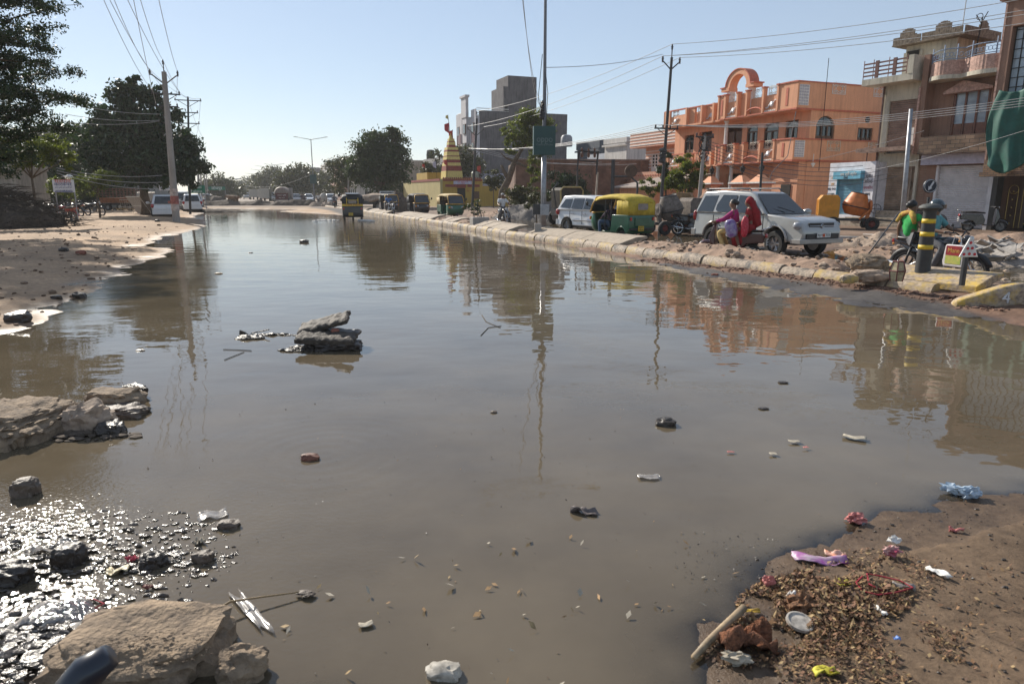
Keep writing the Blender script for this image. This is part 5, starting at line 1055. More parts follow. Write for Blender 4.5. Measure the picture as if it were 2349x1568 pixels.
# --- right-hand poles
bR = H(1516, 443, 38); bR.z = 0; tR = H(1541, 132, 38); pR, oR = vpole("black_pole", "tall black leaning pole with a V bracket, in front of the peach house", bR, tR, .10, .07, M_steel, [(H(1525, 295, 38).z, .75, 4)], (tR.z * .93, .45))
m = MB(); d = tR - bR
for i in range(4): c = d * (.40 + .02 * i); m.blob(c + Vector((-.1, 0, 0)), (.2, .15, .14), i, .5, 2)
m.build("cable_tangle", M_steel, pR)
bS = H(1603, 443, 35.5); bS.z = 0; tS = H(1617, 312, 35.5); pS, oS = vpole("service_pole", "shorter weathered pole with a knot of cables before the peach balconies", bS, tS, .12, .08, M_conc, [(tS.z * .99, .55, 3)], None)
m = MB(); d = tS - bS
for i in range(8): c = d * (.97 - .03 * i); m.ring(c, .16 + .05 * (i % 3), .02, 'y', 10, 4); m.blob(c, (.12, .1, .1), i, .5, 1)
m.build("cable_tangle", M_steel, pS)
bT = H(1745, 443, 30); bT.z = 0; tT = H(1749, 350, 30); vpole("steel_post", "short dark steel post standing just behind the silver car's roof", bT, tT, .055, .05, M_steel)
bU = H(2070, 520, 24); bU.z = .05; tU = H(2090, 250, 24); pU = thing("lamp_post", "plain grey tubular post in front of the cream shophouse", "post", bU); m = MB(); d = tU - bU; m.tube([(0, 0, -.2), d * .5, d], [.09, .075, .06], 12); m.build("pole", M_gal, pU, smooth=True)
bV = H(1082, 443, 66); bV.z = 0; tV = H(1094, 272, 66); pV, oV = vpole("tall_thin_pole", "tall thin dark pole in front of the temple and grey block", bV, tV, .13, .10, M_steel, [(H(1088, 345, 66).z, .7, 3)], (H(1092, 312, 66).z, .7))
bW = H(797, 443, 88); bW.z = 0; vpole("utility_pole", "thin bare pole between the acacia and the black taxi", bW, H(800, 372, 88), .12, .08, M_conc, [(H(800, 385, 88).z, .8, 3)])
# wires across the right
ends = [H(2349, -8, 26), H(2349, 18, 26), H(2349, 28, 26), H(2349, 48, 26)]
lb_ = ["topmost wire from the black pole's tip to the upper right corner", "upper of the two parallel wires crossing above the peach house roof arch", "lower of the two parallel wires crossing above the peach house roof arch", "fourth wire from the black pole's right bracket toward the brown building"]
GR = "overhead wires on the right"
for s_, e, l_ in zip([oR[2], oR[0], oR[0] + Vector((.05, .1, .02)), oR[1]], ends, lb_): wire(s_, e + (e - s_) * .1, .25, l_, .012, WL, GR)
for s_, e, l_ in zip([oR[2], oR[0], oR[1]], [oV[2], oV[0], oV[1]], ["upper", "middle", "lower"]): wire(s_, e, .5, l_ + " wire from the black pole's bracket down to the thin pole by the temple", .014, WL, GR)
for i in range(4): wire(oR[3 + i], H(2349, 225 + i * 6, 26), .35, ["topmost", "second", "third", "lowest"][i] + " of the four low wires crossing in front of the peach balconies", .011, WL, GR)
for i in range(3): wire(oR[3 + i], oV[3 + i], .5, ["upper", "middle", "lower"][i] + " cable from the black pole's cross arm past the hoarding to the temple pole", .016, WL, GR)
for i in range(3): wire(oV[3 + i], H(1380 + 40 * i, 372 + i * 2, 58), .6, ["first", "second", "third"][i] + " drooping cable between the temple pole and the transformer frame", .014, WL, GR)
for i in range(5): wire(tS + Vector((0, 0, -.3 - .15 * i)), H(1980 + 20 * i, 500 - 60 * 1 + i * 6 - 60, 33), .5 + .1 * i, ["top", "second", "third", "fourth", "lowest"][i] + " sagging service cable from the knotted pole toward the kiosk", .012, WM, GR)
wire(tS + Vector((0, 0, -.2)), FW(OHF, .4, .9, 3.3), .1, "short cable from the knotted pole to the peach house corner lamp", .012, WM, GR)
wire(H(2000, 330 + 60, 33), H(2349, 300, 26), .1, "thin cable rising past the upper brown shutter to the right", .008, WL, GR)
wire(FW(OHF, .3, .9, 3.5), H(2120, 300, 30), .1, "diagonal cable from the peach house corner up to the cream shophouse", .012, WM, GR)
dpp = MB(); dpp.tube([FW(OHF, .25, -.1, 6.2) + Vector((0, 0, 0)), FW(OHF, .22, -.4, 3.8), FW(OHF, .1, -1.3, 2.9), FW(OHF, -.2, -1.9, .3)], .022, 5); tag(dpp.build("down_cable", WM, None), "black cable hanging down the near corner of the peach house", "cable")
# --- two-post transformer frame
bX = H(1327, 443, 46); bX.z = 0; r = thing("transformer_frame", "black steel frame with hanging insulators between two leaning posts, before the pale houses", "power frame", bX)
P_ = lambda px, py: H(px, py, 46) - Vector((bX.x, bX.y, 0))
m = MB(); m.tube([P_(1328, 345), P_(1372, 350)], .06, 4); m.tube([P_(1328, 368), P_(1370, 372)], .04, 4); m.tube([P_(1328, 345), P_(1324, 392)], .05, 4); m.tube([P_(1372, 347), P_(1368, 400)], .06, 4); m.build("frame", M_steel, r)
m = MB(); m.tube([P_(1366, 470), P_(1371, 395)], [.09, .06], 8); m.build("post", mat("pale_post", (.45, .38, .30), .8), r); m = MB(); m.tube([P_(1322, 475), P_(1325, 390)], [.07, .05], 8); m.build("post", M_steel, r)
m = MB()
for px in (1335, 1350, 1364): q = P_(px, 362); insul(m, q, 2, .4); q = P_(px, 348); insul(m, q, 1.5, .25)
each(m, "insulator", mat("brown_insulator", (.12, .05, .03), .3), r, smooth=True)
# ================================================================ street lamps on the median
M_lp = mat("lamp_pole_grey", (.16, .16, .17), .45, .15, 8, metal=.3); M_sign = mat("teal_panel", (.012, .055, .055), .5, .1, 3); M_signb = mat("panel_text_grey", (.12, .17, .17), .6)
def lamp(name, label, base, Hh, panel=True, wid=2.6, group=None, det=0, pc=None):
  kf = 1 + max(0, base.y - 60) / 260
  r = thing(name, label, "street lamp", base, 0, group); m = MB(); m.tube([(0, 0, -.2), (0, 0, Hh * .35), (0, 0, Hh * .36), (0, 0, Hh)], [.10 * kf, .095 * kf, .075 * kf, .045 * kf], 12); m.build("pole", M_lp, r, smooth=40)
  ax = Vector((.99, .14, 0)); a = MB()
  for s in (-1, 1): a.tube([(0, 0, Hh - .12), ax * s * .5 + Vector((0, 0, Hh)), ax * s * wid * .72 + Vector((0, 0, Hh + .22))], [.04 * kf, .035 * kf, .03 * kf], 6)
  a.build("arm", M_lp, r, smooth=True)
  for s in (-1, 1):
    h_ = MB(); T = Matrix.Translation(ax * s * wid * .85 + Vector((0, 0, Hh + .25))) @ Matrix.Rotation(math.atan2(ax.y * s, ax.x * s), 4, 'Z') @ Matrix.Rotation(-.14, 4, 'Y'); h_.loft([(-.4, 0, .07), (-.35, .07, .08), (.1, .09, .14), (.38, .04, .12), (.4, 0, .1)], T); h_.build("lamp_head", mat("lamp_head_grey", (.25, .25, .26), .4), r, bev=.01)
  if panel:
    p = MB(); z0, z1, w = panel; p.box(-w / 2, w / 2, -.12, .12, z0, z1, TL(rz=R(8))); po = p.build("advert_panel", pc or M_sign, r, bev=.01)
    if det:
      text("lettering", "oppo", .34, TL(0, 0, (z0 + z1) / 2 + .05, R(8)) @ TL(0, -.125, 0) @ TXF, M_signb, po, w=.62)
      text("lettering", "Camera Phone", .11, TL(0, 0, (z0 + z1) / 2 - .15, R(8)) @ TL(0, -.125, 0) @ TXF, M_signb, po)
  return r
LB = H(1247, 443, 27.6); LB.z = .1; zt = H(1248, 296, LB.y).z; zb = H(1248, 362, LB.y).z;
L1 = lamp("street_lamp", "tall street lamp post carrying a dark green oppo hoarding, running out of the top", LB, 10.6, (zb, zt, .86), det=1)
m = MB(); m.box(-.42, -.14, -.10, .16, .82, 1.22); m.build("switch_box", M_steel, L1); m = MB(); m.box(-.13, .22, -.2, -.11, .80, 1.22); m.build("switch_box", M_gal, L1, bev=.01)
m = MB()
for i in range(5): m.blob((-.08, -.05, zt + .35 + .12 * i), (.12 - .012 * i, .1, .1), i, .5, 2)
m.tube([(-.05, -.1, zt + .3), (-.25, -.2, zt + 1), (-.1, -.1, zt + 2.6)], .012, 4); m.tube([(.06, -.08, zt), (.12, -.1, zt + 1.2), (.04, -.06, zt + 1.9)], .012, 4); m.build("cable_tangle", M_steel, L1)
m = MB(); m.tube([(0, 0, .4), (0, 0, zb)], [.108, .10], 12); m.build("lower_sleeve", M_gal, L1, smooth=True)
GL = "street lamps along the median"
for (px, py, D, lb_) in [(713, 319, 110, "nearest whole street lamp with two arms and a dark panel, above the far bank"), (629.5, 378, 209, "second whole street lamp beyond the nearest one, with a blue-green panel"), (605, 382, 226, "third whole street lamp, close left of the second"), (594, 390, 258, "fourth street lamp in the receding row"), (577.8, 399, 311, "fifth street lamp in the receding row"), (568, 404, 351, "sixth street lamp in the receding row"), (561.8, 409.6, 400, "last clearly visible street lamp of the row")]:
  t_ = H(px, py, D); bb = Vector((t_.x, t_.y, 0)); s = t_.z / 10.0
  lamp("street_lamp", lb_, bb, t_.z, (3.2 * s, 4.6 * s, 1.0) if D in (110, 209) else ((2.6, 3.6, .9) if D in (258, 311) else None), 2.6 if D == 110 else 3.0, GL, pc=None if D == 110 else mat("blue_panel", (.02, .08, .12), .5))
q = H(543, 411, 330); m = MB(); m.tube([(0, 0, 0), (0, 0, q.z)], [.3, .18], 8); r = thing("high_mast", "tall mast with a ring of floodlights in the haze at the road's end", "light mast", (q.x, q.y, 0)); m.build("pole", M_gal, r); m = MB(); m.lathe([(.3, q.z - .2), (1.9, q.z - .1), (1.9, q.z + .25), (.3, q.z + .4)], (0, 0, 0), 12); m.build("floodlight_ring", M_gal, r)
wire(Vector((LB.x, LB.y, H(1250, 155, LB.y).z)), oR[0] + Vector((0, .1, .1)), .15, "wire from the hoarding lamp post to the black pole's bracket", .012, WL, GR)
wire(H(1198, -5, 22), Vector((LB.x - .12, LB.y, H(1235, 235, LB.y).z)), .6, "thin loose wire hanging from the top of the picture to the hoarding lamp post", .008, WL, GR)
wire(H(1200, -5, 22.3), Vector((LB.x - .1, LB.y, H(1238, 240, LB.y).z)), .9, "second loose wire looping down left of the hoarding lamp post", .008, WL, GR)
wire(Vector((H(713, 400, 110).x, 110, H(713, 400, 110).z)), H(560, 425, 140), 1.0, "long low wire sagging left from the nearest whole street lamp", .012, WM, GW)
wire(H(713, 372, 110), H(900, 392, 88), 1.5, "long wire from the nearest whole street lamp to the round tree", .02, WL, GR)
# ================================================================ vehicles
M_tyre = mat("tyre_rubber", (.022, .021, .02), .85, .25, 20); M_chr = mat("chrome", (.55, .55, .56), .18, .05, metal=1.0); M_blk = mat("black_plastic", (.018, .018, .02), .5, .2, 12)
M_hl = mat("lamp_glass", (.30, .31, .33), .06, .1, coat=1); M_tail = mat("tail_red", (.35, .01, .01), .25, .1, coat=.6); M_amb = mat("indicator_amber", (.6, .22, .02), .3); M_plw = mat("plate_white", (.62, .62, .6), .5); M_ply = mat("plate_yellow", (.62, .42, .03), .5)
M_let = mat("plate_letters", (.02, .02, .02), .6); M_eng = mat("engine_metal", (.16, .155, .15), .45, .3, 10, metal=.7); M_gwin = glass("car_glass", (.018, .022, .026), .04)
M_dust = mat("road_dust", (.25, .18, .13), .9)
def wheel(root, x, y, r, w, rim=.62, nm="wheel", spokes=6, rimm=None):
  t = MB(); t.lathe([(r * rim, -w / 2), (r * .93, -w / 2), (r, -w * .3), (r, w * .3), (r * .93, w / 2), (r * rim, w / 2), (r * rim * .96, 0), (r * rim, -w / 2)], (x, y, r), 28, None, 'y', cap=False); o = t.build(nm, M_tyre, root, smooth=35)
  g = MB(); s = -1 if y < 0 else 1; g.lathe([(r * rim * .97, -w * .35), (r * rim, w * .0), (r * rim * .9, w * .30), (r * rim * .82, w * .1), (r * rim * .4, w * .05), (r * .18, w * .18), (.01, w * .2)], (x, y, r), 24, None if s > 0 else Matrix.Translation((0, 2 * y, 0)) @ Matrix.Scale(-1, 4, (0, 1, 0)), 'y')
  for i in range(spokes):
    a = 2 * math.pi * i / spokes; g.tube([(x + r * .15 * math.cos(a), y + s * w * .16, r + r * .15 * math.sin(a)), (x + r * rim * .85 * math.cos(a), y + s * w * .2, r + r * rim * .85 * math.sin(a))], r * .07, 5)
  g.build("rim", rimm or mat("alloy", (.35, .35, .36), .3, .15, metal=.8), o, smooth=40); return o
def plate(root, T, s, mm, w=.5, h=.12, two=False):
  p = MB(); p.box(-w / 2, w / 2, -.008, 0, -h / 2, h / 2, T); o = p.build("number_plate", mm, root)
  if two: text("lettering", s[0], h * .42, T @ TL(0, -.01, h * .2) @ TXF, M_let, o, .002, w=w * .8); text("lettering", s[1], h * .42, T @ TL(0, -.01, -h * .25) @ TXF, M_let, o, .002, w=w * .8)
  else: text("lettering", s, h * .7, T @ TL(0, -.01, 0) @ TXF, M_let, o, .002, w=w * .86)
  return o
def arch(cx, r, z0, n=8): return [(cx - r * math.cos(math.pi * i / n), z0 + r * math.sin(math.pi * i / n)) for i in range(n + 1)]
def car(name, label, cat, loc, rz, sp, group=None, paint=None):
  """body lofts, windows, lamps and wheels from a measured side profile (x forward)"""
  r = thing(name, label, cat, loc, rz, group); P = paint or sp['paint']; W = sp['w']; wr = sp['wr']; xf, xr = sp['axles']
  zs = sp['sill']; low = sp['low']
  bot = [(sp['rear'], zs)] + [(x, zz) for x, zz in arch(xr, wr * 1.22, zs)] + [(x, zz) for x, zz in arch(xf, wr * 1.22, zs)] + [(sp['front'], zs)]
  prof = [(x, z, W * .93) for x, z in bot] + [(x, z, W * f) for x, z, f in low]
  b = MB(); b.loft(prof)
  up = sp['up']; b.loft([(x, z, w) for x, z, w in up])
  b.build("body", P, r, smooth=38, bev=.045, seg=3)
  u = MB(); u.box(sp['rear'] + .15, sp['front'] - .15, -W * .80, W * .80, zs - .08, zs + .3); u.build("underbody", M_blk, r)
  zb = sp['belt']; zt = sp['roof']; wb, wt_ = sp['wb'], sp['wt']
  def sy(z): return wb + (wt_ - wb) * (z - zb) / (zt - zb)
  for pts in sp['wins']:
    for s in (-1, 1):
      g = MB(); vs = [(x, s * (sy(z) + .007), z) for x, z in pts]; g.add(vs, [tuple(range(len(vs)))]); g.build("side_window", M_gwin, r, thick=.008)
  for nm, (xa, za, wa), (xb, zb_, wb_) in sp['glass']:
    g = MB(); g.add([(xa, -wa, za), (xa, wa, za), (xb, wb_, zb_), (xb, -wb_, zb_)], [(0, 1, 2, 3)]); g.build(nm, M_gwin, r, thick=.01)
  for x in sp['seams']:
    for s in (-1, 1): m = MB(); m.box(x - .006, x + .006, s * W * .985 - .012, s * W * .985 + .012, zs + .08, zb - .02); m.build("door_seam", M_blk, r)
  for x in sp['handles']:
    for s in (-1, 1): m = MB(); m.box(x - .09, x + .09, s * (W * .99) - .02, s * (W * .99) + .035, zb - .16, zb - .12); m.build("door_handle", sp.get('hm', P), r, bev=.01)
  for s in (-1, 1):
    m = MB(); m.blob((sp['mx'], s * (W + .13), zb + .09), (.09, .13, .10), 1, 0, 2, flat=.7); m.tube([(sp['mx'], s * (W * .9), zb + .03), (sp['mx'], s * (W + .05), zb + .06)], .03, 6); m.build("wing_mirror", P, r, smooth=True)
    for (x, y, z, a, b_, c, nm, mm) in sp['lamps']: m = MB(); m.blob((x, s * y, z), (a, b_, c), 1, 0, 2, flat=.75); m.build(nm, mm, r, smooth=True)
    for x in (xf, xr):
      wheel(r, x, s * (W - .12), wr, .22 if wr > .33 else .19, .64, spokes=sp.get('spokes', 6))
      a = MB(); a.tube([(x - wr * 1.24 * math.cos(t), s * (W * .95), zs + wr * 1.24 * math.sin(t)) for t in [math.pi * i / 10 for i in range(11)]], .04 if sp.get('flare') else .02, 6); a.build("wheel_arch", P if sp.get('flare') else M_blk, r, smooth=True)
    if sp.get('mould'): z, x0, x1 = sp['mould']; m = MB(); m.box(x0, x1, s * W - .015, s * W + .022, z, z + .05); m.build("side_moulding", sp.get('mm', M_chr), r, bev=.01)
    if sp.get('rails'): x0, x1, y, z = sp['rails']; m = MB(); m.tube([(x0, s * y, z), (x0 + .1, s * y, z + .06), (x1 - .1, s * y, z + .07), (x1, s * y, z - .01)], .022, 6); m.build("roof_rail", mat("rail_grey", (.10, .10, .11), .4), r, smooth=True)
  for (x0, x1, y, z0, z1, nm, mm) in sp['boxes']: m = MB(); m.box(x0, x1, -y, y, z0, z1); m.build(nm, mm, r, bev=.012)
  return r
WHITE = mat("car_white", (.66, .66, .66), .28, .05, 3, coat=.6); SILV = mat("car_silver", (.35, .345, .33), .25, .04, 3, coat=.8, metal=.25)
SUV = dict(paint=SILV, w=.90, wr=.37, axles=(1.42, -1.30), sill=.45, rear=-2.28, front=2.22, belt=1.17, roof=1.83, wb=.85, wt=.68, flare=True, spokes=6,
  low=[(2.34, .55, .80), (2.36, .78, .80), (2.27, .98, .80), (2.12, 1.08, .84), (1.55, 1.17, .87), (.98, 1.22, .88), (-2.22, 1.20, .88), (-2.30, .98, .88), (-2.34, .66, .86)],
  up=[(1.0, 1.20, .84), (.30, 1.80, .66), (.1, 1.86, .66), (-1.0, 1.91, .67), (-1.9, 1.88, .67), (-2.02, 1.82, .68), (-2.24, 1.19, .84)],
  wins=[[(.84, 1.23), (.22, 1.73), (-.28, 1.76), (-.28, 1.23)], [(-.38, 1.23), (-.38, 1.76), (-1.02, 1.77), (-1.22, 1.45), (-1.22, 1.30), (-1.1, 1.23)], [(-1.36, 1.24), (-1.25, 1.75), (-1.90, 1.74), (-2.12, 1.24)]],
  glass=[("windscreen", (1.02, 1.22, .72), (.33, 1.80, .58)), ("rear_window", (-2.25, 1.22, .66), (-2.06, 1.76, .56))], seams=(.95, -.33, -1.25), handles=(-.15, -1.08), mx=.80, hm=SILV,
  lamps=[(2.13, .66, .92, .14, .20, .115, "headlight", M_hl), (2.28, .62, .60, .07, .09, .06, "fog_lamp", M_hl), (-2.27, .76, 1.1, .05, .10, .18, "tail_light", M_tail)],
  mould=(.72, -1.0, 1.1), mm=SILV, rails=(-1.95, .1, .6, 1.90),
  boxes=[(2.22, 2.315, .48, .82, 1.0, "grille", M_blk), (2.30, 2.33, .47, .90, .925, "grille_bar", M_chr), (2.33, 2.39, .62, .56, .70, "lower_grille", M_blk), (2.0, 2.37, .84, .42, .55, "bumper_lip", SILV), (-2.40, -2.2, .84, .45, .66, "rear_bumper", SILV)])
SUVC = G(1800, 590); SL = Vector((7.55, 20.9, .0)); SRZ = R(-66)
suv = car("silver_car", "silver white high roofed car with roof rails and dark windows behind the two women on a scooter", "car", SL, SRZ, SUV)
suv.scale = (.96,) * 3; suv['label'] = "large silver car with roof rails behind the two women on a scooter"
plate(suv, TL(2.41, 0, .66, R(90)) @ Matrix.Identity(4), "RJ19 1333", M_plw, .52, .13)
m = MB(); m.ring((2.335, 0, .912), .055, .012, 'x', 14, 5); m.tube([(2.335, -.04, .93), (2.335, .04, .93)], .008, 4); m.tube([(2.335, 0, .87), (2.335, 0, .93)], .008, 4); m.build("badge", M_chr, suv)
m = MB(); m.box(2.42, 2.424, -.05, .04, .61, .70); m.build("plate_tassel", mat("tassel_orange", (.5, .08, .02), .7), suv)
m = MB(); m.tube([(.99, .3, 1.26), (.8, -.2, 1.42)], .012, 4); m.tube([(1.0, -.1, 1.26), (.8, -.55, 1.40)], .012, 4); m.build("wipers", M_blk, suv)
MPV = dict(paint=WHITE, w=.85, wr=.315, axles=(1.35, -1.36), sill=.30, rear=-2.05, front=2.05, belt=.98, roof=1.58, wb=.82, wt=.62, spokes=10,
  low=[(2.12, .45, .70), (2.14, .66, .72), (2.05, .82, .76), (1.6, .95, .82), (1.2, 1.03, .83), (-2.08, 1.0, .83), (-2.14, .85, .83), (-2.16, .5, .80)],
  up=[(1.25, 1.0, .80), (.35, 1.56, .60), (.0, 1.63, .60), (-1.1, 1.66, .60), (-1.78, 1.62, .60), (-1.86, 1.58, .60), (-2.10, .99, .80)],
  wins=[[(.98, 1.04), (.30, 1.50), (-.18, 1.52), (-.18, 1.04)], [(-.26, 1.04), (-.26, 1.52), (-1.0, 1.52), (-1.05, 1.06)], [(-1.14, 1.07), (-1.09, 1.51), (-1.62, 1.48), (-1.88, 1.12)]],
  glass=[("windscreen", (1.27, 1.03, .68), (.38, 1.56, .52)), ("rear_window", (-2.12, 1.03, .62), (-1.90, 1.54, .5))], seams=(1.05, -.22, -1.08), handles=(-.08, -.92), mx=.95, hm=M_chr,
  lamps=[(1.98, .60, .78, .15, .14, .10, "headlight", M_hl), (-2.08, .74, .90, .09, .11, .14, "tail_light", M_tail)], mould=(.52, -.9, .95),
  boxes=[(2.08, 2.15, .40, .55, .68, "grille", M_blk), (-2.20, -2.05, .78, .32, .55, "rear_bumper", WHITE)])
mpv = car("white_car", "white family car behind the green and yellow taxi, its tail toward the lamp post", "car", (3.95, 31.4, .0), R(-56), MPV)
# --- small distant cars: plain copies of the two shapes
FAR = []
for (px, Y, rz, pm, lb_) in [(372, 50, R(118), WHITE, "white car parked behind the leaning gate panels on the left"), (415, 72, R(115), SILV, "grey car behind the concrete pole on the left"), (436, 66, R(118), WHITE, "white car right of the concrete pole, half behind the steel pole"),
    (447, 84, R(115), WHITE, "white van among parked cars at the left far bank"), (630, 150, R(-68), SILV, "pale car heading this way beyond the earth bank, left of the tanker"), (678, 118, R(-68), mat("car_dark", (.10, .10, .11), .3, coat=.5), "dark car beyond the earth bank, right of the water tanker"), (707, 125, R(-68), WHITE, "white car facing this way beside the nearest whole street lamp"), (757, 112, R(-68), WHITE, "white car facing this way left of the black taxi"),
    (506, 175, R(100), SILV, "silver car on the far road between the poles and the cattle"), (475, 150, R(20), WHITE, "white car side-on beyond the small rubble heap at far left"), (565, 210, R(-68), SILV, "small faint car in the dusty distance")]:
  q = H(px, 443, Y); FAR.append(car("parked_car" if px < 460 else "distant_car", lb_, "car", (q.x, q.y, 0), rz, MPV if pm is not SILV else SUV, "cars parked on the left bank" if px < 460 else "cars on the far road", pm))
# ================================================================ auto-rickshaw
def tuktuk(label, loc, rz, low, can, trim, group=None, driver=False, open_=True, plate_s=None, rear_y=None):
  r = thing("auto_rickshaw", label, "auto rickshaw", loc, rz, group)
  # lower tub: rear box + floor + nose cowl
  b = MB(); b.loft([(-1.32, .42, .58), (-1.36, .75, .62), (-1.32, .98, .63), (-.42, .98, .64), (-.38, .55, .64), (-.30, .36, .62), (-.72, .36, .62)] + [(x, z, .62) for x, z in arch(-.92, .26, .30)][::-1] + [(-1.25, .36, .60)]); b.loft([(-.40, .30, .6), (-.40, .38, .6), (.72, .38, .52), (.72, .30, .5)])
  b.build("rear_body", low, r, smooth=40, bev=.03, seg=3)
  c = MB(); N = 9; v = []
  sec = [(.66, .98, .58), (.90, .97, .52), (1.06, .92, .40), (1.16, .80, .26), (1.20, .62, .20), (1.16, .46, .18), (1.0, .38, .26), (.72, .32, .46)]
  # cowl: stacked horizontal slices bulging forward
  sl = [(.30, .62, .50, .84), (.45, .60, .58, 1.08), (.65, .60, .60, 1.16), (.82, .62, .60, 1.12), (.97, .64, .59, 1.02), (1.02, .64, .58, .96)]
  for z, x0, w, xf in sl:
    for i in range(N): t = math.pi * i / (N - 1) - math.pi / 2; v.append((x0 + (xf - x0) * max(0, math.cos(t)) ** .6, w * math.sin(t), z))
  c.add(v, [(j * N + i, j * N + i + 1, (j + 1) * N + i + 1, (j + 1) * N + i) for j in range(len(sl) - 1) for i in range(N - 1)] + [tuple((len(sl) - 1) * N + i for i in range(N))]); c.build("front_cowl", low, r, smooth=50, thick=.02)
  # trim band over the cowl
  t = MB(); t.tube([(.63 + .40 * max(0, math.cos(a)) ** .6, .60 * math.sin(a), 1.03) for a in [math.pi * i / 12 - math.pi / 2 for i in range(13)]], .035, 6); t.build("trim_band", trim, r, smooth=True)
  # screen frame and glass (leaning)
  fr_ = MB(); A = [(.98, .56, 1.04), (.70, .52, 1.60)]
  for s in (-1, 1): fr_.tube([(.98, s * .56, 1.03), (.84, s * .55, 1.35), (.70, s * .50, 1.60)], .028, 6)
  fr_.tube([(.70, -.50, 1.60), (.73, 0, 1.62), (.70, .50, 1.60)], .035, 6); fr_.build("screen_frame", trim, r, smooth=True)
  g = MB(); g.add([(.985, -.53, 1.06), (1.0, 0, 1.06), (.985, .53, 1.06), (.72, .48, 1.57), (.74, 0, 1.58), (.72, -.48, 1.57)], [(0, 1, 4, 5), (1, 2, 3, 4)]); g.build("windscreen", M_gwin, r, thick=.006)
  # canvas hood: rounded roof, closed rear and rear quarters
  h_ = MB(); xs_ = [-1.34, -1.30, -1.05, -.7, -.35, 0, .35, .72]; zr = [1.42, 1.56, 1.66, 1.71, 1.72, 1.71, 1.69, 1.63]; ww = [.60, .62, .635, .64, .64, .63, .60, .54]; K = 11; v = []
  for x, z, w in zip(xs_, zr, ww):
    for i in range(K): a = math.pi * i / (K - 1); v.append((x + .008 * math.sin(i * 5 + x * 9), w * math.copysign(abs(math.cos(a)) ** .45, math.cos(a)), z - .17 + .17 * math.sin(a) ** .6 + (.012 * math.sin(x * 14) if 0 < i < K - 1 else 0)))
  h_.add(v, [(j * K + i, j * K + i + 1, (j + 1) * K + i + 1, (j + 1) * K + i) for j in range(len(xs_) - 1) for i in range(K - 1)])
  h_.build("canopy", can, r, smooth=60, thick=.02)
  q = MB(); wv = lambda s, k: .012 * math.sin(s * 23 + k)
  # rear and side curtains
  for s in (-1, 1):
    nn = 12; v = []
    for i in range(nn + 1):
      x = -1.33 + (.66 * i / nn) ; v += [(x, s * (.615 + wv(i / nn * 2, 1)), .97), (x, s * (.628 + wv(i / nn * 2, 2) * .5), 1.46 + .12 * min(1, i / 4) * .3)]
    q.add(v, [(2 * i, 2 * i + 2, 2 * i + 3, 2 * i + 1) for i in range(nn)])
  v = []; nn = 16
  for i in range(nn + 1): y = -.62 + 1.24 * i / nn; v += [(-1.345 + wv(i / nn * 3, 0), y, .97), (-1.35 + wv(i / nn * 3, 1), y, 1.2), (-1.33, y, 1.50 if abs(y) < .55 else 1.42)]
  q.add(v, [(3 * i, 3 * i + 3, 3 * i + 4, 3 * i + 1) for i in range(nn)] + [(3 * i + 1, 3 * i + 4, 3 * i + 5, 3 * i + 2) for i in range(nn)])
  q.build("curtain", can, r, smooth=60, thick=.012)
  w_ = MB(); w_.prism([(-.24 + (.04 if k in (0, 3) else 0), z) for k, z in ((0, 1.16), (1, 1.2), (2, 1.34), (3, 1.38))] + [(.24 - (.04 if k in (0, 3) else 0), z) for k, z in ((3, 1.38), (2, 1.34), (1, 1.2), (0, 1.16))], -1.39, -1.372, 'x'); w_.build("rear_window", mat("dusty_plastic", (.26, .22, .20), .4, .2), r)
  wf = MB(); wf.tube([(-1.385, a, b_) for a, b_ in ((-.25, 1.17), (-.25, 1.37), (-.22, 1.40), (.22, 1.40), (.25, 1.37), (.25, 1.17), (.22, 1.14), (-.22, 1.14))], .016, 5, closed=True); wf.build("window_piping", can, r)
  p = MB()
  for s in (-1, 1):
    p.tube([(-.34, s * .62, .95), (-.36, s * .60, 1.58)], .02, 6); p.tube([(.0, s * .60, .38), (.02, s * .6, 1.0), (.02, s * .59, 1.58)], .02, 6)
  p.tube([(-.02, -.6, 1.0), (-.02, .6, 1.0)], .02, 6); p.build("frame_tubes", M_blk, r)
  s_ = MB(); s_.box(-1.2, -.62, -.56, .56, .62, .78); s_.box(-1.3, -1.15, -.56, .56, .78, 1.25); s_.box(-.1, .25, -.35, .35, .62, .74); s_.build("seat", mat("seat_vinyl", (.06, .02, .02), .5), r, bev=.03)
  l = MB(); l.blob((1.17, 0, .70), (.05, .10, .10), 1, 0, 2);
  for s in (-1, 1):
    k_ = MB(); k_.blob((1.08, s * .36, .82), (.06, .085, .08), 1, 0, 2); k_.build("headlight", M_hl, r, smooth=True)
    k_ = MB(); k_.box(.98, 1.04, s * .50 - .05, s * .50 + .05, .76, .88); k_.build("indicator", M_amb, r, bev=.01)
    k_ = MB(); k_.box(-1.39, -1.36, s * .53 - .045, s * .53 + .045, .78, .90); k_.build("tail_light", M_tail, r, bev=.01)
    k_ = MB(); k_.tube([(.92, s * .56, 1.25), (1.0, s * .68, 1.3)], .012, 5); k_.blob((1.0, s * .70, 1.36), (.03, .055, .09), 1, 0, 2); k_.build("mirror", M_blk, r, smooth=True)
    wheel(r, -.92, s * .52, .21, .12, .55, spokes=0, rimm=M_dust)
    k_ = MB(); k_.tube([(-.92 - .27 * math.cos(t_), s * .60, .30 + .27 * math.sin(t_)) for t_ in [math.pi * i / 8 for i in range(9)]], .03, 5); k_.build("mudguard", low, r, smooth=True)
  wheel(r, .90, 0.0, .21, .11, .55, spokes=0, rimm=M_dust)
  k_ = MB(); k_.tube([(.90 - .27 * math.cos(t_), 0, .24 + .26 * math.sin(t_)) for t_ in [math.pi * i / 8 for i in range(9)]], .06, 6); k_.build("mudguard", M_blk, r, smooth=True)
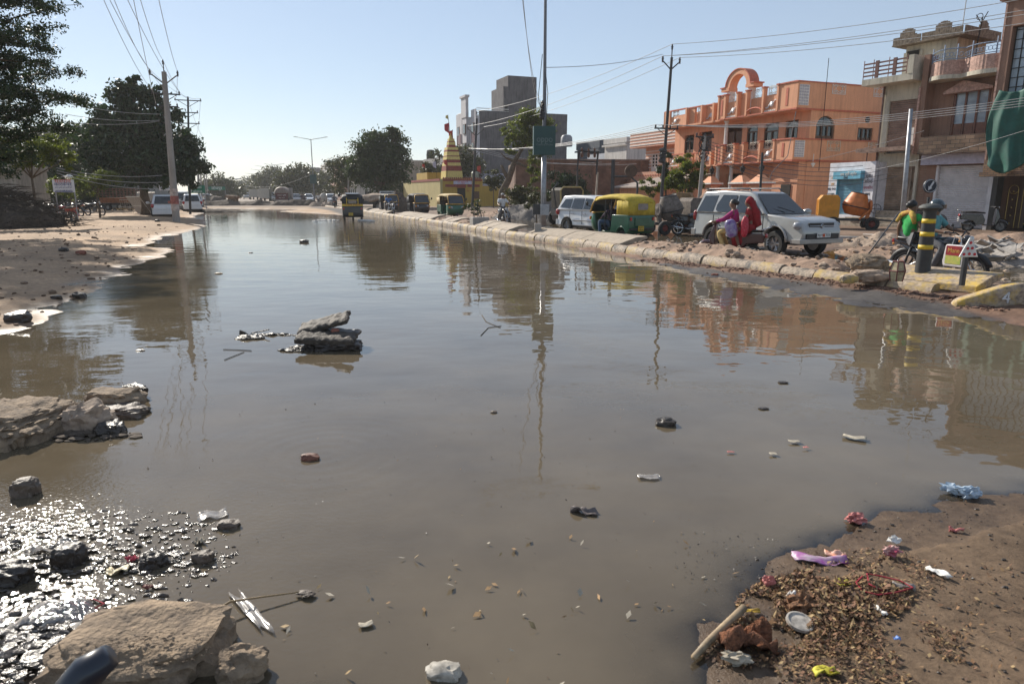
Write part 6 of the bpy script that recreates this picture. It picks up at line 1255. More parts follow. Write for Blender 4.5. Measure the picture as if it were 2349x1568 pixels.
  bm_ = MB(); bm_.box(-1.44, -1.37, -.60, .60, .44, .52); bm_.build("bumper", M_blk, r, bev=.015)
  bb = MB(); bb.box(-1.385, -1.37, -.34, .34, .60, .88); bb.build("engine_door", low, r, bev=.01)
  if rear_y: bb = MB(); bb.box(-1.40, -1.366, -.62, .62, rear_y[0], rear_y[1]); bb.build("yellow_band", M_ply, r);
  plate(r, TL(-1.455, .12, .50, R(-90)), plate_s or ("RJ19", "P4638"), M_ply, .26, .18, True)
  return r
GREEN = mat("taxi_green", (.012, .10, .055), .35, .15, 4, coat=.3); YEL = mat("canvas_yellow", (.52, .38, .04), .8, .2, 5, .3, 30); YELP = mat("canvas_pale_yellow", (.55, .42, .20), .8, .2, 5); BLK = mat("taxi_black", (.02, .02, .025), .35, .1, coat=.3); BCAN = mat("black_canvas", (.018, .018, .022), .75, .2); YT = mat("yellow_trim", (.55, .30, .03), .5)
GT_ = "auto rickshaws waiting beyond the median"
tk1 = tuktuk("green taxi with a bright yellow canvas hood seen from behind beside the median", (4.0, 26.2, .0), R(121), GREEN, YEL, YT)
GA = G(1037, 503); tk2 = tuktuk("front of a green taxi with a pale yellow hood, nearest the temple door", (-4.1, 47.3, 0), R(-66), GREEN, YELP, YT, GT_)
tk3 = tuktuk("black taxi with a yellow-orange screen frame, left of the green one", (-7.0, 52.5, 0), R(-68), BLK, BCAN, YT, GT_)
tk4 = tuktuk("black taxi half hidden behind a parked motorcycle, leftmost of the waiting three", (-10.2, 58.0, 0), R(-68), BLK, BCAN, YT, GT_)
AW = G(800, 503); tk5 = tuktuk("black taxi with a yellow rear band driving away through the flood water", (AW.x + .3, AW.y, -.14), R(103), BLK, BCAN, YT, None, rear_y=(.99, 1.12)); tk5.scale = (1.12, 1.08, 1.06)
m = MB(); m.box(-1.41, -1.39, -.36, -.32, 1.12, 1.5); m.box(-1.41, -1.39, .32, .36, 1.12, 1.5); m.box(-1.41, -1.39, -.32, .32, 1.34, 1.37); m.build("window_stripes", M_ply, tk5)
text("lettering", "भवानी टैक्सी", .12, TL(-1.405, 0, 1.055, R(-90)) @ TXF, M_tail, tk5, .003, w=.9); m = MB(); m.blob((-.3, .78, 1.66), (.08, .08, .12), 2, .2, 2); m.build("side_light", M_blk, tk5)
m = MB(); m.loft([(-1.2, 1.72, .35), (-1.15, 1.80, .45), (.4, 1.80, .45), (.55, 1.72, .35)]); m.build("roof_skin", WHITE, tk5, bev=.03)
# ================================================================ two-wheelers
def moto(label, loc, rz, tank, group=None, name="motorcycle", cat="motorcycle", lean=0, fairing=False):
  r = thing(name, label, cat, loc, rz, group); r.rotation_euler = (lean, 0, rz)
  for x in (.66, -.62):
    t = MB(); t.ring((x, 0, .31), .27, .045, 'y', 28, 8); o = t.build("wheel", M_tyre, r, smooth=True); g = MB(); g.ring((x, 0, .31), .225, .018, 'y', 24, 6); g.lathe([(.05, -.06), (.06, 0), (.05, .06)], (x, 0, .31), 10, None, 'y')
    for i in range(12): a = math.pi * 2 * i / 12; g.tube([(x, 0, .31), (x + .22 * math.cos(a), 0, .31 + .22 * math.sin(a))], .005, 3)
    g.build("rim", M_chr, o)
  f = MB(); f.tube([(.34, 0, .88), (.1, 0, .62), (.05, 0, .36), (-.3, 0, .34)], .025, 6); f.tube([(.34, 0, .84), (-.15, 0, .70), (-.75, 0, .78)], .022, 6)
  for s in (-1, 1): f.tube([(-.28, s * .08, .36), (-.62, s * .08, .31)], .022, 6); f.tube([(-.62, s * .10, .33), (-.5, s * .11, .70)], .025, 6)
  f.build("frame", M_blk, r, smooth=True)
  k_ = MB()
  for s in (-1, 1): k_.tube([(.66, s * .075, .31), (.42, s * .08, .86)], .022, 6)
  k_.tube([(.40, 0, .92), (.42, 0, .80)], .035, 6); k_.build("fork", M_chr, r, smooth=True)
  h_ = MB()
  for s in (-1, 1): h_.tube([(.38, 0, .95), (.36, s * .15, 1.03), (.26, s * .34, 1.04)], .014, 6); h_.tube([(.3, s * .26, 1.04), (.26, s * .36, 1.04)], .022, 6)
  for s in (-1, 1): h_.tube([(.34, s * .2, 1.04), (.36, s * .27, 1.16)], .007, 4); h_.blob((.36, s * .29, 1.18), (.015, .05, .035), 1, 0, 1)
  h_.build("handlebar", M_blk, r, smooth=True)
  t = MB(); t.lathe([(.01, -.30), (.08, -.26), (.125, -.10), (.14, .06), (.12, .2), (.01, .27)], (0, 0, 0), 14, TL(.10, 0, .83) @ Matrix.Diagonal((1, 1, .85, 1)), 'x'); t.build("fuel_tank", tank, r, smooth=True)
  s_ = MB(); s_.loft([(-.14, .80, .10), (-.35, .78, .13), (-.6, .80, .12), (-.82, .86, .10), (-.84, .91, .09), (-.6, .90, .12), (-.4, .86, .13), (-.12, .87, .09)]); s_.build("saddle", mat("saddle_black", (.022, .02, .02), .4), r, bev=.02, smooth=50)
  p = MB(); p.loft([(-.16, .58, .12), (-.5, .62, .11), (-.9, .80, .07), (-.92, .84, .07), (-.55, .78, .12), (-.16, .78, .12)]); p.build("side_panel", tank, r, bev=.015)
  e = MB(); e.blob((.02, 0, .40), (.17, .13, .13), 3, .1, 2, flat=.8); e.box(.0, .16, -.07, .07, .44, .66)
  for i in range(5): e.box(-.03, .19, -.10, .10, .48 + i * .036, .488 + i * .036)
  e.build("engine", M_eng, r)
  x_ = MB(); x_.tube([(.18, -.09, .50), (.20, -.12, .34), (-.05, -.14, .28), (-.3, -.15, .30)], .02, 6); x_.tube([(-.3, -.15, .30), (-.95, -.16, .38)], [.035, .045], 8); x_.build("exhaust", M_chr, r, smooth=True)
  l = MB(); l.blob((.50, 0, .90), (.09, .10, .10), 1, 0, 2); lo = l.build("headlight", M_blk if not fairing else tank, r, smooth=True); l = MB(); l.lathe([(.01, .0), (.085, 0), (.08, .02), (.01, .035)], (.565, 0, .90), 12, None, 'x'); l.build("lens", M_hl, lo)
  for s in (-1, 1): l = MB(); l.blob((-.86, s * .14, .76), (.03, .03, .025), 1, 0, 1); l.blob((.46, s * .17, .88), (.03, .03, .025), 1, 0, 1); l.build("indicator", M_amb, r)
  l = MB(); l.box(-.95, -.90, -.07, .07, .78, .85); l.build("tail_light", M_tail, r, bev=.01)
  g = MB(); g.tube([(.66 + .33 * math.cos(a), 0, .31 + .33 * math.sin(a)) for a in [math.radians(x) for x in range(20, 150, 13)]], .05, 6, Matrix.Identity(4)); g.tube([(-.62 + .34 * math.cos(a), 0, .31 + .34 * math.sin(a)) for a in [math.radians(x) for x in range(60, 185, 13)]], .055, 6); each(g, "mudguard", tank if not fairing else M_blk, r, smooth=True)
  return r
RED = mat("moto_red", (.28, .02, .015), .3, .1, coat=.6); MBK = mat("moto_black", (.02, .02, .025), .25, .1, coat=.6); MBL = mat("moto_blue", (.02, .05, .20), .3, .1, coat=.6)
gl0 = G(150, 500);
GM = "motorcycles parked on the left bank"
m1 = moto("red motorcycle with a black saddle, nearest the sandy ground on the left", H(150, 500, 40.5).xy.to_3d() + Vector((0, 0, .1)), R(165), RED, GM)
for (px, Y, rz, lb_) in [(140, 43.0, R(168), "black motorcycle just behind the red one"), (112, 44.5, R(170), "third parked motorcycle, its saddle shining behind the brushwood heap"), (98, 47.5, R(172), "fourth parked motorcycle partly hidden by the heap"), (165, 49, R(160), "motorcycle under the white sign board"), (80, 50, R(175), "motorcycle farthest left above the brushwood"), (212, 51, R(-15), "dark motorcycle standing apart with its headlamp toward the sign")]:
  q = H(px, 443, Y); moto(lb_, (q.x, q.y, .12), rz, MBK, GM)
moto("black motorcycle parked before the white shutter, behind the riders", FW(SHF, 3.55, -1.5, .18), R(-68), MBK, lean=-.08)
moto("dark motorcycle standing beside the iron gate, left of the silver car", H(1590, 443, 29).xy.to_3d(), R(-40), MBK, lean=-.08)
moto("old motorcycle parked beside the orange mixer's left wheel", FW(OHF, 1.2, -2.2, .1), R(200), MBK, lean=.08)
mt1 = moto("dusty motorcycle parked in front of the leftmost black taxi", (-9.35, 54.6, 0), R(-75), MBK)
# far right scooter
def scooter(label, loc, rz, col, group=None):
  r = thing("scooter", label, "scooter", loc, rz, group)
  for x in (.60, -.55): t = MB(); t.ring((x, 0, .23), .185, .05, 'y', 22, 8); o = t.build("wheel", M_tyre, r, smooth=True); g = MB(); g.lathe([(.15, -.03), (.15, .03), (.05, .05)], (x, 0, .23), 12, None, 'y'); g.build("rim", M_eng, o)
  b = MB(); b.loft([(-.85, .50, .06), (-.88, .66, .09), (-.80, .74, .13), (-.1, .72, .15), (.02, .50, .14), (.0, .30, .13), (-.30, .28, .16), (-.45, .46, .17)]); b.loft([(-.02, .26, .14), (-.02, .31, .15), (.36, .31, .16), (.36, .26, .14)])
  b.build("body", col, r, bev=.03, seg=3, smooth=45)
  f = MB(); f.loft([(.34, .26, .13), (.40, .26, .15), (.52, .60, .20), (.44, .92, .12), (.36, .95, .10), (.36, .60, .19)]); f.loft([(.42, .93, .07), (.46, 1.02, .12), (.34, 1.06, .12), (.28, .98, .10)]); f.build("leg_shield", col, r, bev=.03, seg=3, smooth=45)
  g = MB(); g.tube([(.60 + .25 * math.cos(a), 0, .23 + .25 * math.sin(a)) for a in [math.radians(x) for x in range(10, 170, 16)]], .06, 6); g.build("mudguard", col, r, smooth=True)
  s_ = MB(); s_.loft([(-.82, .76, .12), (-.84, .82, .12), (-.4, .84, .15), (.0, .80, .12), (.02, .74, .12)]); s_.build("saddle", mat("saddle_black", (.022, .02, .02), .4), r, bev=.03, seg=3, smooth=50)
  h_ = MB()
  for s in (-1, 1): h_.tube([(.38, 0, 1.0), (.36, s * .16, 1.02), (.26, s * .32, 1.02)], .02, 6)
  h_.tube([(.60, 0, .23), (.46, 0, .7)], .035, 6); h_.build("handlebar", M_blk, r, smooth=True)
  rl = MB(); rl.tube([(-.7, .13, .80), (-.95, .12, .88), (-1.0, 0, .90), (-.95, -.12, .88), (-.7, -.13, .80)], .014, 6); rl.build("grab_rail", M_chr, r, smooth=True)
  l = MB(); l.blob((-.90, 0, .68), (.04, .12, .06), 1, 0, 2); l.build("tail_light", M_tail, r, smooth=True); l = MB(); l.blob((.46, 0, .99), (.05, .08, .05), 1, 0, 2); l.build("headlight", M_hl, r, smooth=True)
  e = MB(); e.blob((-.45, .12, .28), (.2, .06, .1), 2, .1, 2); e.tube([(-.3, -.14, .25), (-.85, -.16, .34)], [.03, .045], 8); e.build("engine", M_eng, r)
  plate(r, TL(-.93, 0, .52, R(-90)), ("RJ19", "SL 9195"), M_plw, .22, .16, True)
  return r
scooter("black scooter parked before the dark entrance at the right edge", FW(SHF, 5.9, -1.4, .18), R(-20), MBK)
# ================================================================ concrete mixers
def mixer(label, loc, rz, cb, cd, wheels=4):
  r = thing("concrete_mixer", label, "concrete mixer", loc, rz)
  b = MB(); b.prism([(-1.25, .55), (-1.25, 1.35), (-1.1, 1.55), (-.5, 1.55), (-.38, 1.4), (-.38, .55)], -.5, .5); b.build("engine_box", cb, r, bev=.02)
  l = MB()
  for y in (-.25, 0, .25): l.box(-1.262, -1.25, y - .012, y + .012, .6, 1.34)
  for x in (-1.0, -.62): l.box(x - .01, x + .01, -.512, -.5, .6, 1.45)
  l.box(-1.2, -.42, -.515, -.5, 1.30, 1.33); l.build("panel_ribs", cb, r)
  d = MB(); T = TL(.30, 0, 1.0, 0, 0, R(12)); d.lathe([(.05, -.35), (.35, -.33), (.52, -.08), (.55, .12), (.52, .2), (.34, .62), (.33, .64), (.30, .60), (.45, .2), (.3, -.2), (.01, -.25)], (0, 0, 0), 26, T); do = d.build("drum", cd, r, smooth=35)
  g = MB(); g.ring((0, 0, .03), .555, .025, 'z', 30, 5, T); g.ring((0, 0, .64), .335, .02, 'z', 26, 5, T); g.build("drum_ring", M_steel, do)
  f = MB(); f.box(-1.3, 1.25, -.35, -.27, .42, .52); f.box(-1.3, 1.25, .27, .35, .42, .52); f.box(.9, 1.0, -.6, .6, .42, .5); f.box(-1.0, -.9, -.6, .6, .42, .5); f.build("chassis", M_steel, r)
  y = MB(); y.prism([(.75, .5), (.9, .5), (1.0, 1.1), (.95, 1.25), (.85, 1.25), (.8, 1.1)], -.08, .08); y.tube([(.45, -.45, .5), (.85, -.45, .9)], .05, 6); y.lathe([(.02, -.05), (.26, -.05), (.28, 0), (.26, .05), (.02, .05)], (.92, 0, 1.05), 20, None, 'x'); y.build("yoke", cd, r, bev=.01)
  w = MB(); w.ring((1.12, -.2, .95), .2, .015, 'y', 18, 5); w.tube([(1.12, -.2, .75), (1.12, -.2, 1.15)], .012, 4); w.tube([(.92, -.2, .95), (1.32, -.2, .95)], .012, 4); w.build("tilt_wheel", M_steel, r)
  for x in (-.62, .95):
    for s in (-1, 1): wheel(r, x, s * .62, .30, .16, .5, spokes=5, rimm=mat("red_rim", (.18, .03, .02), .6))
  t = MB(); t.tube([(1.25, 0, .47), (2.1, 0, .40)], .04, 6); t.build("tow_bar", M_steel, r)
  return r
OY = mat("mixer_yellow", (.60, .25, .015), .5, .15, 5); OO = mat("mixer_orange", (.60, .17, .035), .5, .2, 4); GRM = mat("cement_grey", (.17, .14, .12), .9, .35, 7); RST = mat("rusty_drum", (.24, .13, .08), .85, .35, 6)
q = Vector((15.1, 31.3, 0)); mixer("bright yellow and orange concrete mixer on four wheels in front of the blue kiosk", (q.x, q.y, .12), R(-18), OY, OO)
mx2 = mixer("cement-caked mixer nearest the green and yellow taxi", (7.15, 30.2, 0), R(200), GRM, GRM); mx3 = mixer("rusty dark mixer directly behind the cement-caked one", (8.6, 31.4, 0), R(-20), mat("rust_box", (.28, .17, .08), .8, .35), RST); mx3.scale = (1.15,) * 3
# ================================================================ people and animals
SKIN = mat("skin_brown", (.16, .085, .05), .55, .1, 20); HAIR = mat("black_hair", (.012, .010, .010), .5, .1)
def skin(name, chains, m, parent, lv=1):
  """one continuous skinned surface grown over connected joints: chains of (point, radius)"""
  ids = {}; vs = []; rad = []; es = []
  for ch in chains:
    prev = None
    for p, r in ch:
      k = tuple(round(c, 4) for c in p)
      if k not in ids: ids[k] = len(vs); vs.append(p); rad.append(r)
      if prev is not None and prev != ids[k]: es.append((prev, ids[k]))
      prev = ids[k]
  me = bpy.data.meshes.new(name); me.from_pydata(vs, es, []); me.materials.append(m)
  o = bpy.data.objects.new(name, me); COL.objects.link(o)
  o.modifiers.new("skin", 'SKIN'); sv = me.skin_vertices[0].data
  for i, r in enumerate(rad):
    sv[i].radius = (r, r) if not isinstance(r, tuple) else r
    sv[i].use_root = (i == 0)
  s = o.modifiers.new("sub", 'SUBSURF'); s.levels = lv; s.render_levels = lv
  dg = bpy.context.evaluated_depsgraph_get(); nm = bpy.data.meshes.new_from_object(o.evaluated_get(dg))
  bpy.data.objects.remove(o); nm.name = name; nm.materials.clear(); nm.materials.append(m); nm.polygons.foreach_set('use_smooth', [True] * len(nm.polygons))
  o = bpy.data.objects.new(name, nm); COL.objects.link(o); o.parent = parent; return o
V3 = lambda *a: Vector(a)
POSES = {
 'ride': dict(hip=V3(0, 0, .90), chest=V3(.07, 0, 1.24), neck=V3(.08, 0, 1.40), head=V3(.11, 0, 1.53), el=[V3(.27, .27, 1.13), V3(.27, -.27, 1.13)], ha=[V3(.52, .30, 1.07), V3(.52, -.30, 1.07)], kn=[V3(.40, .20, .80), V3(.40, -.20, .80)], an=[V3(.22, .20, .36), V3(.22, -.20, .36)]),
 'ride_foot': dict(hip=V3(0, 0, .90), chest=V3(.04, 0, 1.24), neck=V3(.05, 0, 1.40), head=V3(.07, 0, 1.53), el=[V3(.22, .30, 1.10), V3(.22, -.30, 1.10)], ha=[V3(.46, .30, 1.07), V3(.46, -.30, 1.07)], kn=[V3(.34, .26, .62), V3(.40, -.20, .78)], an=[V3(.20, .34, .12), V3(.22, -.20, .34)]),
 'pillion': dict(hip=V3(0, 0, .94), chest=V3(.05, 0, 1.27), neck=V3(.06, 0, 1.42), head=V3(.10, 0, 1.55), el=[V3(.10, .26, 1.12), V3(.10, -.26, 1.12)], ha=[V3(.30, .20, 1.02), V3(.28, -.20, 1.0)], kn=[V3(.36, .18, .84), V3(.36, -.18, .84)], an=[V3(.22, .22, .42), V3(.22, -.22, .42)]),
 'side': dict(hip=V3(0, 0, .92), chest=V3(.0, .02, 1.25), neck=V3(.0, .03, 1.40), head=V3(.02, .04, 1.53), el=[V3(-.05, .27, 1.12), V3(.0, -.27, 1.12)], ha=[V3(.0, .30, .90), V3(.22, -.22, .98)], kn=[V3(.42, .10, .84), V3(.42, -.10, .84)], an=[V3(.46, .08, .42), V3(.46, -.10, .42)]),
 'stand': dict(hip=V3(0, 0, .93), chest=V3(.01, 0, 1.27), neck=V3(.01, 0, 1.44), head=V3(.03, 0, 1.57), el=[V3(-.02, .25, 1.13), V3(-.02, -.25, 1.13)], ha=[V3(.07, .27, .88), V3(.07, -.27, .88)], kn=[V3(.05, .10, .50), V3(-.01, -.10, .50)], an=[V3(-.02, .11, .08), V3(-.05, -.11, .08)]),
 'sit': dict(hip=V3(0, 0, .55), chest=V3(-.02, 0, .90), neck=V3(-.01, 0, 1.06), head=V3(.02, 0, 1.19), el=[V3(.12, .26, .80), V3(.12, -.26, .80)], ha=[V3(.34, .20, .72), V3(.34, -.20, .72)], kn=[V3(.42, .16, .60), V3(.42, -.16, .58)], an=[V3(.44, .20, .12), V3(.38, -.18, .12)]),
}
def person(label, loc, rz, pose, shirt, trouser, sleeve=.5, hair='short', shoe=None, lean=None, helmet=None, veil=None, skirt=None, par=None, hd=0.0, group=None, tweak=None, hairm=None, scale=1.0):
  r = thing("person", label, "person", loc, rz, group); r.scale = (scale,) * 3
  J = {k: (v.copy() if isinstance(v, Vector) else [x.copy() for x in v]) for k, v in POSES[pose].items()}
  if tweak: tweak(J)
  hip, ch, nk, hdp = J['hip'], J['chest'], J['neck'], J['head']; sp = hip.lerp(ch, .5)
  sh = [ch + V3(0, s * .175, .07) for s in (1, -1)]; hj = [hip + V3(.02, s * .09, -.02) for s in (1, -1)]
  F = Matrix.Rotation(hd, 3, 'Z') @ V3(1, 0, 0); top = hdp + V3(0, 0, .085)
  chains = [[(hip, .12), (sp, .105), (ch, .13), (nk, .055), (hdp - V3(0, 0, .03) + F * .01, .078), (top, .072)], [(hdp - V3(0, 0, .03) + F * .01, .078), (hdp - V3(0, 0, .015) + F * .095, .016)], [(hdp - V3(0, 0, .03) + F * .01, .078), (hdp - V3(0, 0, .08) + F * .06, .035)]]
  sd = F.cross(V3(0, 0, 1))
  for s in (-1, 1): chains.append([(hdp - V3(0, 0, .03) + F * .01, .078), (hdp + sd * s * .088 - V3(0, 0, .01), .016)])
  for i in (0, 1):
    e, h_ = J['el'][i], J['ha'][i]; d = (h_ - e).normalized(); wr = h_ - d * .02
    chains.append([(ch, .13), (sh[i], .062), (e, .042), (wr, .028), (h_ + d * .05, .034)])
    side = d.cross(V3(0, 0, 1)).normalized() if abs(d.z) < .95 else V3(0, 1, 0); palm = h_ + d * .05; cur = d.cross(side).normalized(); cur = cur if cur.z < 0 else -cur
    for k_, (o, l) in enumerate(((-.027, .052), (-.009, .062), (.010, .058), (.028, .045))):
      a = palm + side * o + d * .025; b_ = a + d * l * .55 + cur * .008; c_ = b_ + d * l * .2 + cur * l * .55; chains.append([(palm, .034), (a, .010), (b_, .009), (c_, .008)])
    sg = -1 if i == 0 else 1; t0 = h_ + d * .03 + side * sg * .035; chains.append([(palm, .034), (t0, .011), (t0 + side * sg * .018 + d * .035 + cur * .01, .009)])
    k_, a = J['kn'][i], J['an'][i]; chains.append([(hip, .12), (hj[i], .088), (hj[i].lerp(k_, .5), .075), (k_, .052), (k_.lerp(a, .45), .050), (a, .033), (a + V3(.02, 0, -.045), .035), (a + V3(.15, 0, -.06), .026)])
  skin("body", chains, SKIN, r)
  cs = [[(hip - V3(0, 0, .03), .145), (sp, .125), (ch, .150), (nk - V3(0, 0, .05), .085)]]
  for i in (0, 1):
    e, h_ = J['el'][i], J['ha'][i]; q = sh[i].lerp(e, min(1, sleeve * 1.6)); c = [(ch, .150), (sh[i], .082), (sh[i].lerp(q, .6), .068), (q, .062)]
    if sleeve > .65: c.append((e.lerp(h_, .8), .042))
    cs.append(c)
  skin("shirt", cs, shirt, r)
  if not skirt:
    ct = []
    for i in (0, 1): k_, a = J['kn'][i], J['an'][i]; ct.append([(hip, .135), (hj[i], .105), (hj[i].lerp(k_, .5), .092), (k_, .070), (k_.lerp(a, .5), .068), (a + V3(0, 0, .01), .055)])
    skin("trousers", ct, trouser, r)
  else:
    m = MB(); k_ = (J['kn'][0] + J['kn'][1]) / 2; a = (J['an'][0] + J['an'][1]) / 2; m.tube([hip + V3(-.04, 0, .10), hip + V3(0, 0, -.02), hip.lerp(k_, .6), k_ + V3(.01, 0, -.03), k_.lerp(a, .5) + V3(.02, 0, 0), a + V3(0, 0, -.02)], [.15, .20, .19, .19, .21, .24], 16)
    o = m.build("skirt", skirt, r, smooth=True); md = o.modifiers.new("sub", 'SUBSURF'); md.levels = 1; md.render_levels = 1
  for i in (0, 1): a = J['an'][i]; m = MB(); m.blob((a.x + .07, a.y, a.z - .065), (.13, .048, .035), 1, 0, 2, flat=.85); m.build("shoe", shoe or M_blk, r, smooth=True)
  fr_ = F
  for s in (-1, 1): m = MB(); p = hdp + F * .078 + sd * s * .032 + V3(0, 0, .012); m.blob(p, (.012, .012, .008), 1, 0, 1); m.build("eye", M_dk, r)
  m = MB(); p = hdp + F * .082 - V3(0, 0, .062); m.blob(p, (.012, .022, .006), 1, 0, 1); m.build("mouth", mat("lips", (.16, .05, .04), .5), r)
  if helmet: m = MB(); m.blob(hdp + V3(-.01, 0, .03), (.145, .13, .135), 2, .02, 3); m.build("helmet", helmet, r, smooth=True); m = MB(); m.add([tuple(hdp + V3(.115 + .02 * math.cos(a), .115 * math.sin(a), z)) for z in (-.03, .05) for a in [math.pi * (i / 6 - .5) * .8 for i in range(7)]], [(i, i + 1, i + 8, i + 7) for i in range(6)]); m.build("visor", M_gwin, r, thick=.01)
  elif veil:
    m = MB(); m.blob(hdp + V3(-.025, 0, .025), (.105, .105, .12), 4, .05, 3); m.tube([hdp + V3(-.08, 0, .03), hdp + V3(-.11, 0, -.12), ch + V3(-.13, 0, .02), ch + V3(-.17, -.02, -.22), hip + V3(-.19, -.03, .0)], [.09, .10, .13, .12, .09], 10); m.build("veil", veil, r, smooth=True)
  else:
    m = MB(); m.blob(hdp - F * .022 + V3(0, 0, .035), (.098, .092, .092), 2, .06, 3)
    if hair == 'bun': m.blob(hdp - F * .10 + V3(0, 0, .02), (.06, .06, .06), 3, .1, 2)
    if hair == 'long': m.tube([hdp - F * .07, nk - F * .10, ch - F * .14 - V3(0, 0, .1)], [.07, .05, .02], 8)
    m.build("hair", hairm or HAIR, r, smooth=True)
  return r
C = lambda n_, c, **k: mat("cloth_" + n_, c, .85, .2, 12, .2, 60, **k)
MAG, CRM, REDC, TEAL, GRN, WHT, DRK, JEAN, GREY, BLUE = C("magenta", (.36, .02, .14)), C("cream_yellow", (.55, .40, .16)), C("red", (.26, .008, .012)), C("teal", (.10, .30, .32)), C("bright_green", (.02, .33, .07)), C("white", (.60, .60, .60)), C("dark_purple", (.03, .015, .04)), C("jeans", (.05, .09, .15)), C("grey", (.10, .10, .11)), C("blue", (.07, .18, .42))
# two women on the scooter in front of the silver car
scl = G(1672, 598); SR = R(150); sc_ = scooter("scooter with red rear panels carrying two women before the silver car", (scl.x, scl.y, 0), SR, mat("scooter_dark", (.05, .008, .010), .3, .1, coat=.5)); ux = Vector((math.cos(SR), math.sin(SR), 0))
p1 = Vector((scl.x, scl.y, -.05)) - ux * .12; person("woman in a magenta top and cream yellow trousers steering the scooter, hair in a bun", p1, SR, 'ride', MAG, CRM, .95, 'bun')
p2 = Vector((scl.x, scl.y, -.03)) - ux * .50; person("woman in red with a red veil over her head, riding behind on the scooter", p2, SR, 'pillion', REDC, REDC, .35, veil=REDC, skirt=REDC)
bg_ = thing("carry_bag", "purple package of nappies held between the two women on the scooter", "package", p1 - ux * .06 + Vector((-.22, -.30, .70)), SR); m = MB(); m.blob((0, 0, .22), (.15, .10, .24), 3, .08, 3, flat=.7, T=Matrix.Rotation(.25, 4, 'Y')); m.build("wrapper", mat("purple_wrap", (.10, .035, .20), .3, .4, 9, coat=.4, col2=(.35, .35, .45)), bg_, smooth=True)
bg_ = thing("carry_bag", "red bag with white dots between the two women on the scooter", "bag", p2 + ux * .10 + Vector((-.16, -.30, .72)), SR); m = MB(); m.blob((0, 0, .22), (.09, .11, .27), 5, .12, 3, flat=.75); m.build("cloth_bag", mat("red_dots", (.42, .01, .03), .5, .1, 30, col2=(.6, .4, .42), amt2=.35), bg_, smooth=True)
# riders at the right end of the median
MR = R(-62); mb_ = G(2150, 642); mb_ = Vector((8.40, 13.5, -.02)); mo_ = moto("black motorcycle with chrome wheels carrying two people past the striped bollard", mb_, MR, MBK, fairing=True); uy = Vector((math.cos(MR), math.sin(MR), 0))
person("motorcycle rider in a teal shirt and dark helmet behind the striped bollard", mb_ - uy * .22 + Vector((0, 0, -.03)), MR, 'ride_foot', TEAL, GREY, .45, helmet=mat("dark_helmet", (.03, .05, .06), .2, .1, coat=.5))
person("woman in a bright green top with a yellow scarf, riding pillion beside the striped bollard", mb_ - uy * .60 + Vector((-.02, 0, -.02)), MR + R(75), 'side', GRN, GREY, .3, 'bun')
m = MB(); q = mb_ - uy * .60; sc2 = thing("scarf", "yellow and orange scarf over the shoulders of the woman in green", "scarf", q, MR + R(75)); m.tube([(-.10, .20, 1.34), (-.02, .05, 1.40), (-.13, -.12, 1.34), (-.16, -.22, 1.18)], [.06, .055, .06, .035], 8); m.tube([(-.10, .20, 1.34), (-.14, .27, 1.20)], [.055, .03], 8); m.build("cloth", mat("scarf_print", (.42, .30, .05), .9, .3, 14, col2=(.25, .08, .03)), sc2, smooth=True)
bgt = mb_ + uy * .30 + Vector((-.16, -.28, .40)); bag = thing("shopping_bag", "white shopping bag with a red and green printed front hanging from the motorcycle", "bag", bgt, MR + R(180 - 12)); m = MB(); m.prism([(-.21, 0), (.21, 0), (.24, .1), (.20, .42), (-.20, .42), (-.24, .1)], -.05, .05); m.build("sack", mat("bag_white", (.58, .55, .55), .6, .15), bag, bev=.03, seg=3)
m = MB(); m.box(-.165, .165, .052, .056, .22, .40); m.build("red_print", REDC, bag); m = MB(); m.box(-.165, .165, .052, .056, .06, .215); m.build("green_print", mat("print_green", (.25, .32, .05), .6, .4, 14, col2=(.5, .4, .1)), bag)
text("lettering", "Mann", .12, TL(0, .058, .31, R(180)) @ TXF, mat("gold_print", (.6, .35, .08), .5), bag, .002, w=.24); m = MB(); m.tube([(-.1, 0, .42), (-.06, 0, .58), (.06, 0, .58), (.1, 0, .42)], .01, 5); m.build("handle", M_plw, bag)
# white shirted rider
bkp = Vector((-.45, 37.3, 0)); BR = R(-72); moto("black motorcycle ridden by the man in a white shirt", bkp, BR, MBK); ub = Vector((math.cos(BR), math.sin(BR), 0)); person("grey haired man in a white shirt riding a motorcycle by the hoarding post", bkp - ub * .22, BR, 'ride_foot', WHT, GREY, .45, hairm=mat("grey_hair", (.3, .3, .3), .7), scale=1.06)
# taxi driver with his leg out
dv = Vector((4.0, 26.2, 0)) + Vector((math.cos(R(121)) * .05 - math.sin(R(121)) * .28, math.sin(R(121)) * .05 + math.cos(R(121)) * .28, .12))
def tw(J): J['kn'][0] = V3(.28, .34, .62); J['an'][0] = V3(.12, .42, .12); J['kn'][1] = V3(.36, .10, .62)
person("driver in a dark shirt and jeans, one leg out of the yellow hooded taxi", dv, R(121), 'sit', DRK, JEAN, .9, tweak=tw)
person("driver in a white shirt inside the green taxi by the temple", Vector((-4.1, 47.3, .12)), R(-66), 'sit', WHT, GREY, .5)
bb2 = Vector((-9.95, 56.6, 0)); q = H(891, 443, 56); bb2 = Vector((q.x, 56, 0)); moto("motorcycle under the man in a blue shirt", bb2, R(-75), MBK); person("man in a blue shirt on a motorcycle between the cement tractor and the taxis", bb2 - Vector((math.cos(R(-75)), math.sin(R(-75)), 0)) * .2, R(-75), 'ride', BLUE, GREY, .5)
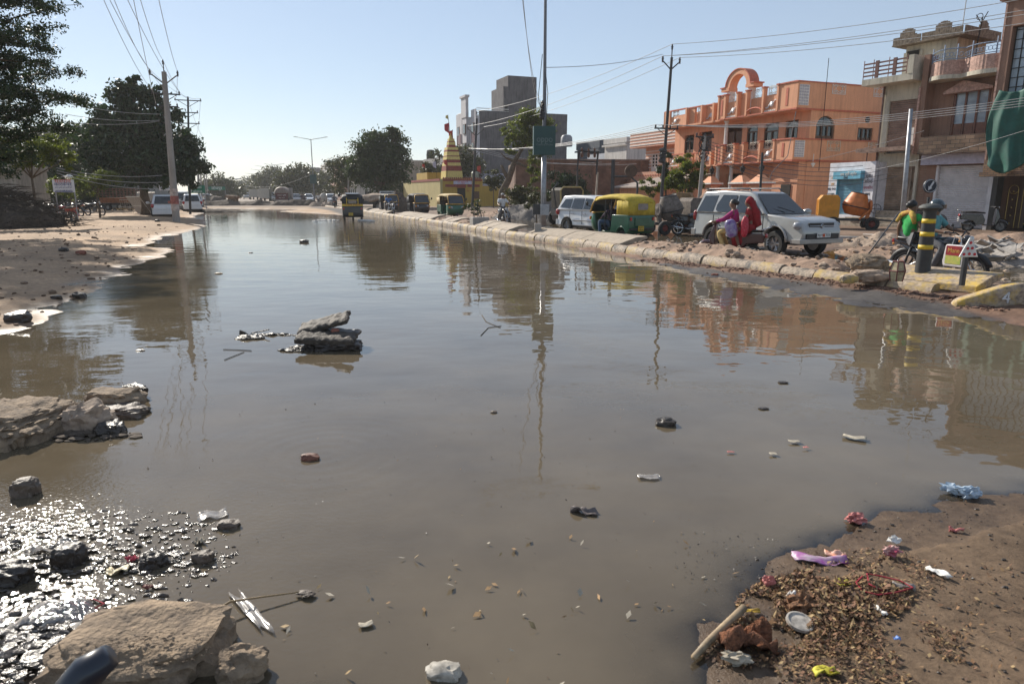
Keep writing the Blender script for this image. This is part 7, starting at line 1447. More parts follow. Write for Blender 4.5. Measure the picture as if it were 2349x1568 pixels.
for (px, Y, rz, sh_, tr_, lb_) in [(692, 104, -90, DRK, GREY, "standing figure in dark clothes, left of two on the earth bank"), (698, 103, 80, GREY, DRK, "standing figure in dark clothes, right of two on the earth bank"), (893 - 175, 128, 90, GREY, GREY, "distant pedestrian near the nearest whole street lamp"), (612, 190, 90, DRK, GREY, "tiny pedestrian far down the dusty road")]:
  q = H(px, 443, Y); person(lb_, (q.x, Y, .05), R(rz), 'stand', sh_, tr_, .5)
def bicycle(label, loc, rz):
  r = thing("bicycle", label, "bicycle", loc, rz)
  for x in (.5, -.5): t = MB(); t.ring((x, 0, .34), .32, .02, 'y', 22, 5); o = t.build("wheel", M_tyre, r); g = MB(); [g.tube([(x, 0, .34), (x + .3 * math.cos(a), 0, .34 + .3 * math.sin(a))], .004, 3) for a in [math.pi * 2 * i / 10 for i in range(10)]]; g.build("spokes", M_chr, o)
  f = MB();
  for a, b_ in (((.5, 0, .34), (.38, 0, .95)), ((.4, 0, .85), (-.12, 0, .80)), ((.4, 0, .8), (.0, 0, .30)), ((-.15, 0, .92), (.0, 0, .30)), ((-.5, 0, .34), (-.12, 0, .80)), ((-.5, 0, .34), (0, 0, .3))): f.tube([a, b_], .018, 5)
  f.tube([(.34, .25, 1.0), (.40, 0, .98), (.34, -.25, 1.0)], .014, 5); f.build("frame", M_blk, r); s_ = MB(); s_.blob((-.17, 0, .95), (.14, .08, .04), 1, 0, 2); s_.build("saddle", M_blk, r)
  return r
q = H(737, 443, 92); bicycle("bicycle beside the earth bank, left of the black taxi", (q.x, 92, .05), R(-10)); person("cyclist in a pale shirt walking a bicycle, left of the black taxi", (q.x - .3, 91.6, .05), R(80), 'stand', WHT, GREY, .5)
m = MB(); m.blob((0, 0, .9), (.55, .45, .75), 3, .18, 3); o = m.build("sack_load", mat("sack_white", (.45, .42, .38), .8, .3), None, smooth=True); o.location = (q.x - .1, 93.2, .1); tag(o, "huge bulging white sack load beside the cyclist", "sack")
q = H(767, 443, 80); moto("motorcycle with a lit red tail lamp driving away, just left of the black taxi", (q.x, 80, 0), R(100), MBK); person("motorcyclist in dark clothes seen from behind, left of the black taxi", (q.x, 79.8, 0), R(100), 'ride', GREY, DRK, .9)
q = H(903, 443, 62)
# cow
def cow(label, loc, rz, s=1.0):
  r = thing("cow", label, "cow", loc, rz); r.scale = (s,) * 3; ch = [[((0, 0, .95), (.27, .30)), ((-.35, 0, .97), (.25, .29)), ((-.62, 0, 1.0), (.2, .22)), ((-.75, 0, 1.02), (.09, .09))], [((0, 0, .95), (.27, .30)), ((.38, 0, .98), (.24, .28)), ((.62, 0, 1.08), (.15, .18)), ((.85, 0, 1.12), (.10, .12)), ((1.02, 0, 1.0), (.075, .08)), ((1.13, 0, .90), (.055, .055))]]
  for sx in (-1, 1): ch += [[((.38, 0, .98), (.24, .28)), ((.42, sx * .14, .70), .09), ((.43, sx * .15, .40), .055), ((.42, sx * .15, .12), .04), ((.45, sx * .15, .03), .05)], [((-.62, 0, 1.0), (.2, .22)), ((-.58, sx * .16, .75), .12), ((-.68, sx * .16, .45), .06), ((-.62, sx * .16, .12), .04), ((-.59, sx * .16, .03), .05)], [((.85, 0, 1.12), (.10, .12)), ((.84, sx * .17, 1.16), .03)], [((.85, 0, 1.12), (.10, .12)), ((.90, sx * .1, 1.24), .02), ((.93, sx * .12, 1.34), .01)]]
  ch.append([((-.75, 0, 1.02), (.09, .09)), ((-.84, 0, .8), .025), ((-.84, 0, .45), .03)]); skin("body", ch, mat("cow_brown", (.20, .11, .06), .8, .3, 3), r)
q = H(531, 443, 98); cow("brown cow standing at the left end of the dark earth bank", (q.x, 98, .1), R(160), 1.1); q = H(538, 443, 100); cow("second brown cow just right of the first on the earth bank", (q.x, 100, .1), R(-30))
# ================================================================ roadside objects
def on(px, py, z=0): p = G(px, py, z); return p
# striped bollard with mushroom cap + keep-left sign
bl = G(2116, 622, .38); zc = H(2120, 466, bl.y).z; r = thing("bollard", "black bollard with three yellow bands and a mushroom cap on the median nose", "bollard", bl); hb = zc - bl.z
m = MB(); m.lathe([(.128, -.1), (.125, .02), (.105, hb * .86), (.12, hb * .9), (.15, hb * .93)], n=24); m.build("post", mat("bollard_black", (.035, .036, .038), .6, .2, 6), r, smooth=40)
m = MB(); m.lathe([(.15, hb * .925), (.185, hb * .93), (.18, hb * .955), (.12, hb * .985), (.01, hb * 1.0)], n=24); m.build("cap", mat("cap_grey", (.07, .075, .07), .7, .2), r, smooth=50)
for z0 in (.33, .52, .71): m = MB(); rr = lambda z: .1255 - .020 * z / .86 + .002; m.lathe([(rr(z0), hb * z0), (rr(z0 + .065), hb * (z0 + .065))], n=24, cap=False); m.build("yellow_band", mat("band_yellow", (.62, .42, .02), .5, .15), r, smooth=True, thick=.003)
sg = Vector((bl.x + .42, bl.y + .8, .05)); zt_ = H(2136, 433, sg.y).z; r = thing("keep_left_sign", "round dark traffic sign with a white slanting arrow above the striped bollard", "traffic sign", sg); m = MB(); m.tube([(0, 0, 0), (0, 0, zt_ - .2)], .025, 8); m.build("post", M_steel, r)
m = MB(); m.lathe([(.01, -.02), (.125, -.02), (.13, 0), (.125, .02), (.01, .02)], (0, 0, zt_), 26, None, 'y'); dso = m.build("disc", mat("sign_dark", (.012, .016, .03), .5), r)
m = MB(); m.ring((0, -.024, zt_), .112, .005, 'y', 26, 4); T = TL(0, -.03, zt_, 0) @ Matrix.Rotation(R(28), 4, 'Y') @ Matrix.Scale(.75, 4); m.prism([(-.022, .12), (.022, .12), (.022, -.03), (.055, -.03), (0, -.12), (-.055, -.03), (-.022, -.03)], -.006, .004, 'y', T); m.build("arrow", mat("sign_white", (.55, .56, .58), .5), dso)
hz_ = G(2208, 640, .40); r = thing("hazard_marker", "small white triangle with six red dots on a short dark post at the nose's end", "traffic marker", hz_); zt_ = H(2218, 545, hz_.y).z - hz_.z
m = MB(); m.tube([(0, 0, -.1), (0, 0, zt_ * .6)], .045, 8); m.build("post", M_steel, r)
m = MB(); hh = .30; m.prism([(-.15, zt_ - hh), (.15, zt_ - hh), (0.02, zt_), (-.02, zt_)], -.075, -.05); po = m.build("triangle", M_plw, r, bev=.006); m = MB()
for (x, z) in ((0, .225), (-.035, .135), (.035, .14), (-.085, .045), (.0, .05), (.085, .045)): m.lathe([(.001, -.004), (.023, -.004), (.023, 0)], (x, -.077, zt_ - hh + z), 12, None, 'y')
each(m, "red_dot", mat("dot_red", (.5, .02, .03), .5), po)
# maroon and cream faceted marker, big broken rock, kerb offcuts
q = G(2056, 644, .28); r = thing("faceted_marker", "small six sided stone marker with maroon edges and cream faces left of the bollard", "marker", q); r.scale = (.8,) * 3; m = MB(); m.lathe([(.13, 0), (.17, .22), (.11, .42)], n=6); m.build("body", mat("marker_cream", (.40, .33, .20), .7, .3, 14), r)
m = MB()
for i in range(6): a = 2 * math.pi * i / 6; m.tube([(.132 * math.cos(a), .132 * math.sin(a), 0), (.173 * math.cos(a), .173 * math.sin(a), .22), (.113 * math.cos(a), .113 * math.sin(a), .42)], .014, 4)
for rr_, z in ((.173, .22), (.113, .42)): m.tube([(rr_ * math.cos(2 * math.pi * i / 6), rr_ * math.sin(2 * math.pi * i / 6), z) for i in range(6)], .014, 4, closed=True)
m.build("edges", mat("marker_maroon", (.16, .04, .035), .6), r)
M_rock = mat("concrete_rock", (.26, .19, .125), .92, .35, 9, 1.0, 40, col2=(.10, .075, .055)); M_rwet = mat("wet_rock", (.12, .088, .065), .6, .35, 5, 1.0, 18); M_rdk = mat("dark_wet_stone", (.045, .034, .026), .42, .3, 8, .8, 25)
def rock(name, label, c, rad, seed, m=None, amp=.3, group=None, rz=0, tilt=0, flat=.75, cat="rock", lvl=4):
  mb = MB(); mb.blob((0, 0, 0), rad, seed, amp, lvl, 1.7, flat=flat); o = mb.build(name, m or M_rock, None, smooth=32); o.location = c; o.rotation_euler = (tilt, 0, rz)
  return tag(o, label, cat, group)
q = G(1992, 606, .44); rock("broken_rock", "large jagged grey rock lying on the rubble just left of the faceted marker", q, (.34, .26, .17), 3, M_rock, .35, tilt=.2)
q = G(1998, 634, .27); rock("broken_rock", "darker flat rock underneath the large jagged grey rock on the median", q, (.36, .22, .12), 5, M_rub, .3)
q = G(1948, 640, .25); rock("broken_rock", "small yellow painted kerb fragment at the left foot of the large grey rock", q, (.16, .09, .08), 7, kerb_col, .2); painted(bpy.data.objects["broken_rock.002"], (.5, .34, .08, 1))
for i, (px, py) in enumerate([(2245, 668), (2262, 662)]): q = on(px, py, .12); rock("kerb_stone_chip", ["left pale stone chip", "right pale stone chip"][i] + " in the gap between the nose and the curved kerb block", q, (.10, .08, .07), 9 + i)
q = kpt(34.2, .55, .32); r = thing("concrete_block", "square concrete block with bent reinforcing rods on the median left of the hoarding post", "concrete block", kpt(33.9, .7, .1), R(20)); m = MB(); m.box(-.42, .42, -.3, .3, 0, .5); m.build("block", M_conc, r, bev=.03); m = MB()
for i in range(4): m.tube([(-.25 + i * .16, 0, .5), (-.25 + i * .16, .02, .75)], .015, 4)
m.tube([(0, 0, .5), (-.15, 0, .9), (-.45, 0, 1.15)], .02, 5); m.tube([(.1, 0, .5), (.02, .1, 1.0), (-.1, .1, 1.25)], .02, 5); m.build("bent_rods", M_steel, r)
m = MB(); m.box(-.13, .13, -.1, .1, 0, .5); o = m.build("concrete_stub", M_conc, None, bev=.02); o.location = kpt(26.3, .6, .12); tag(o, "short square concrete stub at the foot of the hoarding lamp post", "post")
m = MB(); a = on(1995, 570); m.tube([H(1988, 588, 15.2), H(2020, 545, 15.6), H(2062, 488, 16.2)], .016, 6); tag(m.build("iron_rod", M_steel, None, smooth=True), "bent iron rod sticking up out of the rubble beside the grey lamp post", "rod")
# rubble and gravel heaps beyond the median
def ell(cx, cy, rx, ry, n=14, rot=0, seed=0):
  rs = random.Random(seed); return [(cx + rx * k * math.cos(t) * math.cos(rot) - ry * k * math.sin(t) * math.sin(rot), cy + rx * k * math.cos(t) * math.sin(rot) + ry * k * math.sin(t) * math.cos(rot)) for t, k in [(2 * math.pi * i / n, rs.uniform(.82, 1.12)) for i in range(n)]]
def heap(px, Y, rx, ry, h, m, label, stones=0, seed=1, n=40, rot=0, amp=.4, cat="heap", sh=.8, stm=None, nm="heap"):
  q = H(px, 443, Y); return mound(nm, ell(q.x, q.y, rx, ry, seed=seed, rot=rot), h, m, seed, amp, label, cat, n=n, stones=stones, stm=stm, sh=sh)
heap(1235, 47, 3.6, 1.8, 1.15, M_grav, "grey gravel heap behind the hoarding lamp post", 160, 11, 60, -.5, stm=M_grav, nm="gravel_heap")
heap(1120, 52, 4.0, 1.4, .35, M_soil, "low earth bank along the far side of the road in front of the temple", 60, 12, 50, -1.2, nm="earth_bank")
heap(2040, 22.5, 1.6, .9, .45, M_rub, "heap of broken stones around the foot of the grey lamp post", 110, 13, 46, -.5, nm="stone_heap")
heap(2090, 19.3, 2.2, 1.0, .30, M_soil, "low spread of reddish rubble behind the woman in green", 130, 14, 46, -.9, nm="rubble_heap")
heap(2300, 21.5, 2.6, 1.5, .55, M_soil, "dark earth heap before the white shutter at right", 90, 15, 50, -.8, nm="earth_heap")
heap(2330, 17.5, 2.2, 1.2, .35, mat("pale_rubble", (.30, .25, .21), .9, .35, 7, .8, 20), "pale slab rubble heap at the right edge beyond the motorcycle", 160, 16, 50, -.9, stm=mat("slab_chips", (.36, .33, .30), .9, .3), nm="slab_heap")
fl = MB(); rs = random.Random(5)
for i in range(46):
  q = H(rs.uniform(2235, 2349), 443, rs.uniform(16.5, 21)); z = .12 + .28 * rs.random(); s = rs.uniform(.08, .3); fl.box(-s, s, -s * .7, s * .7, -.015, .015, Matrix.Translation((q.x, q.y, z)) @ Matrix.Rotation(rs.uniform(0, 3), 4, 'Z') @ Matrix.Rotation(rs.uniform(-.7, .7), 4, 'X') @ Matrix.Rotation(rs.uniform(-.5, .5), 4, 'Y'))
tag(fl.build("stone_flakes", mat("slab_flakes", (.34, .31, .28), .85, .3), None, bev=.004), "scatter of thin broken stone flakes over the slab heap", "rubble", None, 'stuff')
for i, (px, Y, L_, rz) in enumerate([(1760, 27.5, 5.5, -.75), (1990, 27, 3.6, -.75)]): q = H(px, 443, Y); m = MB(); m.tube([(0, 0, 0), (L_, 0, .02)], .07, 8); o = m.build("drain_pipe_length", M_conc, None, smooth=True); o.location = (q.x, q.y, .13); o.rotation_euler = (0, 0, rz); tag(o, ["long grey pipe lying on the road edge behind the silver car", "shorter grey pipe lying on the ground below the orange mixer"][i], "pipe")
# drum + small tipper, dark frame machine near the taxi
q = H(1300, 443, 40); r = thing("tipper_skip", "yellow rimmed dark tipping skip of a small site dumper behind the white car", "dumper", (q.x, q.y, 0), R(30)); m = MB(); m.prism([(-.7, .9), (-.75, 1.9), (-.6, 2.05), (.6, 2.05), (.75, 1.9), (.7, .9)], -.5, .5); m.build("skip", mat("skip_dark", (.05, .04, .03), .8, .3), r); m = MB(); m.tube([(-.72, -.52, .9), (-.77, -.52, 1.9), (-.6, -.52, 2.08), (.6, -.52, 2.08), (.77, -.52, 1.9), (.72, -.52, .9)], .05, 6); m.build("rim", mat("skip_yellow", (.40, .30, .12), .7), r)
for s in (-1, 1): wheel(r, -.5, s * .55, .38, .2, .5); wheel(r, .9, s * .5, .3, .18, .5)
m = MB(); m.box(-.8, 1.2, -.4, .4, .5, .85); m.tube([(-.9, -.3, .9), (-1.1, -.3, 2.0), (-.8, -.3, 2.35)], .05, 6); m.tube([(.8, 0, .8), (1.0, 0, 1.3)], .04, 6); m.build("chassis", M_steel, r)
q = H(1440, 443, 34); r = thing("pulley_frame", "dark iron frame with a cable wheel on top, behind the yellow hooded taxi", "hoist", (q.x, q.y, 0), 0); m = MB(); z1 = H(1440, 395, 34).z; m.tube([(-.75, 0, 0), (-.75, 0, z1 + .6)], .09, 4); m.tube([(-.75, 0, z1 - .2), (.1, 0, z1 - .2), (.45, 0, z1 - .5), (.5, 0, 0)], .05, 6); m.build("frame", M_steel, r); m = MB(); m.lathe([(.01, -.06), (.30, -.06), (.30, .06), (.01, .06)], (.12, 0, z1 + .05), 20, None, 'y'); m.build("cable_wheel", mat("rust_wheel", (.10, .06, .04), .8, .3), r)
# tractor with covered load and old jeep truck near the round tree
q = H(862, 443, 66); r = thing("old_jeep_truck", "old white jeep style truck facing this way under the round tree", "truck", (q.x, q.y + 6, 0), R(-80)); jw = mat("jeep_white", (.45, .44, .42), .5, .25)
m = MB(); m.loft([(-.3, .9, .8), (-.3, 1.9, .78), (.4, 1.95, .76), (.75, 1.3, .78), (1.75, 1.2, .60), (1.85, .6, .62), (-.3, .55, .8)]); m.build("cab", jw, r, bev=.05); m = MB(); m.add([(.77, -.66, 1.33), (.77, .66, 1.33), (.47, .64, 1.86), (.47, -.64, 1.86)], [(0, 1, 2, 3)]); m.build("windscreen", M_gwin, r, thick=.02)
m = MB(); m.box(-2.6, -.35, -.85, .85, .8, 1.0)
for z in (1.2, 1.45, 1.7, 1.95): m.box(-2.6, -.35, -.86, -.82, z, z + .1); m.box(-2.6, -.35, .82, .86, z, z + .1)
for x in (-2.6, -1.5, -.4): m.box(x, x + .06, -.88, -.8, .8, 2.1); m.box(x, x + .06, .8, .88, .8, 2.1)
m.build("load_bed", mat("bed_brown", (.13, .08, .06), .8), r)
for x in (1.2, -1.6):
  for s in (-1, 1): wheel(r, x, s * .7, .38, .2, .55)
m = MB(); m.box(1.85, 1.92, -.4, .4, .7, 1.1); m.build("grille", M_blk, r); m = MB(); m.box(1.8, 2.0, -.8, .8, .45, .58); m.build("bumper", M_steel, r)
q = H(848, 443, 64); r = thing("earth_trailer", "two wheeled trailer heaped with brown earth beside the old jeep truck", "trailer", (q.x + .6, q.y, 0), R(10)); m = MB(); m.blob((0, 0, 1.25), (1.5, .8, .45), 4, .25, 3); m.build("earth_load", M_rub, r, smooth=40); m = MB(); m.box(-1.4, 1.4, -.7, .7, .75, 1.05); m.build("tray", M_steel, r)
for s in (-1, 1): wheel(r, .2, s * .75, .55, .28, .5)
heap(912, 66, 1.6, 1.2, 2.0, M_dark, "tall dark covered heap between the earth trailer and the first black taxi", 0, 17, 34, 0, .35, sh=.6, nm="covered_heap")
# ---- far road: earth bank across, tanker, banner, hoardings
heap(560, 98, 9, 1.6, .75, M_dark, "left half of the dark earth bank dumped across the road", 60, 18, 90, 0, .6, nm="earth_bank"); heap(650, 97, 6.5, 1.5, .85, M_dark, "right half of the dark earth bank dumped across the road", 60, 19, 80, 0, .6, nm="earth_bank")
heap(480, 108, 5, 2, 1.4, M_dark, "pointed dark rubble heap at the far left end of the flood", 40, 20, 50, 0, .5, nm="rubble_heap"); heap(740, 88, 2.2, 1.0, .7, M_rub, "small pale rubble pile left of the black taxi, near the cyclist", 40, 21, 40, 0, .4, nm="rubble_heap"); heap(478, 66, 3.4, .8, .30, M_dark, "dark wet mud strip at the left bank beyond the concrete pole", 30, 22, 50, .1, .5, nm="mud_strip")
q = H(646, 443, 99); m = MB(); m.box(-.9, .9, -.03, .03, .45, 1.35); r = thing("barrier_banner", "faded red banner board with white lettering on the earth bank", "barrier", (q.x, q.y, .4)); m.build("board", mat("banner_red", (.13, .045, .045), .8, .3), r); text("lettering", "यातायात पुलिस", .22, TL(0, -.035, 1.05) @ TXF, M_plw, r); text("lettering", "रास्ता बन्द है", .18, TL(0, -.035, .7) @ TXF, M_plw, r); m = MB(); m.tube([(-.9, 0, -.3), (-.9, 0, 1.4)], .04, 5); m.tube([(.9, 0, -.3), (.9, 0, 1.4)], .04, 5); each(m, "post", M_steel, r)
q = H(648, 443, 112); r = thing("water_tanker", "dusty rounded water tanker seen from behind beyond the red banner", "tanker", (q.x, q.y, 0), R(100)); m = MB(); m.lathe([(.3, -2.2), (.85, -2.1), (1.0, -1.8), (1.0, 1.8), (.85, 2.1), (.3, 2.2)], (0, 0, 1.75), 20, None, 'x'); m.build("tank", mat("tanker_tan", (.22, .17, .14), .7, .25), r, smooth=40); m = MB(); m.box(-2.3, 2.6, -1.1, 1.1, .55, .8); m.box(2.3, 3.8, -1.1, 1.1, .8, 2.6); m.build("chassis", mat("tanker_frame", (.28, .25, .23), .8), r)
for x in (-1.4, 2.8):
  for s in (-1, 1): wheel(r, x, s * 1.0, .48, .28, .5)
for (px, Y, rz, lb_) in [(612, 150, 95, "small pale van beyond the banner, left of the tanker"), (455 + 130, 190, 95, "white van far down the dusty road"), (600, 230, 95, "tiny truck in the dust far down the road")]:
  q = H(px, 443, Y); r = thing("delivery_truck", lb_, "truck", (q.x, q.y, 0), R(rz)); m = MB(); m.box(-2.2, 1.0, -1, 1, .7, 2.7); m.build("box_body", mat("truck_pale", (.40, .37, .32), .7), r, bev=.04); m = MB(); m.loft([(1.05, .6, .95), (1.05, 2.1, .9), (1.6, 2.1, .88), (2.1, 1.3, .92), (2.2, .6, .92)]); m.build("cab", mat("truck_cab", (.3, .12, .08), .5), r, bev=.05)
  for x in (-1.3, 1.5):
    for s in (-1, 1): wheel(r, x, s * .9, .42, .25, .5)
def board(name, label, px, py0, py1, Y, w, col, s, lc, z0=0, size=.4, posts=True, frm=None):
  a = H(px, py0, Y); b_ = H(px, py1, Y); r = thing(name, label, "sign", (a.x, Y, z0)); m = MB(); m.box(-w / 2, w / 2, -.04, .04, b_.z - z0, a.z - z0); bo = m.build("board", col, r)
  m = MB(); [m.tube([(x, .06, -.1), (x, .06, a.z - z0)], .035, 6) for x in (-w / 2 + .06, w / 2 - .06)]; each(m, "post", frm or M_gal, r)
  h = a.z - b_.z
  for i, (t, c_, k_, ww) in enumerate(s): text("lettering", t, size * k_, TL(0, -.045, b_.z - z0 + h * (1 - (i + .5) / len(s))) @ TXF, c_, bo, w=ww)
  return r, bo, h, b_.z - z0
LR = mat("sign_red", (.5, .05, .03), .6); LB_ = mat("sign_navy", (.02, .04, .18), .6); M_sgw = mat("sign_board_white", (.60, .62, .66), .6, .12)
r, bo, h, zb_ = board("sign_board", "white sign board with red and navy Hindi lettering in front of the parked motorcycles", 144, 412, 441, 40, 1.2, M_sgw, [("स्वयाम", LR, .95, .95), ("कारकेयर", LB_, .85, 1.0), ("सभी प्रकार की गाड़ियों की", LB_, .28, .95), ("धुलाई एवं सर्विस की जाती है", LB_, .26, .95)], None, .1, .30)
m = MB(); m.box(-.52, .52, -.045, -.041, zb_ + .02, zb_ + .06); m.build("blue_bar", LB_, bo)
board("small_sign", "small white notice board between the white van and the concrete pole", 382, 425, 437, 60, 1.3, M_sgw, [("सूचना", LB_, 1, .8)], None, 0, .2)
board("green_sign", "green sign board hanging behind the steel pole", 450, 425, 443, 70, 1.7, mat("sign_green", (.015, .16, .09), .6), [("Hotel", M_plw, .8, 1.0), ("Palace", M_plw, .8, 1.1)], None, 0, .4); board("green_sign", "dark green road sign far off beyond the left poles", 497, 428, 436, 140, 3.4, mat("sign_green", (.015, .16, .09), .6), [("जोधपुर", M_plw, 1, 2.2)], None, 0, .8)
# ---- left bank things
M_brush = mat("brushwood", (.075, .055, .038), .95, .4, 12)
hb_ = heap(-45, 33.5, 4.3, 2.6, 1.95, M_dark, "big dark heap of earth and dry brushwood at the left edge", 0, 31, 70, .1, .3, sh=.55, nm="brushwood_heap"); tw_ = MB(); rs = random.Random(9); q = H(-45, 443, 33.5)
for i in range(1500):
  t = rs.uniform(0, 6.283); k = rs.random() ** .6; x = q.x + 4.3 * k * math.cos(t); y = q.y + 2.6 * k * math.sin(t); z = 1.9 * max(0, 1 - k ** 1.7) + .12; a = rs.uniform(0, 3.14); l = rs.uniform(.4, 1.3); e = rs.uniform(-.25, .4)
  tw_.tube([(x, y, z), (x + l * .5 * math.cos(a), y + l * .5 * math.sin(a), z + e * l * .6), (x + l * math.cos(a + .3), y + l * math.sin(a + .3), z + e * l * .5)], [.022, .016, .006], 3, cap=False)
o = tw_.build("twigs", M_brush, hb_); o['kind'] = 'stuff'
ct = G(268, 484, .12); r = thing("lorry_trailer", "brown sided cart with a slatted rail top parked under the big dark tree", "trailer", (ct.x, ct.y + 1.5, .1), R(-5)); ob = mat("cart_orange", (.26, .10, .04), .8, .3, 5); m = MB(); m.box(-1.8, 1.8, -1, 1, .75, 1.25); m.build("side_panel", ob, r, bev=.02); m = MB()
for z in (1.4, 1.62, 1.84, 2.02):
  for y in (-1, 1): m.box(-1.8, 1.8, y - .02, y + .02, z, z + .07)
for i in range(11): x = -1.8 + .36 * i; m.box(x - .02, x + .02, -1.03, -.97, 1.25, 2.1); m.box(x - .02, x + .02, .97, 1.03, 1.25, 2.1)
m.build("rail_top", mat("cart_rail", (.20, .11, .07), .8, .3), r)
for x in (-1.1, 1.1):
  for s in (-1, 1): wheel(r, x, s * .9, .36, .2, .5)
m = MB(); m.box(-1.8, 1.8, -.7, .7, .55, .72); m.build("chassis", M_steel, r)
q = on(300, 487); r = thing("flat_cart", "low flat handcart with small wheels in front of the brown sided cart", "handcart", (q.x, q.y, .08), R(-4)); m = MB(); m.box(-1.3, 1.3, -.5, .5, .2, .28); m.build("deck", mat("cart_ochre", (.35, .20, .06), .8, .3), r)
for s in (-1, 1): wheel(r, -1.2, s * .45, .16, .1, .4, spokes=0)
M_gm = mat("gate_metal", (.38, .35, .31), .45, .2, metal=.4)
def panel(label, px, py, px2, py2, lean, arc=True, hh=1.25):
  a = on(px, py); b_ = on(px2, py2); L_ = (b_ - a).length; r = thing("gate_panel", label, "gate panel", (a.x, a.y, .08), math.atan2(b_.y - a.y, b_.x - a.x), "leaning metal gate panels"); m = MB(); T = Matrix.Rotation(lean, 4, 'X')
  for z in (.05, hh * .5, hh): m.tube([(0, 0, z), (L_, 0, z)], .028, 6, T)
  k = int(L_ / .16)
  for i in range(k + 1): x = L_ * i / k; m.tube([(x, 0, -.02), (x, 0, hh * (1 if i % 2 else 1.0))], .014, 4, T)
  if arc:
    for cx in (L_ * .35, L_ * .7): m.ring((cx, 0, hh * .75), .13, .018, 'y', 14, 4, T, 0, math.pi); m.ring((cx, 0, hh * .3), .13, .018, 'y', 14, 4, T, 0, math.pi)
  m.build("bars", M_gm, r); return r
panel("leftmost leaning metal gate panel with arched bars beside the flat cart", 283, 494, 322, 494, .25, True, 1.2); panel("long metal gate panel propped at an angle against the round stub post", 318, 494, 352, 498, .5, True, 1.6); panel("third metal gate panel behind, resting higher on the others", 310, 488, 350, 492, -.2, False, 1.75)
q = on(356, 496); m = MB(); m.lathe([(.17, -.1), (.16, .9), (.14, 1.3), (.08, 1.42), (.01, 1.46)], n=14); o = m.build("stub_post", mat("stub_pale", (.42, .35, .28), .85, .25), None, smooth=40); o.location = (q.x, q.y, .05); tag(o, "pale rounded concrete stub post beside the gate panels", "post")
q = H(165, 443, 55); r = thing("garden_lamp", "small white lamp on a bent black pole above the motorcycles on the left", "lamp", (q.x - .8, q.y, 0)); m = MB(); zt_ = H(140, 408, 55).z; m.tube([(0, 0, 0), (0, 0, zt_), (.3, 0, zt_ + .1), (.6, 0, zt_ + .1)], .04, 6); m.build("pole", M_steel, r); m = MB(); m.lathe([(.05, -.25), (.28, -.15), (.3, 0), (.1, .15)], (.75, 0, zt_ + .1), 12); m.build("lamp_shade", M_wht, r)
def scatter_stones(name, label, n_, xf, m, rmin, rmax, seed, zoff=.3, flat=.7):
  s = MB(); rs = random.Random(seed); pts = [xf(rs) for _ in range(n_)]; zz = gz(np.array([p[0] for p in pts]), np.array([p[1] for p in pts]))
  for (x, y), z in zip(pts, zz):
    r = rs.uniform(rmin, rmax) * (1 if rs.random() < .85 else 1.7); s.blob((x, y, float(z) + r * zoff), (r * rs.uniform(.8, 1.6), r * rs.uniform(.7, 1.2), r * rs.uniform(.45, .8)), rs.random() * 99, .4, 1)
  return tag(s.build(name, m, None, smooth=30), label, "gravel", None, 'stuff')
def lb(rs): Y = 8 + 27 * rs.random() ** 1.5; xe = np.interp(Y, [8, 9.3, 11.7, 14.2, 17.9, 21, 27.8, 36], [-6.3, -6.7, -7.5, -8.5, -9.9, -11.5, -14.6, -17]); return (float(xe) - abs(rs.gauss(0, 1)) * (1.6 + Y * .12), Y)
scatter_stones("clods", "scattered clods and pebbles over the left sandy bank", 420, lb, mat("clod_brown", (.20, .13, .085), .95, .35, 9), .012, .05, 61)
def kr(rs): Y = 10.3 + 8 * rs.random() ** 1.4; p, d = polyline_at(KP, s_at(max(10.95, Y))); return (p.x - d.y * abs(rs.gauss(0, .28)) , p.y + d.x * abs(rs.gauss(0, .28)) - (10.95 - Y if Y < 10.95 else 0))
scatter_stones("kerb_gravel", "reddish gravel strewn along the foot of the kerb", 900, kr, mat("red_gravel", (.20, .115, .08), .95, .35, 9), .008, .03, 62)
def rr_d(rs): Y = rs.uniform(14, 34); k = float(kerbx(np.array([Y]))[0]); return (k + rs.uniform(1.6, 8), Y)
scatter_stones("road_debris", "stones and clods scattered over the broken road beyond the median", 500, rr_d, M_rub, .015, .06, 63)
for i, (px, py, r_, lb_) in enumerate([(45, 742, .13, "dark stone half in the water at the left shore, nearest the frame edge"), (183, 682, .09, "dark square stone at the left shoreline"), (130, 690, .07, "smaller dark stone just left of the shoreline stone"), (362, 478 + 36, .12, "lone dark stone on the sand before the concrete pole"), (148, 590, .10, "brown stone on the left sand, left of a reddish one"), (188, 597, .10, "reddish brick fragment on the left sand")]):
  q = on(px, py); z = GZ(q.x, q.y); rock("bank_stone", lb_, (q.x, q.y, z + r_ * .35), (r_ * 1.2, r_ * .9, r_ * .7), 70 + i, mat("brick_red", (.24, .09, .06), .9, .3) if i == 5 else M_rdk, .3, lvl=3)
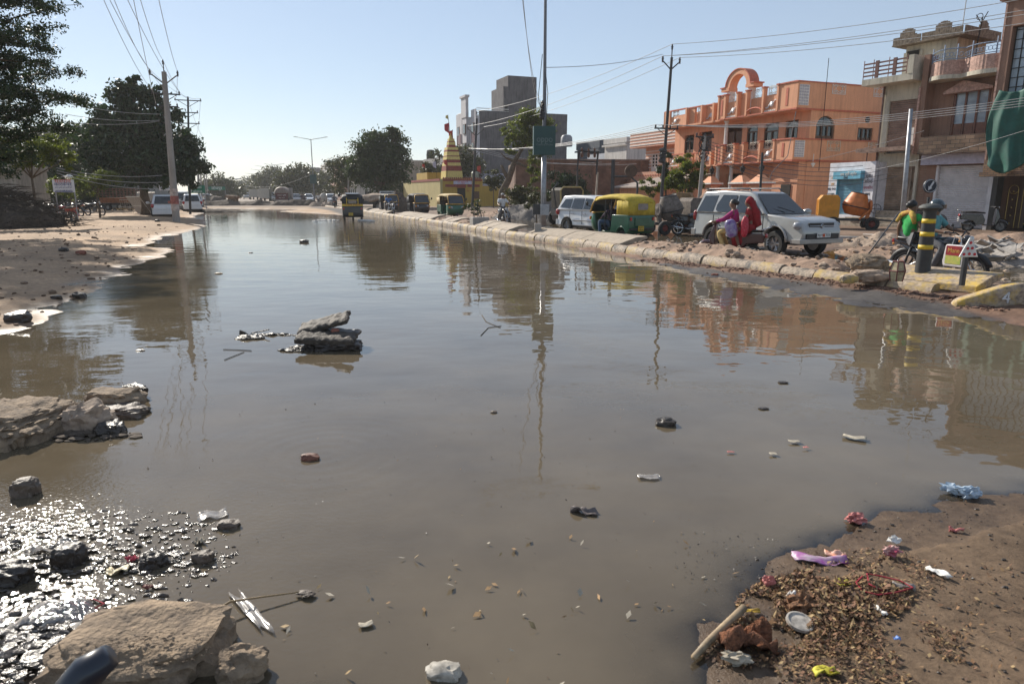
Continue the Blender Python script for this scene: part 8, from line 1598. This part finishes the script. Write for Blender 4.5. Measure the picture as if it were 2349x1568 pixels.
# ================================================================ things in the flood
def slab(name, label, c, L_, W_, T_, rz, rx, ry, seed, m):
  b = MB(); nx, ny = 26, 12; rg = np.random.RandomState(seed); v = []
  for top in (1, 0):
    for j in range(ny + 1):
      for i in range(nx + 1):
        x = L_ * (i / nx - .5); y = W_ * (j / ny - .5); e = 1 + .10 * mnoise.noise(Vector((i * .4, j * .4, seed * 3.1))) + (.07 * mnoise.noise(Vector((j * 1.1, seed, 0))) if i in (0, nx) else 0)
        z = (T_ / 2 if top else -T_ / 2) + .14 * T_ * mnoise.noise(Vector((x * 16, y * 16, seed + top * 5))) * 1.6; ed = min(i, nx - i, j, ny - j)
        if ed == 0: z *= .55
        elif ed == 1: z *= .92
        v.append((x * e, y * e, z))
  o = (nx + 1) * (ny + 1); f = [(j * (nx + 1) + i, j * (nx + 1) + i + 1, (j + 1) * (nx + 1) + i + 1, (j + 1) * (nx + 1) + i) for j in range(ny) for i in range(nx)]; f += [tuple(o + k for k in q[::-1]) for q in f]
  per = [(0, i) for i in range(nx)] + [(j, nx) for j in range(ny)] + [(ny, i) for i in range(nx, 0, -1)] + [(j, 0) for j in range(ny, 0, -1)]; pid = [j * (nx + 1) + i for j, i in per]
  for a, c_ in zip(pid, pid[1:] + pid[:1]): f.append((a, a + o, c_ + o, c_))
  b.add(v, f); ob = b.build(name, m, None, smooth=40); ob.location = c; ob.rotation_euler = (rx, ry, rz); return tag(ob, label, "slab")
c_ = G(745, 800); M_slab = mat("wet_concrete_slab", (.07, .055, .042), .75, .35, 9, .9, 24)
slab("broken_slab", "upper broken slab, tilted up to the right, in the stack standing in the flood", c_ + Vector((-.06, .26, .25)), .60, .30, .075, .05, .22, -.26, 1, M_slab)
slab("broken_slab", "lower broken slab lying flat in the stack standing in the flood", c_ + Vector((.02, .02, .125)), .66, .28, .09, -.05, .18, .02, 2, M_slab)
slab("broken_slab", "thin dark slab between the two larger slabs in the flood", c_ + Vector((.14, .20, .15)), .44, .24, .05, -.15, .1, .05, 3, M_rdk)
rock("base_stone", "dark wet stone under the slab stack, right part", c_ + Vector((.10, .05, .03)), (.30, .20, .07), 4, M_rdk, .35); rock("base_stone", "small brick wedged between the slabs in the flood", c_ + Vector((.10, .12, .19)), (.05, .04, .03), 5, mat("brick_red", (.24, .09, .06), .9, .3), .2, lvl=2)
def litterbed(name, label, c, rx, ry, n_, m, seed, h=.02, s0=.015, s1=.05, kind='stuff'):
  s = MB(); rs = random.Random(seed)
  for _ in range(n_):
    t = rs.uniform(0, 6.283); k = rs.random() ** .55; r = (s0 + (s1 - s0) * 1.5 * rs.random() ** 2.5) * (1.1 - .4 * k); s.blob((c.x + rx * k * math.cos(t), c.y + ry * k * math.sin(t), c.z + h * (1 - k) + r * .1), (r * rs.uniform(.8, 1.9), r * rs.uniform(.6, 1.3), r * rs.uniform(.25, .6)), rs.random() * 99, .5, 1)
  return tag(s.build(name, m, None), label, "debris", None, kind)
litterbed("wet_debris", "wet dark debris at the left foot of the slab stack", c_ + Vector((-.24, -.03, 0)), .26, .12, 90, M_rdk, 81); litterbed("wet_debris", "narrow trail of wet debris leading left from the slab stack", G(625, 768), .36, .05, 70, M_rdk, 82, .01, .01, .03); litterbed("wet_debris", "patch of wet debris with a dark fin at the left end of the trail", G(575, 775), .17, .09, 60, M_rdk, 83)
m = MB(); q = G(562, 770); m.prism([(-.07, 0), (-.06, .075), (.0, .05), (.06, 0)], -.01, .015, 'y', Matrix.Translation(q)); m.tube([q + Vector((.08, 0, .03)), q + Vector((.30, .03, .075))], .008, 5); tag(m.build("driftwood", M_rdk, None), "dark fin of bark and a twig standing in the debris left of the slabs", "driftwood")
for i, (px, py, r_, lb_) in enumerate([(698, 556, .13, "dark lump in the water below the street lamp reflection"), (575, 580, .05, "small dark floating scrap left of the dark lump"), (502, 628, .06, "small tan floating scrap near the left pole's reflection"), (322, 804, .035, "tiny black scrap floating on the left water"), (710, 1052, .045, "small reddish stone in the middle of the ring ripples"), (524, 1207, .045, "brown stone in the shallow water right of the floating plastic"), (1528, 973, .06, "dark clod floating in the centre right water"), (1133, 946, .02, "tiny brown leaf tip left of the lamp reflection"), (1018, 1545, .05, "pale crusted stone in shallow water at the bottom centre"), (1796, 878, .035, "small dark scrap near the peach reflection's edge"), (1752, 938, .03, "dark flat leaf on the water right of centre"), (1640, 632, .06, "brown leaf scrap near the kerb's reflection")]):
  q = G(px, py); rock("floating_stone" if i < 7 else "floating_scrap", lb_, (q.x, q.y, r_ * .18), (r_ * 1.3, r_ * .9, r_ * (.62 if i not in (1, 2, 3, 9, 10) else .25)), 90 + i, [M_rdk, M_rdk, mat("tan_scrap", (.35, .26, .16), .6), M_rdk, mat("red_clod", (.16, .06, .035), .6, .3), M_rwet, M_rdk, M_rwet, mat("pale_crust", (.40, .36, .30), .6, .4, 20), M_rdk, M_rdk, mat("brick_red", (.24, .09, .06), .9)][i], .4, lvl=3)
def sheet(name, label, px, py, w, d, m, rz=0, curl=.02, seed=1, z=.012, cat="litter", n=9, pts=None, grp=None, thick=.0015, base=None):
  rs = random.Random(seed); q = base or G(px, py); s = MB(); v = []
  for j in range(n):
    for i in range(n):
      u, t = i / (n - 1) - .5, j / (n - 1) - .5; k = 1 - .25 * abs(t) * rs.random(); v.append((u * w * k * (1 + (.4 * t if pts else 0)), t * d + .12 * d * math.sin(u * 7 + seed), curl * (mnoise.noise(Vector((u * 2.6, t * 2.6, seed * 2.7))) * 1.2 + .5 * mnoise.noise(Vector((u * 7, t * 7, seed * 1.7))))))
  if curl > .035 and w < .2: s.blob((0, 0, 0), (w * .45, d * .5, curl * .42), seed, .75, 3, 2.6); o = s.build(name, m, None, smooth=28)
  else:
    s.add(v, [(j * n + i, j * n + i + 1, (j + 1) * n + i + 1, (j + 1) * n + i) for j in range(n - 1) for i in range(n - 1)]); o = s.build(name, m, None, smooth=True, thick=thick)
  o.location = (q.x, q.y, max(z, GZ(q.x, q.y) + z + (curl * .3 if curl > .03 else 0))); o.rotation_euler = (0, 0, rz); return tag(o, label, cat, grp)
PLA = mat("clear_plastic", (.42, .38, .34), .2, .3, 20, coat=.5, alpha=.55); PAP = mat("dirty_paper", (.40, .35, .27), .8, .25, 20); PNK = mat("faded_pink", (.52, .18, .16), .7, .25, 14)
SH = [("plastic_sheet", "clear crumpled plastic wrapper floating left of centre, near the brown stone", 488, 1184, .16, .10, PLA, .5, .012), ("plastic_sheet", "pale pink-brown plastic wrapper floating right of centre", 1488, 1096, .14, .07, PLA, 0, .008), ("paper_scrap", "white torn paper floating below the shophouse reflection", 1960, 1007, .16, .07, PAP, -.5, .01), ("paper_scrap", "small cream triangle of paper floating right of centre", 1822, 1016, .08, .04, PAP, 0, .004), ("paper_scrap", "tiny red scrap beside the cream triangle", 1848, 1030, .04, .02, PNK, 0, .003),
  ("paper_scrap", "pale submerged disc of paper, left of the cream triangle", 1773, 1044, .05, .035, PAP, 0, .002), ("paper_scrap", "brownish floating scrap below the dark clod", 1676, 1039, .05, .02, PNK, 0, .003), ("rag", "grey sodden rag drifting in the centre of the near water", 1340, 1176, .16, .05, mat("grey_rag", (.17, .14, .13), .5, .3, 20), -.3, .03), ("paper_scrap", "yellowed leaf-like paper lying under the water at the bottom centre", 840, 1436, .06, .03, PAP, .4, .004),
  ("paper_scrap", "white and yellow printed packet among the glinting stones, lower left", 272, 1310, .10, .07, mat("packet_cream", (.60, .50, .30), .5, .35, 14), .3, .02), ("paper_scrap", "small white paper corner standing up among the wet stones", 458, 1246, .05, .04, PAP, .8, .03), ("plastic_sheet", "crumpled pale plastic bag on the stones at the far lower left", 120, 1262, .20, .11, PLA, .2, .05), ("plastic_sheet", "large greyish plastic sheet lying left of the big foreground rock", 110, 1435, .34, .16, PLA, .4, .06),
  ("plastic_sheet", "long transparent plastic strip in the shallow water right of the foreground rock", 575, 1405, .05, .34, PLA, .75, .012), ("red_scrap", "small red plastic scrap among the glinting stones", 303, 1285, .06, .035, mat("red_plastic", (.45, .04, .07), .4), 0, .03), ("leaf", "dark red leaf floating above the big foreground rock", 340, 1350, .045, .018, mat("dark_red_leaf", (.14, .025, .015), .5), 0, .01),
  ("paper_cup", "pinkish crushed paper cup lying on the wet mud, lower right", 1962, 1198, .10, .06, PNK, 0, .06), ("paper_scrap", "blue-white crumpled paper at the right edge of the mud, right piece of two", 2225, 1142, .12, .06, mat("blue_white", (.45, .52, .58), .6, .4, 18, col2=(.12, .2, .3)), .1, .07), ("paper_scrap", "blue-white crumpled paper at the right edge of the mud, left piece of two", 2185, 1132, .12, .05, mat("blue_white", (.45, .52, .58), .6, .4, 18, col2=(.12, .2, .3)), -.4, .06), ("paper_scrap", "orange-red torn wrapper on the mud below the blue-white paper", 2192, 1225, .07, .025, PNK, -.2, .02),
  ("paper_scrap", "small white crumpled tissue above the litter pile", 2050, 1256, .06, .035, M_wht, 0, .04), ("packet", "long purple and white flattened packet along the top of the litter pile", 1880, 1290, .26, .07, mat("purple_packet", (.28, .06, .26), .4, .35, 12, coat=.3, col2=(.5, .46, .44)), -.18, .02), ("packet", "orange and white packet corner above the purple packet", 1915, 1278, .10, .05, mat("orange_packet", (.55, .22, .12), .5, .4, 16, col2=(.6, .5, .45)), -.3, .02), ("packet", "shiny red and white snack wrapper right of the purple packet", 2040, 1296, .08, .05, mat("snack_wrap", (.30, .04, .08), .3, .4, 14, col2=(.6, .5, .4)), .1, .05),
  ("paper_scrap", "bright yellow paper scrap in the middle of the litter pile", 1932, 1362, .07, .05, mat("yellow_paper", (.62, .55, .06), .7), .2, .02), ("paper_strip", "white paper strip standing on the right of the litter pile", 2148, 1342, .03, .10, M_wht, .45, .02), ("paper_strip", "small white strip below the red thread", 2014, 1428, .02, .06, M_wht, .4, .012), ("paper_scrap", "pale crumpled bark-like paper at the lower left of the litter pile", 1688, 1525, .11, .05, PAP, -.3, .05), ("paper_cup", "crushed red and white cup at the upper left of the litter pile", 1762, 1345, .06, .04, PNK, .2, .05),
  ("paper_scrap", "small white bottle cap shaped scrap among the brown leaves", 1812, 1375, .05, .03, M_wht, 0, .03), ("paper_scrap", "tiny bright blue scrap on the mud, lower right", 2053, 1495, .025, .015, mat("blue_scrap", (.10, .22, .55), .5), 0, .01), ("paper_scrap", "bright yellow wrapper at the very bottom of the litter", 1890, 1562, .09, .04, mat("yellow_paper", (.62, .55, .06), .7), 0, .02), ("packet", "crushed gold packet left end of the litter pile by the bamboo", 1722, 1408, .08, .02, mat("gold_packet", (.5, .33, .05), .4), -.1, .01),
  ("paper_scrap", "pink torn paper lying across the bamboo stick", 1690, 1462, .12, .03, PNK, -.05, .02), ("paper_scrap", "pale pink transparent wrapper at the end of the red thread", 2070, 1372, .09, .03, PLA, -.5, .02), ("coconut_husk", "upper fibrous brown coconut husk in the litter pile", 1838, 1408, .14, .10, mat("husk_brown", (.24, .12, .06), .95, .4, 60, 1, 90), .2, .09), ("coconut_husk", "lower reddish coconut husk beside the bamboo stick", 1712, 1490, .22, .10, mat("husk_red", (.22, .09, .045), .95, .4, 60, 1, 90), .1, .10)]
for i, s in enumerate(SH): sheet(s[0], s[1], s[2], s[3], s[4], s[5], s[6], s[7], s[8], i + 3, .012 if s[2] < 1700 else .016)
m = MB(); q = G(1832, 1450); z = GZ(q.x, q.y) + .03; m.lathe([(.045, 0), (.055, .004), (.055, .016), (.048, .018), (.044, .012), (.01, .014)], (0, 0, 0), 24); o = m.build("round_disc", mat("lid_white", (.42, .38, .33), .5, .35, 30), None, smooth=50); o.location = (q.x, q.y, z); o.rotation_euler = (.15, .1, 0); tag(o, "dirty white round lid lying in the litter pile", "lid")
def stick(name, label, pts, r, m, cat="stick"): mb = MB(); mb.tube(pts, r, 8); return tag(mb.build(name, m, None, smooth=True), label, cat)
GP_ = lambda px, py, dz=.02: (lambda q: (q.x, q.y, max(0, GZ(q.x, q.y)) + dz))(G(px, py))
M_bam = mat("bamboo", (.34, .25, .15), .6, .35, 12)
stick("bamboo_stick", "broken bamboo stick along the water's edge left of the litter pile", [GP_(1590, 1518), GP_(1622, 1490, .03), GP_(1655, 1455, .03), GP_(1705, 1412, .04)], [.012, .016, .015, .016], M_bam)
stick("twig", "long thin brown twig reaching out from the foreground rock into the water", [GP_(478, 1425, .03), GP_(530, 1403, .05), GP_(600, 1385, .035), GP_(690, 1366, .02)], [.006, .005, .004, .003], mat("twig_brown", (.26, .18, .09), .7)); litterbed("seed_cluster", "crusted seed head at the outer end of the long twig", G(700, 1363, .01), .035, .025, 22, M_rwet, 84, .01, .006, .014, None)
for i, (ps, lb_) in enumerate([([(560, 808), (540, 816), (515, 826)], "thin twig floating left of the slab stack, lower branch"), ([(577, 805), (545, 803), (512, 802)], "thin twig floating left of the slab stack, upper branch"), ([(1148, 752), (1128, 744), (1115, 738), (1105, 722)], "bare twig floating above the hoarding reflection"), ([(1150, 748), (1120, 752), (1103, 770)], "second bare twig crossing beside the hoarding reflection")]): stick("floating_twig", lb_, [GP_(x, y, .006) for x, y in ps], .004, M_brush, "twig")
stick("red_thread", "looped dark red thread on the right side of the litter pile", [GP_(x, y, .02) for x, y in [(1975, 1352), (1960, 1365), (1975, 1385), (2010, 1395), (2050, 1390), (2090, 1380), (2060, 1362), (2010, 1350), (1985, 1345), (1990, 1370), (2020, 1385)]], .0035, mat("thread_red", (.30, .015, .03), .8), "thread")
stick("red_string", "tangled dark red string on the water behind the foreground rock", [GP_(x, y, .01) for x, y in [(140, 1392), (160, 1385), (185, 1398), (215, 1400), (240, 1388), (215, 1378), (195, 1385), (225, 1402)]], .003, mat("thread_red", (.30, .015, .03), .8), "string"); stick("drinking_straw", "short white straw standing among the wet stones at lower left", [GP_(178, 1376, .06), GP_(188, 1412, .01)], .005, M_wht, "straw")
# foreground rocks
def at_(px, py, z): q = G(px, py, z); return (q.x, q.y, z)
FR = [("large_rock", "big rough concrete rock in the bottom left foreground", (335, 1500, .02), (.30, .22, .12), 101, M_rock, 0, .0, .6), ("large_rock", "rough crest of rubble on the left shoulder of the big foreground rock", (275, 1440, .07), (.14, .07, .06), 102, M_rock, .4, 0, .8), ("large_rock", "smaller brown rock touching the right end of the big foreground rock", (555, 1530, .03), (.09, .07, .07), 103, M_rock, .2, 0, .8),
  ("slab_rock", "large flat pale broken slab at the left edge by the rubble spit", (10, 985, .03), (.42, .36, .17), 104, M_rock, -.25, .05, .62), ("spit_rock", "flat topped grey rock at the tip of the rubble spit", (262, 915, .07), (.22, .15, .09), 105, M_rock, -.1, 0, .7), ("spit_rock", "dark angular rock in the middle of the rubble spit", (205, 968, .05), (.17, .13, .14), 106, M_rub, .3, 0, .8), ("spit_rock", "lower wet rock under the flat topped grey one", (265, 945, .02), (.24, .14, .06), 107, M_rwet, 0, 0, .8),
  ("spit_rock", "tan rock between the flat pale slab and the dark angular rock", (155, 950, .07), (.12, .10, .10), 108, M_rock, .5, 0, .8), ("spit_rock", "small dark knobbly rock perched on the far tip of the spit", (312, 893, .06), (.13, .06, .05), 109, M_rdk, -.5, 0, .8), ("spit_rock", "small dark wet stone in front of the dark angular rock", (255, 985, .02), (.10, .09, .06), 110, M_rdk, 0, 0, .8), ("lone_rock", "dark cubic rock standing alone in the water at the left edge", (58, 1122, .03), (.075, .06, .065), 111, M_rwet, .3, 0, .62),
  ("shore_rock", "dark blocky stone beside the crumpled bag at lower left", (160, 1280, .02), (.07, .06, .07), 112, M_rdk, 0, 0, .6), ("shore_rock", "dark stone cluster piece left of the small standing paper corner", (352, 1290, .01), (.06, .05, .05), 113, M_rdk, .3, 0, .8), ("shore_rock", "angular wet chip right of the dark stone cluster", (466, 1280, .01), (.05, .035, .035), 114, M_rwet, .1, 0, .7), ("shore_rock", "wide dark stone at the far left edge beside the glinting water", (15, 1320, .02), (.12, .07, .06), 115, M_rdk, 0, 0, .8), ("shore_rock", "dark clod where the long twig leaves the big rock", (458, 1430, .02), (.05, .035, .035), 116, M_rdk, 0, 0, .8)]
for nm, lb_, (px, py, z), rad, sd_, m_, rz, tl, fl_ in FR: rock(nm, lb_, at_(px, py, z), rad, sd_, m_, .32, rz=rz, tilt=tl, flat=fl_, lvl=5 if rad[0] > .3 else 4)
# grit and sharp small stones on the big rock; wet glinting rubble bed around
WETG = mat("wet_glossy_debris", (.075, .056, .04), .22, .4, 14, .4, 60, coat=.35)
litterbed("wet_rubble", "bed of small wet glinting stones covering the shallow water at lower left", at_v := Vector(at_(130, 1300, .0)), .85, .62, 1100, WETG, 121, .008, .004, .018); litterbed("wet_rubble", "loose wet grit along the right side of the glinting stones", Vector(at_(360, 1290, 0)), .34, .14, 260, WETG, 122, .006, .004, .014); litterbed("wet_rubble", "dark wet grit at the bottom left corner beside the big rock", Vector(at_(60, 1500, .01)), .36, .22, 500, WETG, 123, .03, .006, .022)
litterbed("spit_grit", "grit and small stones around the foot of the rubble spit", Vector(at_(190, 1000, .0)), .42, .12, 160, mat("damp_grit", (.10, .075, .055), .95, .3, 12), 124, .02, .01, .035); litterbed("rock_grit", "pebbles stuck on the big foreground rock", Vector(at_(330, 1490, .145)), .26, .13, 200, M_rock, 125, .012, .003, .009)
def leafpile(name, label, cx, cy, rx, ry, n_, cols, seed, s0=.012, s1=.04, h=.02, rot=0):
  rg = np.random.RandomState(seed); t = rg.uniform(0, 6.283, n_); k = rg.rand(n_) ** .6; x0 = rx * k * np.cos(t); y0 = ry * k * np.sin(t); X = cx + x0 * math.cos(rot) - y0 * math.sin(rot); Y = cy + x0 * math.sin(rot) + y0 * math.cos(rot); Z = np.maximum(0, gz(X, Y)) + .004 + h * (1 - k) * rg.rand(n_); Z = np.where((n_ > 1000) & (fbm(X, Y, .22, 77) + .35 * (1 - k) < -.10), -.4, Z)
  a = rg.uniform(0, 6.283, n_); sl_ = rg.normal(0, .45, n_); L_ = rg.uniform(s0, s1, n_); d = np.stack([np.cos(a) * np.cos(sl_), np.sin(a) * np.cos(sl_), np.sin(sl_)], 1) * L_[:, None]; e = np.stack([-np.sin(a), np.cos(a), rg.normal(0, .4, n_)], 1) * (L_ * rg.uniform(.12, .6, n_))[:, None]; c = np.stack([X, Y, Z + np.abs(d[:, 2])], 1)
  v = np.stack([c - d, c - d * .1 + e, c + d, c + d * .1 - e], 1).reshape(-1, 3).astype(np.float32); me = bpy.data.meshes.new(name); me.vertices.add(len(v)); me.vertices.foreach_set('co', v.ravel()); me.loops.add(n_ * 4); me.loops.foreach_set('vertex_index', np.arange(n_ * 4, dtype=np.int32)); me.polygons.add(n_); me.polygons.foreach_set('loop_start', np.arange(0, n_ * 4, 4, dtype=np.int32)); me.update(calc_edges=True)
  for m_ in cols: me.materials.append(m_)
  me.polygons.foreach_set('material_index', rg.randint(0, len(cols), n_).astype(np.int32)); o = bpy.data.objects.new(name, me); COL.objects.link(o); return tag(o, label, "leaf litter", None, 'stuff')
LF = [mat("litter_" + str(i), c, .8, .25, 30) for i, c in enumerate([(.20, .105, .045), (.13, .065, .03), (.30, .18, .08), (.09, .05, .03), (.22, .11, .06), (.36, .25, .12)])]; q = G(1880, 1400); q2 = G(1990, 1330); q3 = G(1850, 1500)
leafpile("leaf_litter", "pile of brown leaves and wood chips on the mud at lower right", q.x, q.y, .46, .27, 9000, LF, 131, .004, .019, .03, .5); leafpile("leaf_litter", "thinner scatter of leaf bits above and right of the main litter pile", q2.x, q2.y, .34, .26, 1400, LF, 132, .003, .014, .01, .2); leafpile("leaf_litter", "leaf and straw scatter below the litter pile to the bottom edge", q3.x + .08, q3.y - .02, .55, .22, 4200, LF, 133, .003, .014, .012, .1)
q = G(2180, 1420); leafpile("chip_scatter", "thin scatter of leaf chips over the mud toward the right edge", q.x, q.y, .7, .45, 500, LF, 134, .004, .016, .004); q = G(1700, 1290); leafpile("chip_scatter", "dark crumbs along the water's edge above the litter", q.x, q.y, .35, .35, 260, [M_rdk], 135, .003, .008, .003)
def mr_(rs): return (rs.uniform(.75, 3.2), rs.uniform(1.7, 4.4))
scatter_stones("mud_grit", "fine dark grit dotted over the wet mud at lower right", 1100, mr_, M_rdk, .0015, .006, 64)
def brs(rs): return (rs.uniform(-1.0, 1.4), rs.uniform(2.0, 4.0))
leafpile("floating_bits", "tiny leaf bits and dust floating all over the near water", -.1, 4.2, 2.6, 2.2, 520, [LF[3], LF[2], M_rdk], 137, .002, .008, 0)
lp = leafpile("sunken_leaves", "pale leaf bits and scraps lying on the shallow bottom of the near water", .25, 2.6, 1.2, .7, 70, [LF[5], LF[2], PAP], 136, .008, .025, 0); lp.location.z = .003
# out-of-focus dark object at the very bottom
q = G(250, 1575, .35); m = MB(); m.tube([(-.16, -.09, -.12), (-.05, -.02, .02), (.0, .0, .05)], [.055, .05, .035], 14); o = m.build("dark_handle_end", mat("navy_plastic", (.012, .016, .028), .35, .1, coat=.3), None, smooth=True); o.location = (q.x + .03, q.y - .02, .42); tag(o, "dark blurred plastic handle end with a pale tip at the very bottom", "handle")
# stones under the surface, faint foam where the taxi cuts the water
fm = MB(); rs = random.Random(8); q0 = Vector((AW.x, AW.y, 0))
for i in range(160):
  s = rs.choice([-1, 1]); t = rs.random(); x = q0.x + .3 + s * (.75 + t * 1.1) + rs.gauss(0, .1); y = q0.y - 1.2 - t * 1.6 + rs.gauss(0, .2); r = rs.uniform(.02, .08); fm.blob((x, y, .01), (r * 2, r, r * .5), rs.random() * 99, .3, 1)
tag(fm.build("splash_foam", mat("foam_white", (.6, .58, .55), .4), None, smooth=True), "white foam splashed up around the wheels of the black taxi", "foam", None, 'stuff')
# ================================================================ dusty air
hz = MB(); hz.box(-1400, 1400, -70, 1500, -1.5, 60); ho = hz.build("haze", bpy.data.materials.new("dusty_air"), None); hm = ho.data.materials[0]; hm.use_nodes = True; n = hm.node_tree; n.nodes.remove(n.nodes["Principled BSDF"]); pv = n.nodes.new("ShaderNodeVolumePrincipled"); pv.inputs['Color'].default_value = (.93, .93, .93, 1); pv.inputs['Density'].default_value = .00042; pv.inputs['Anisotropy'].default_value = .2
n.links.new(pv.outputs[0], n.nodes["Material Output"].inputs['Volume']); tag(ho, kind='stuff')
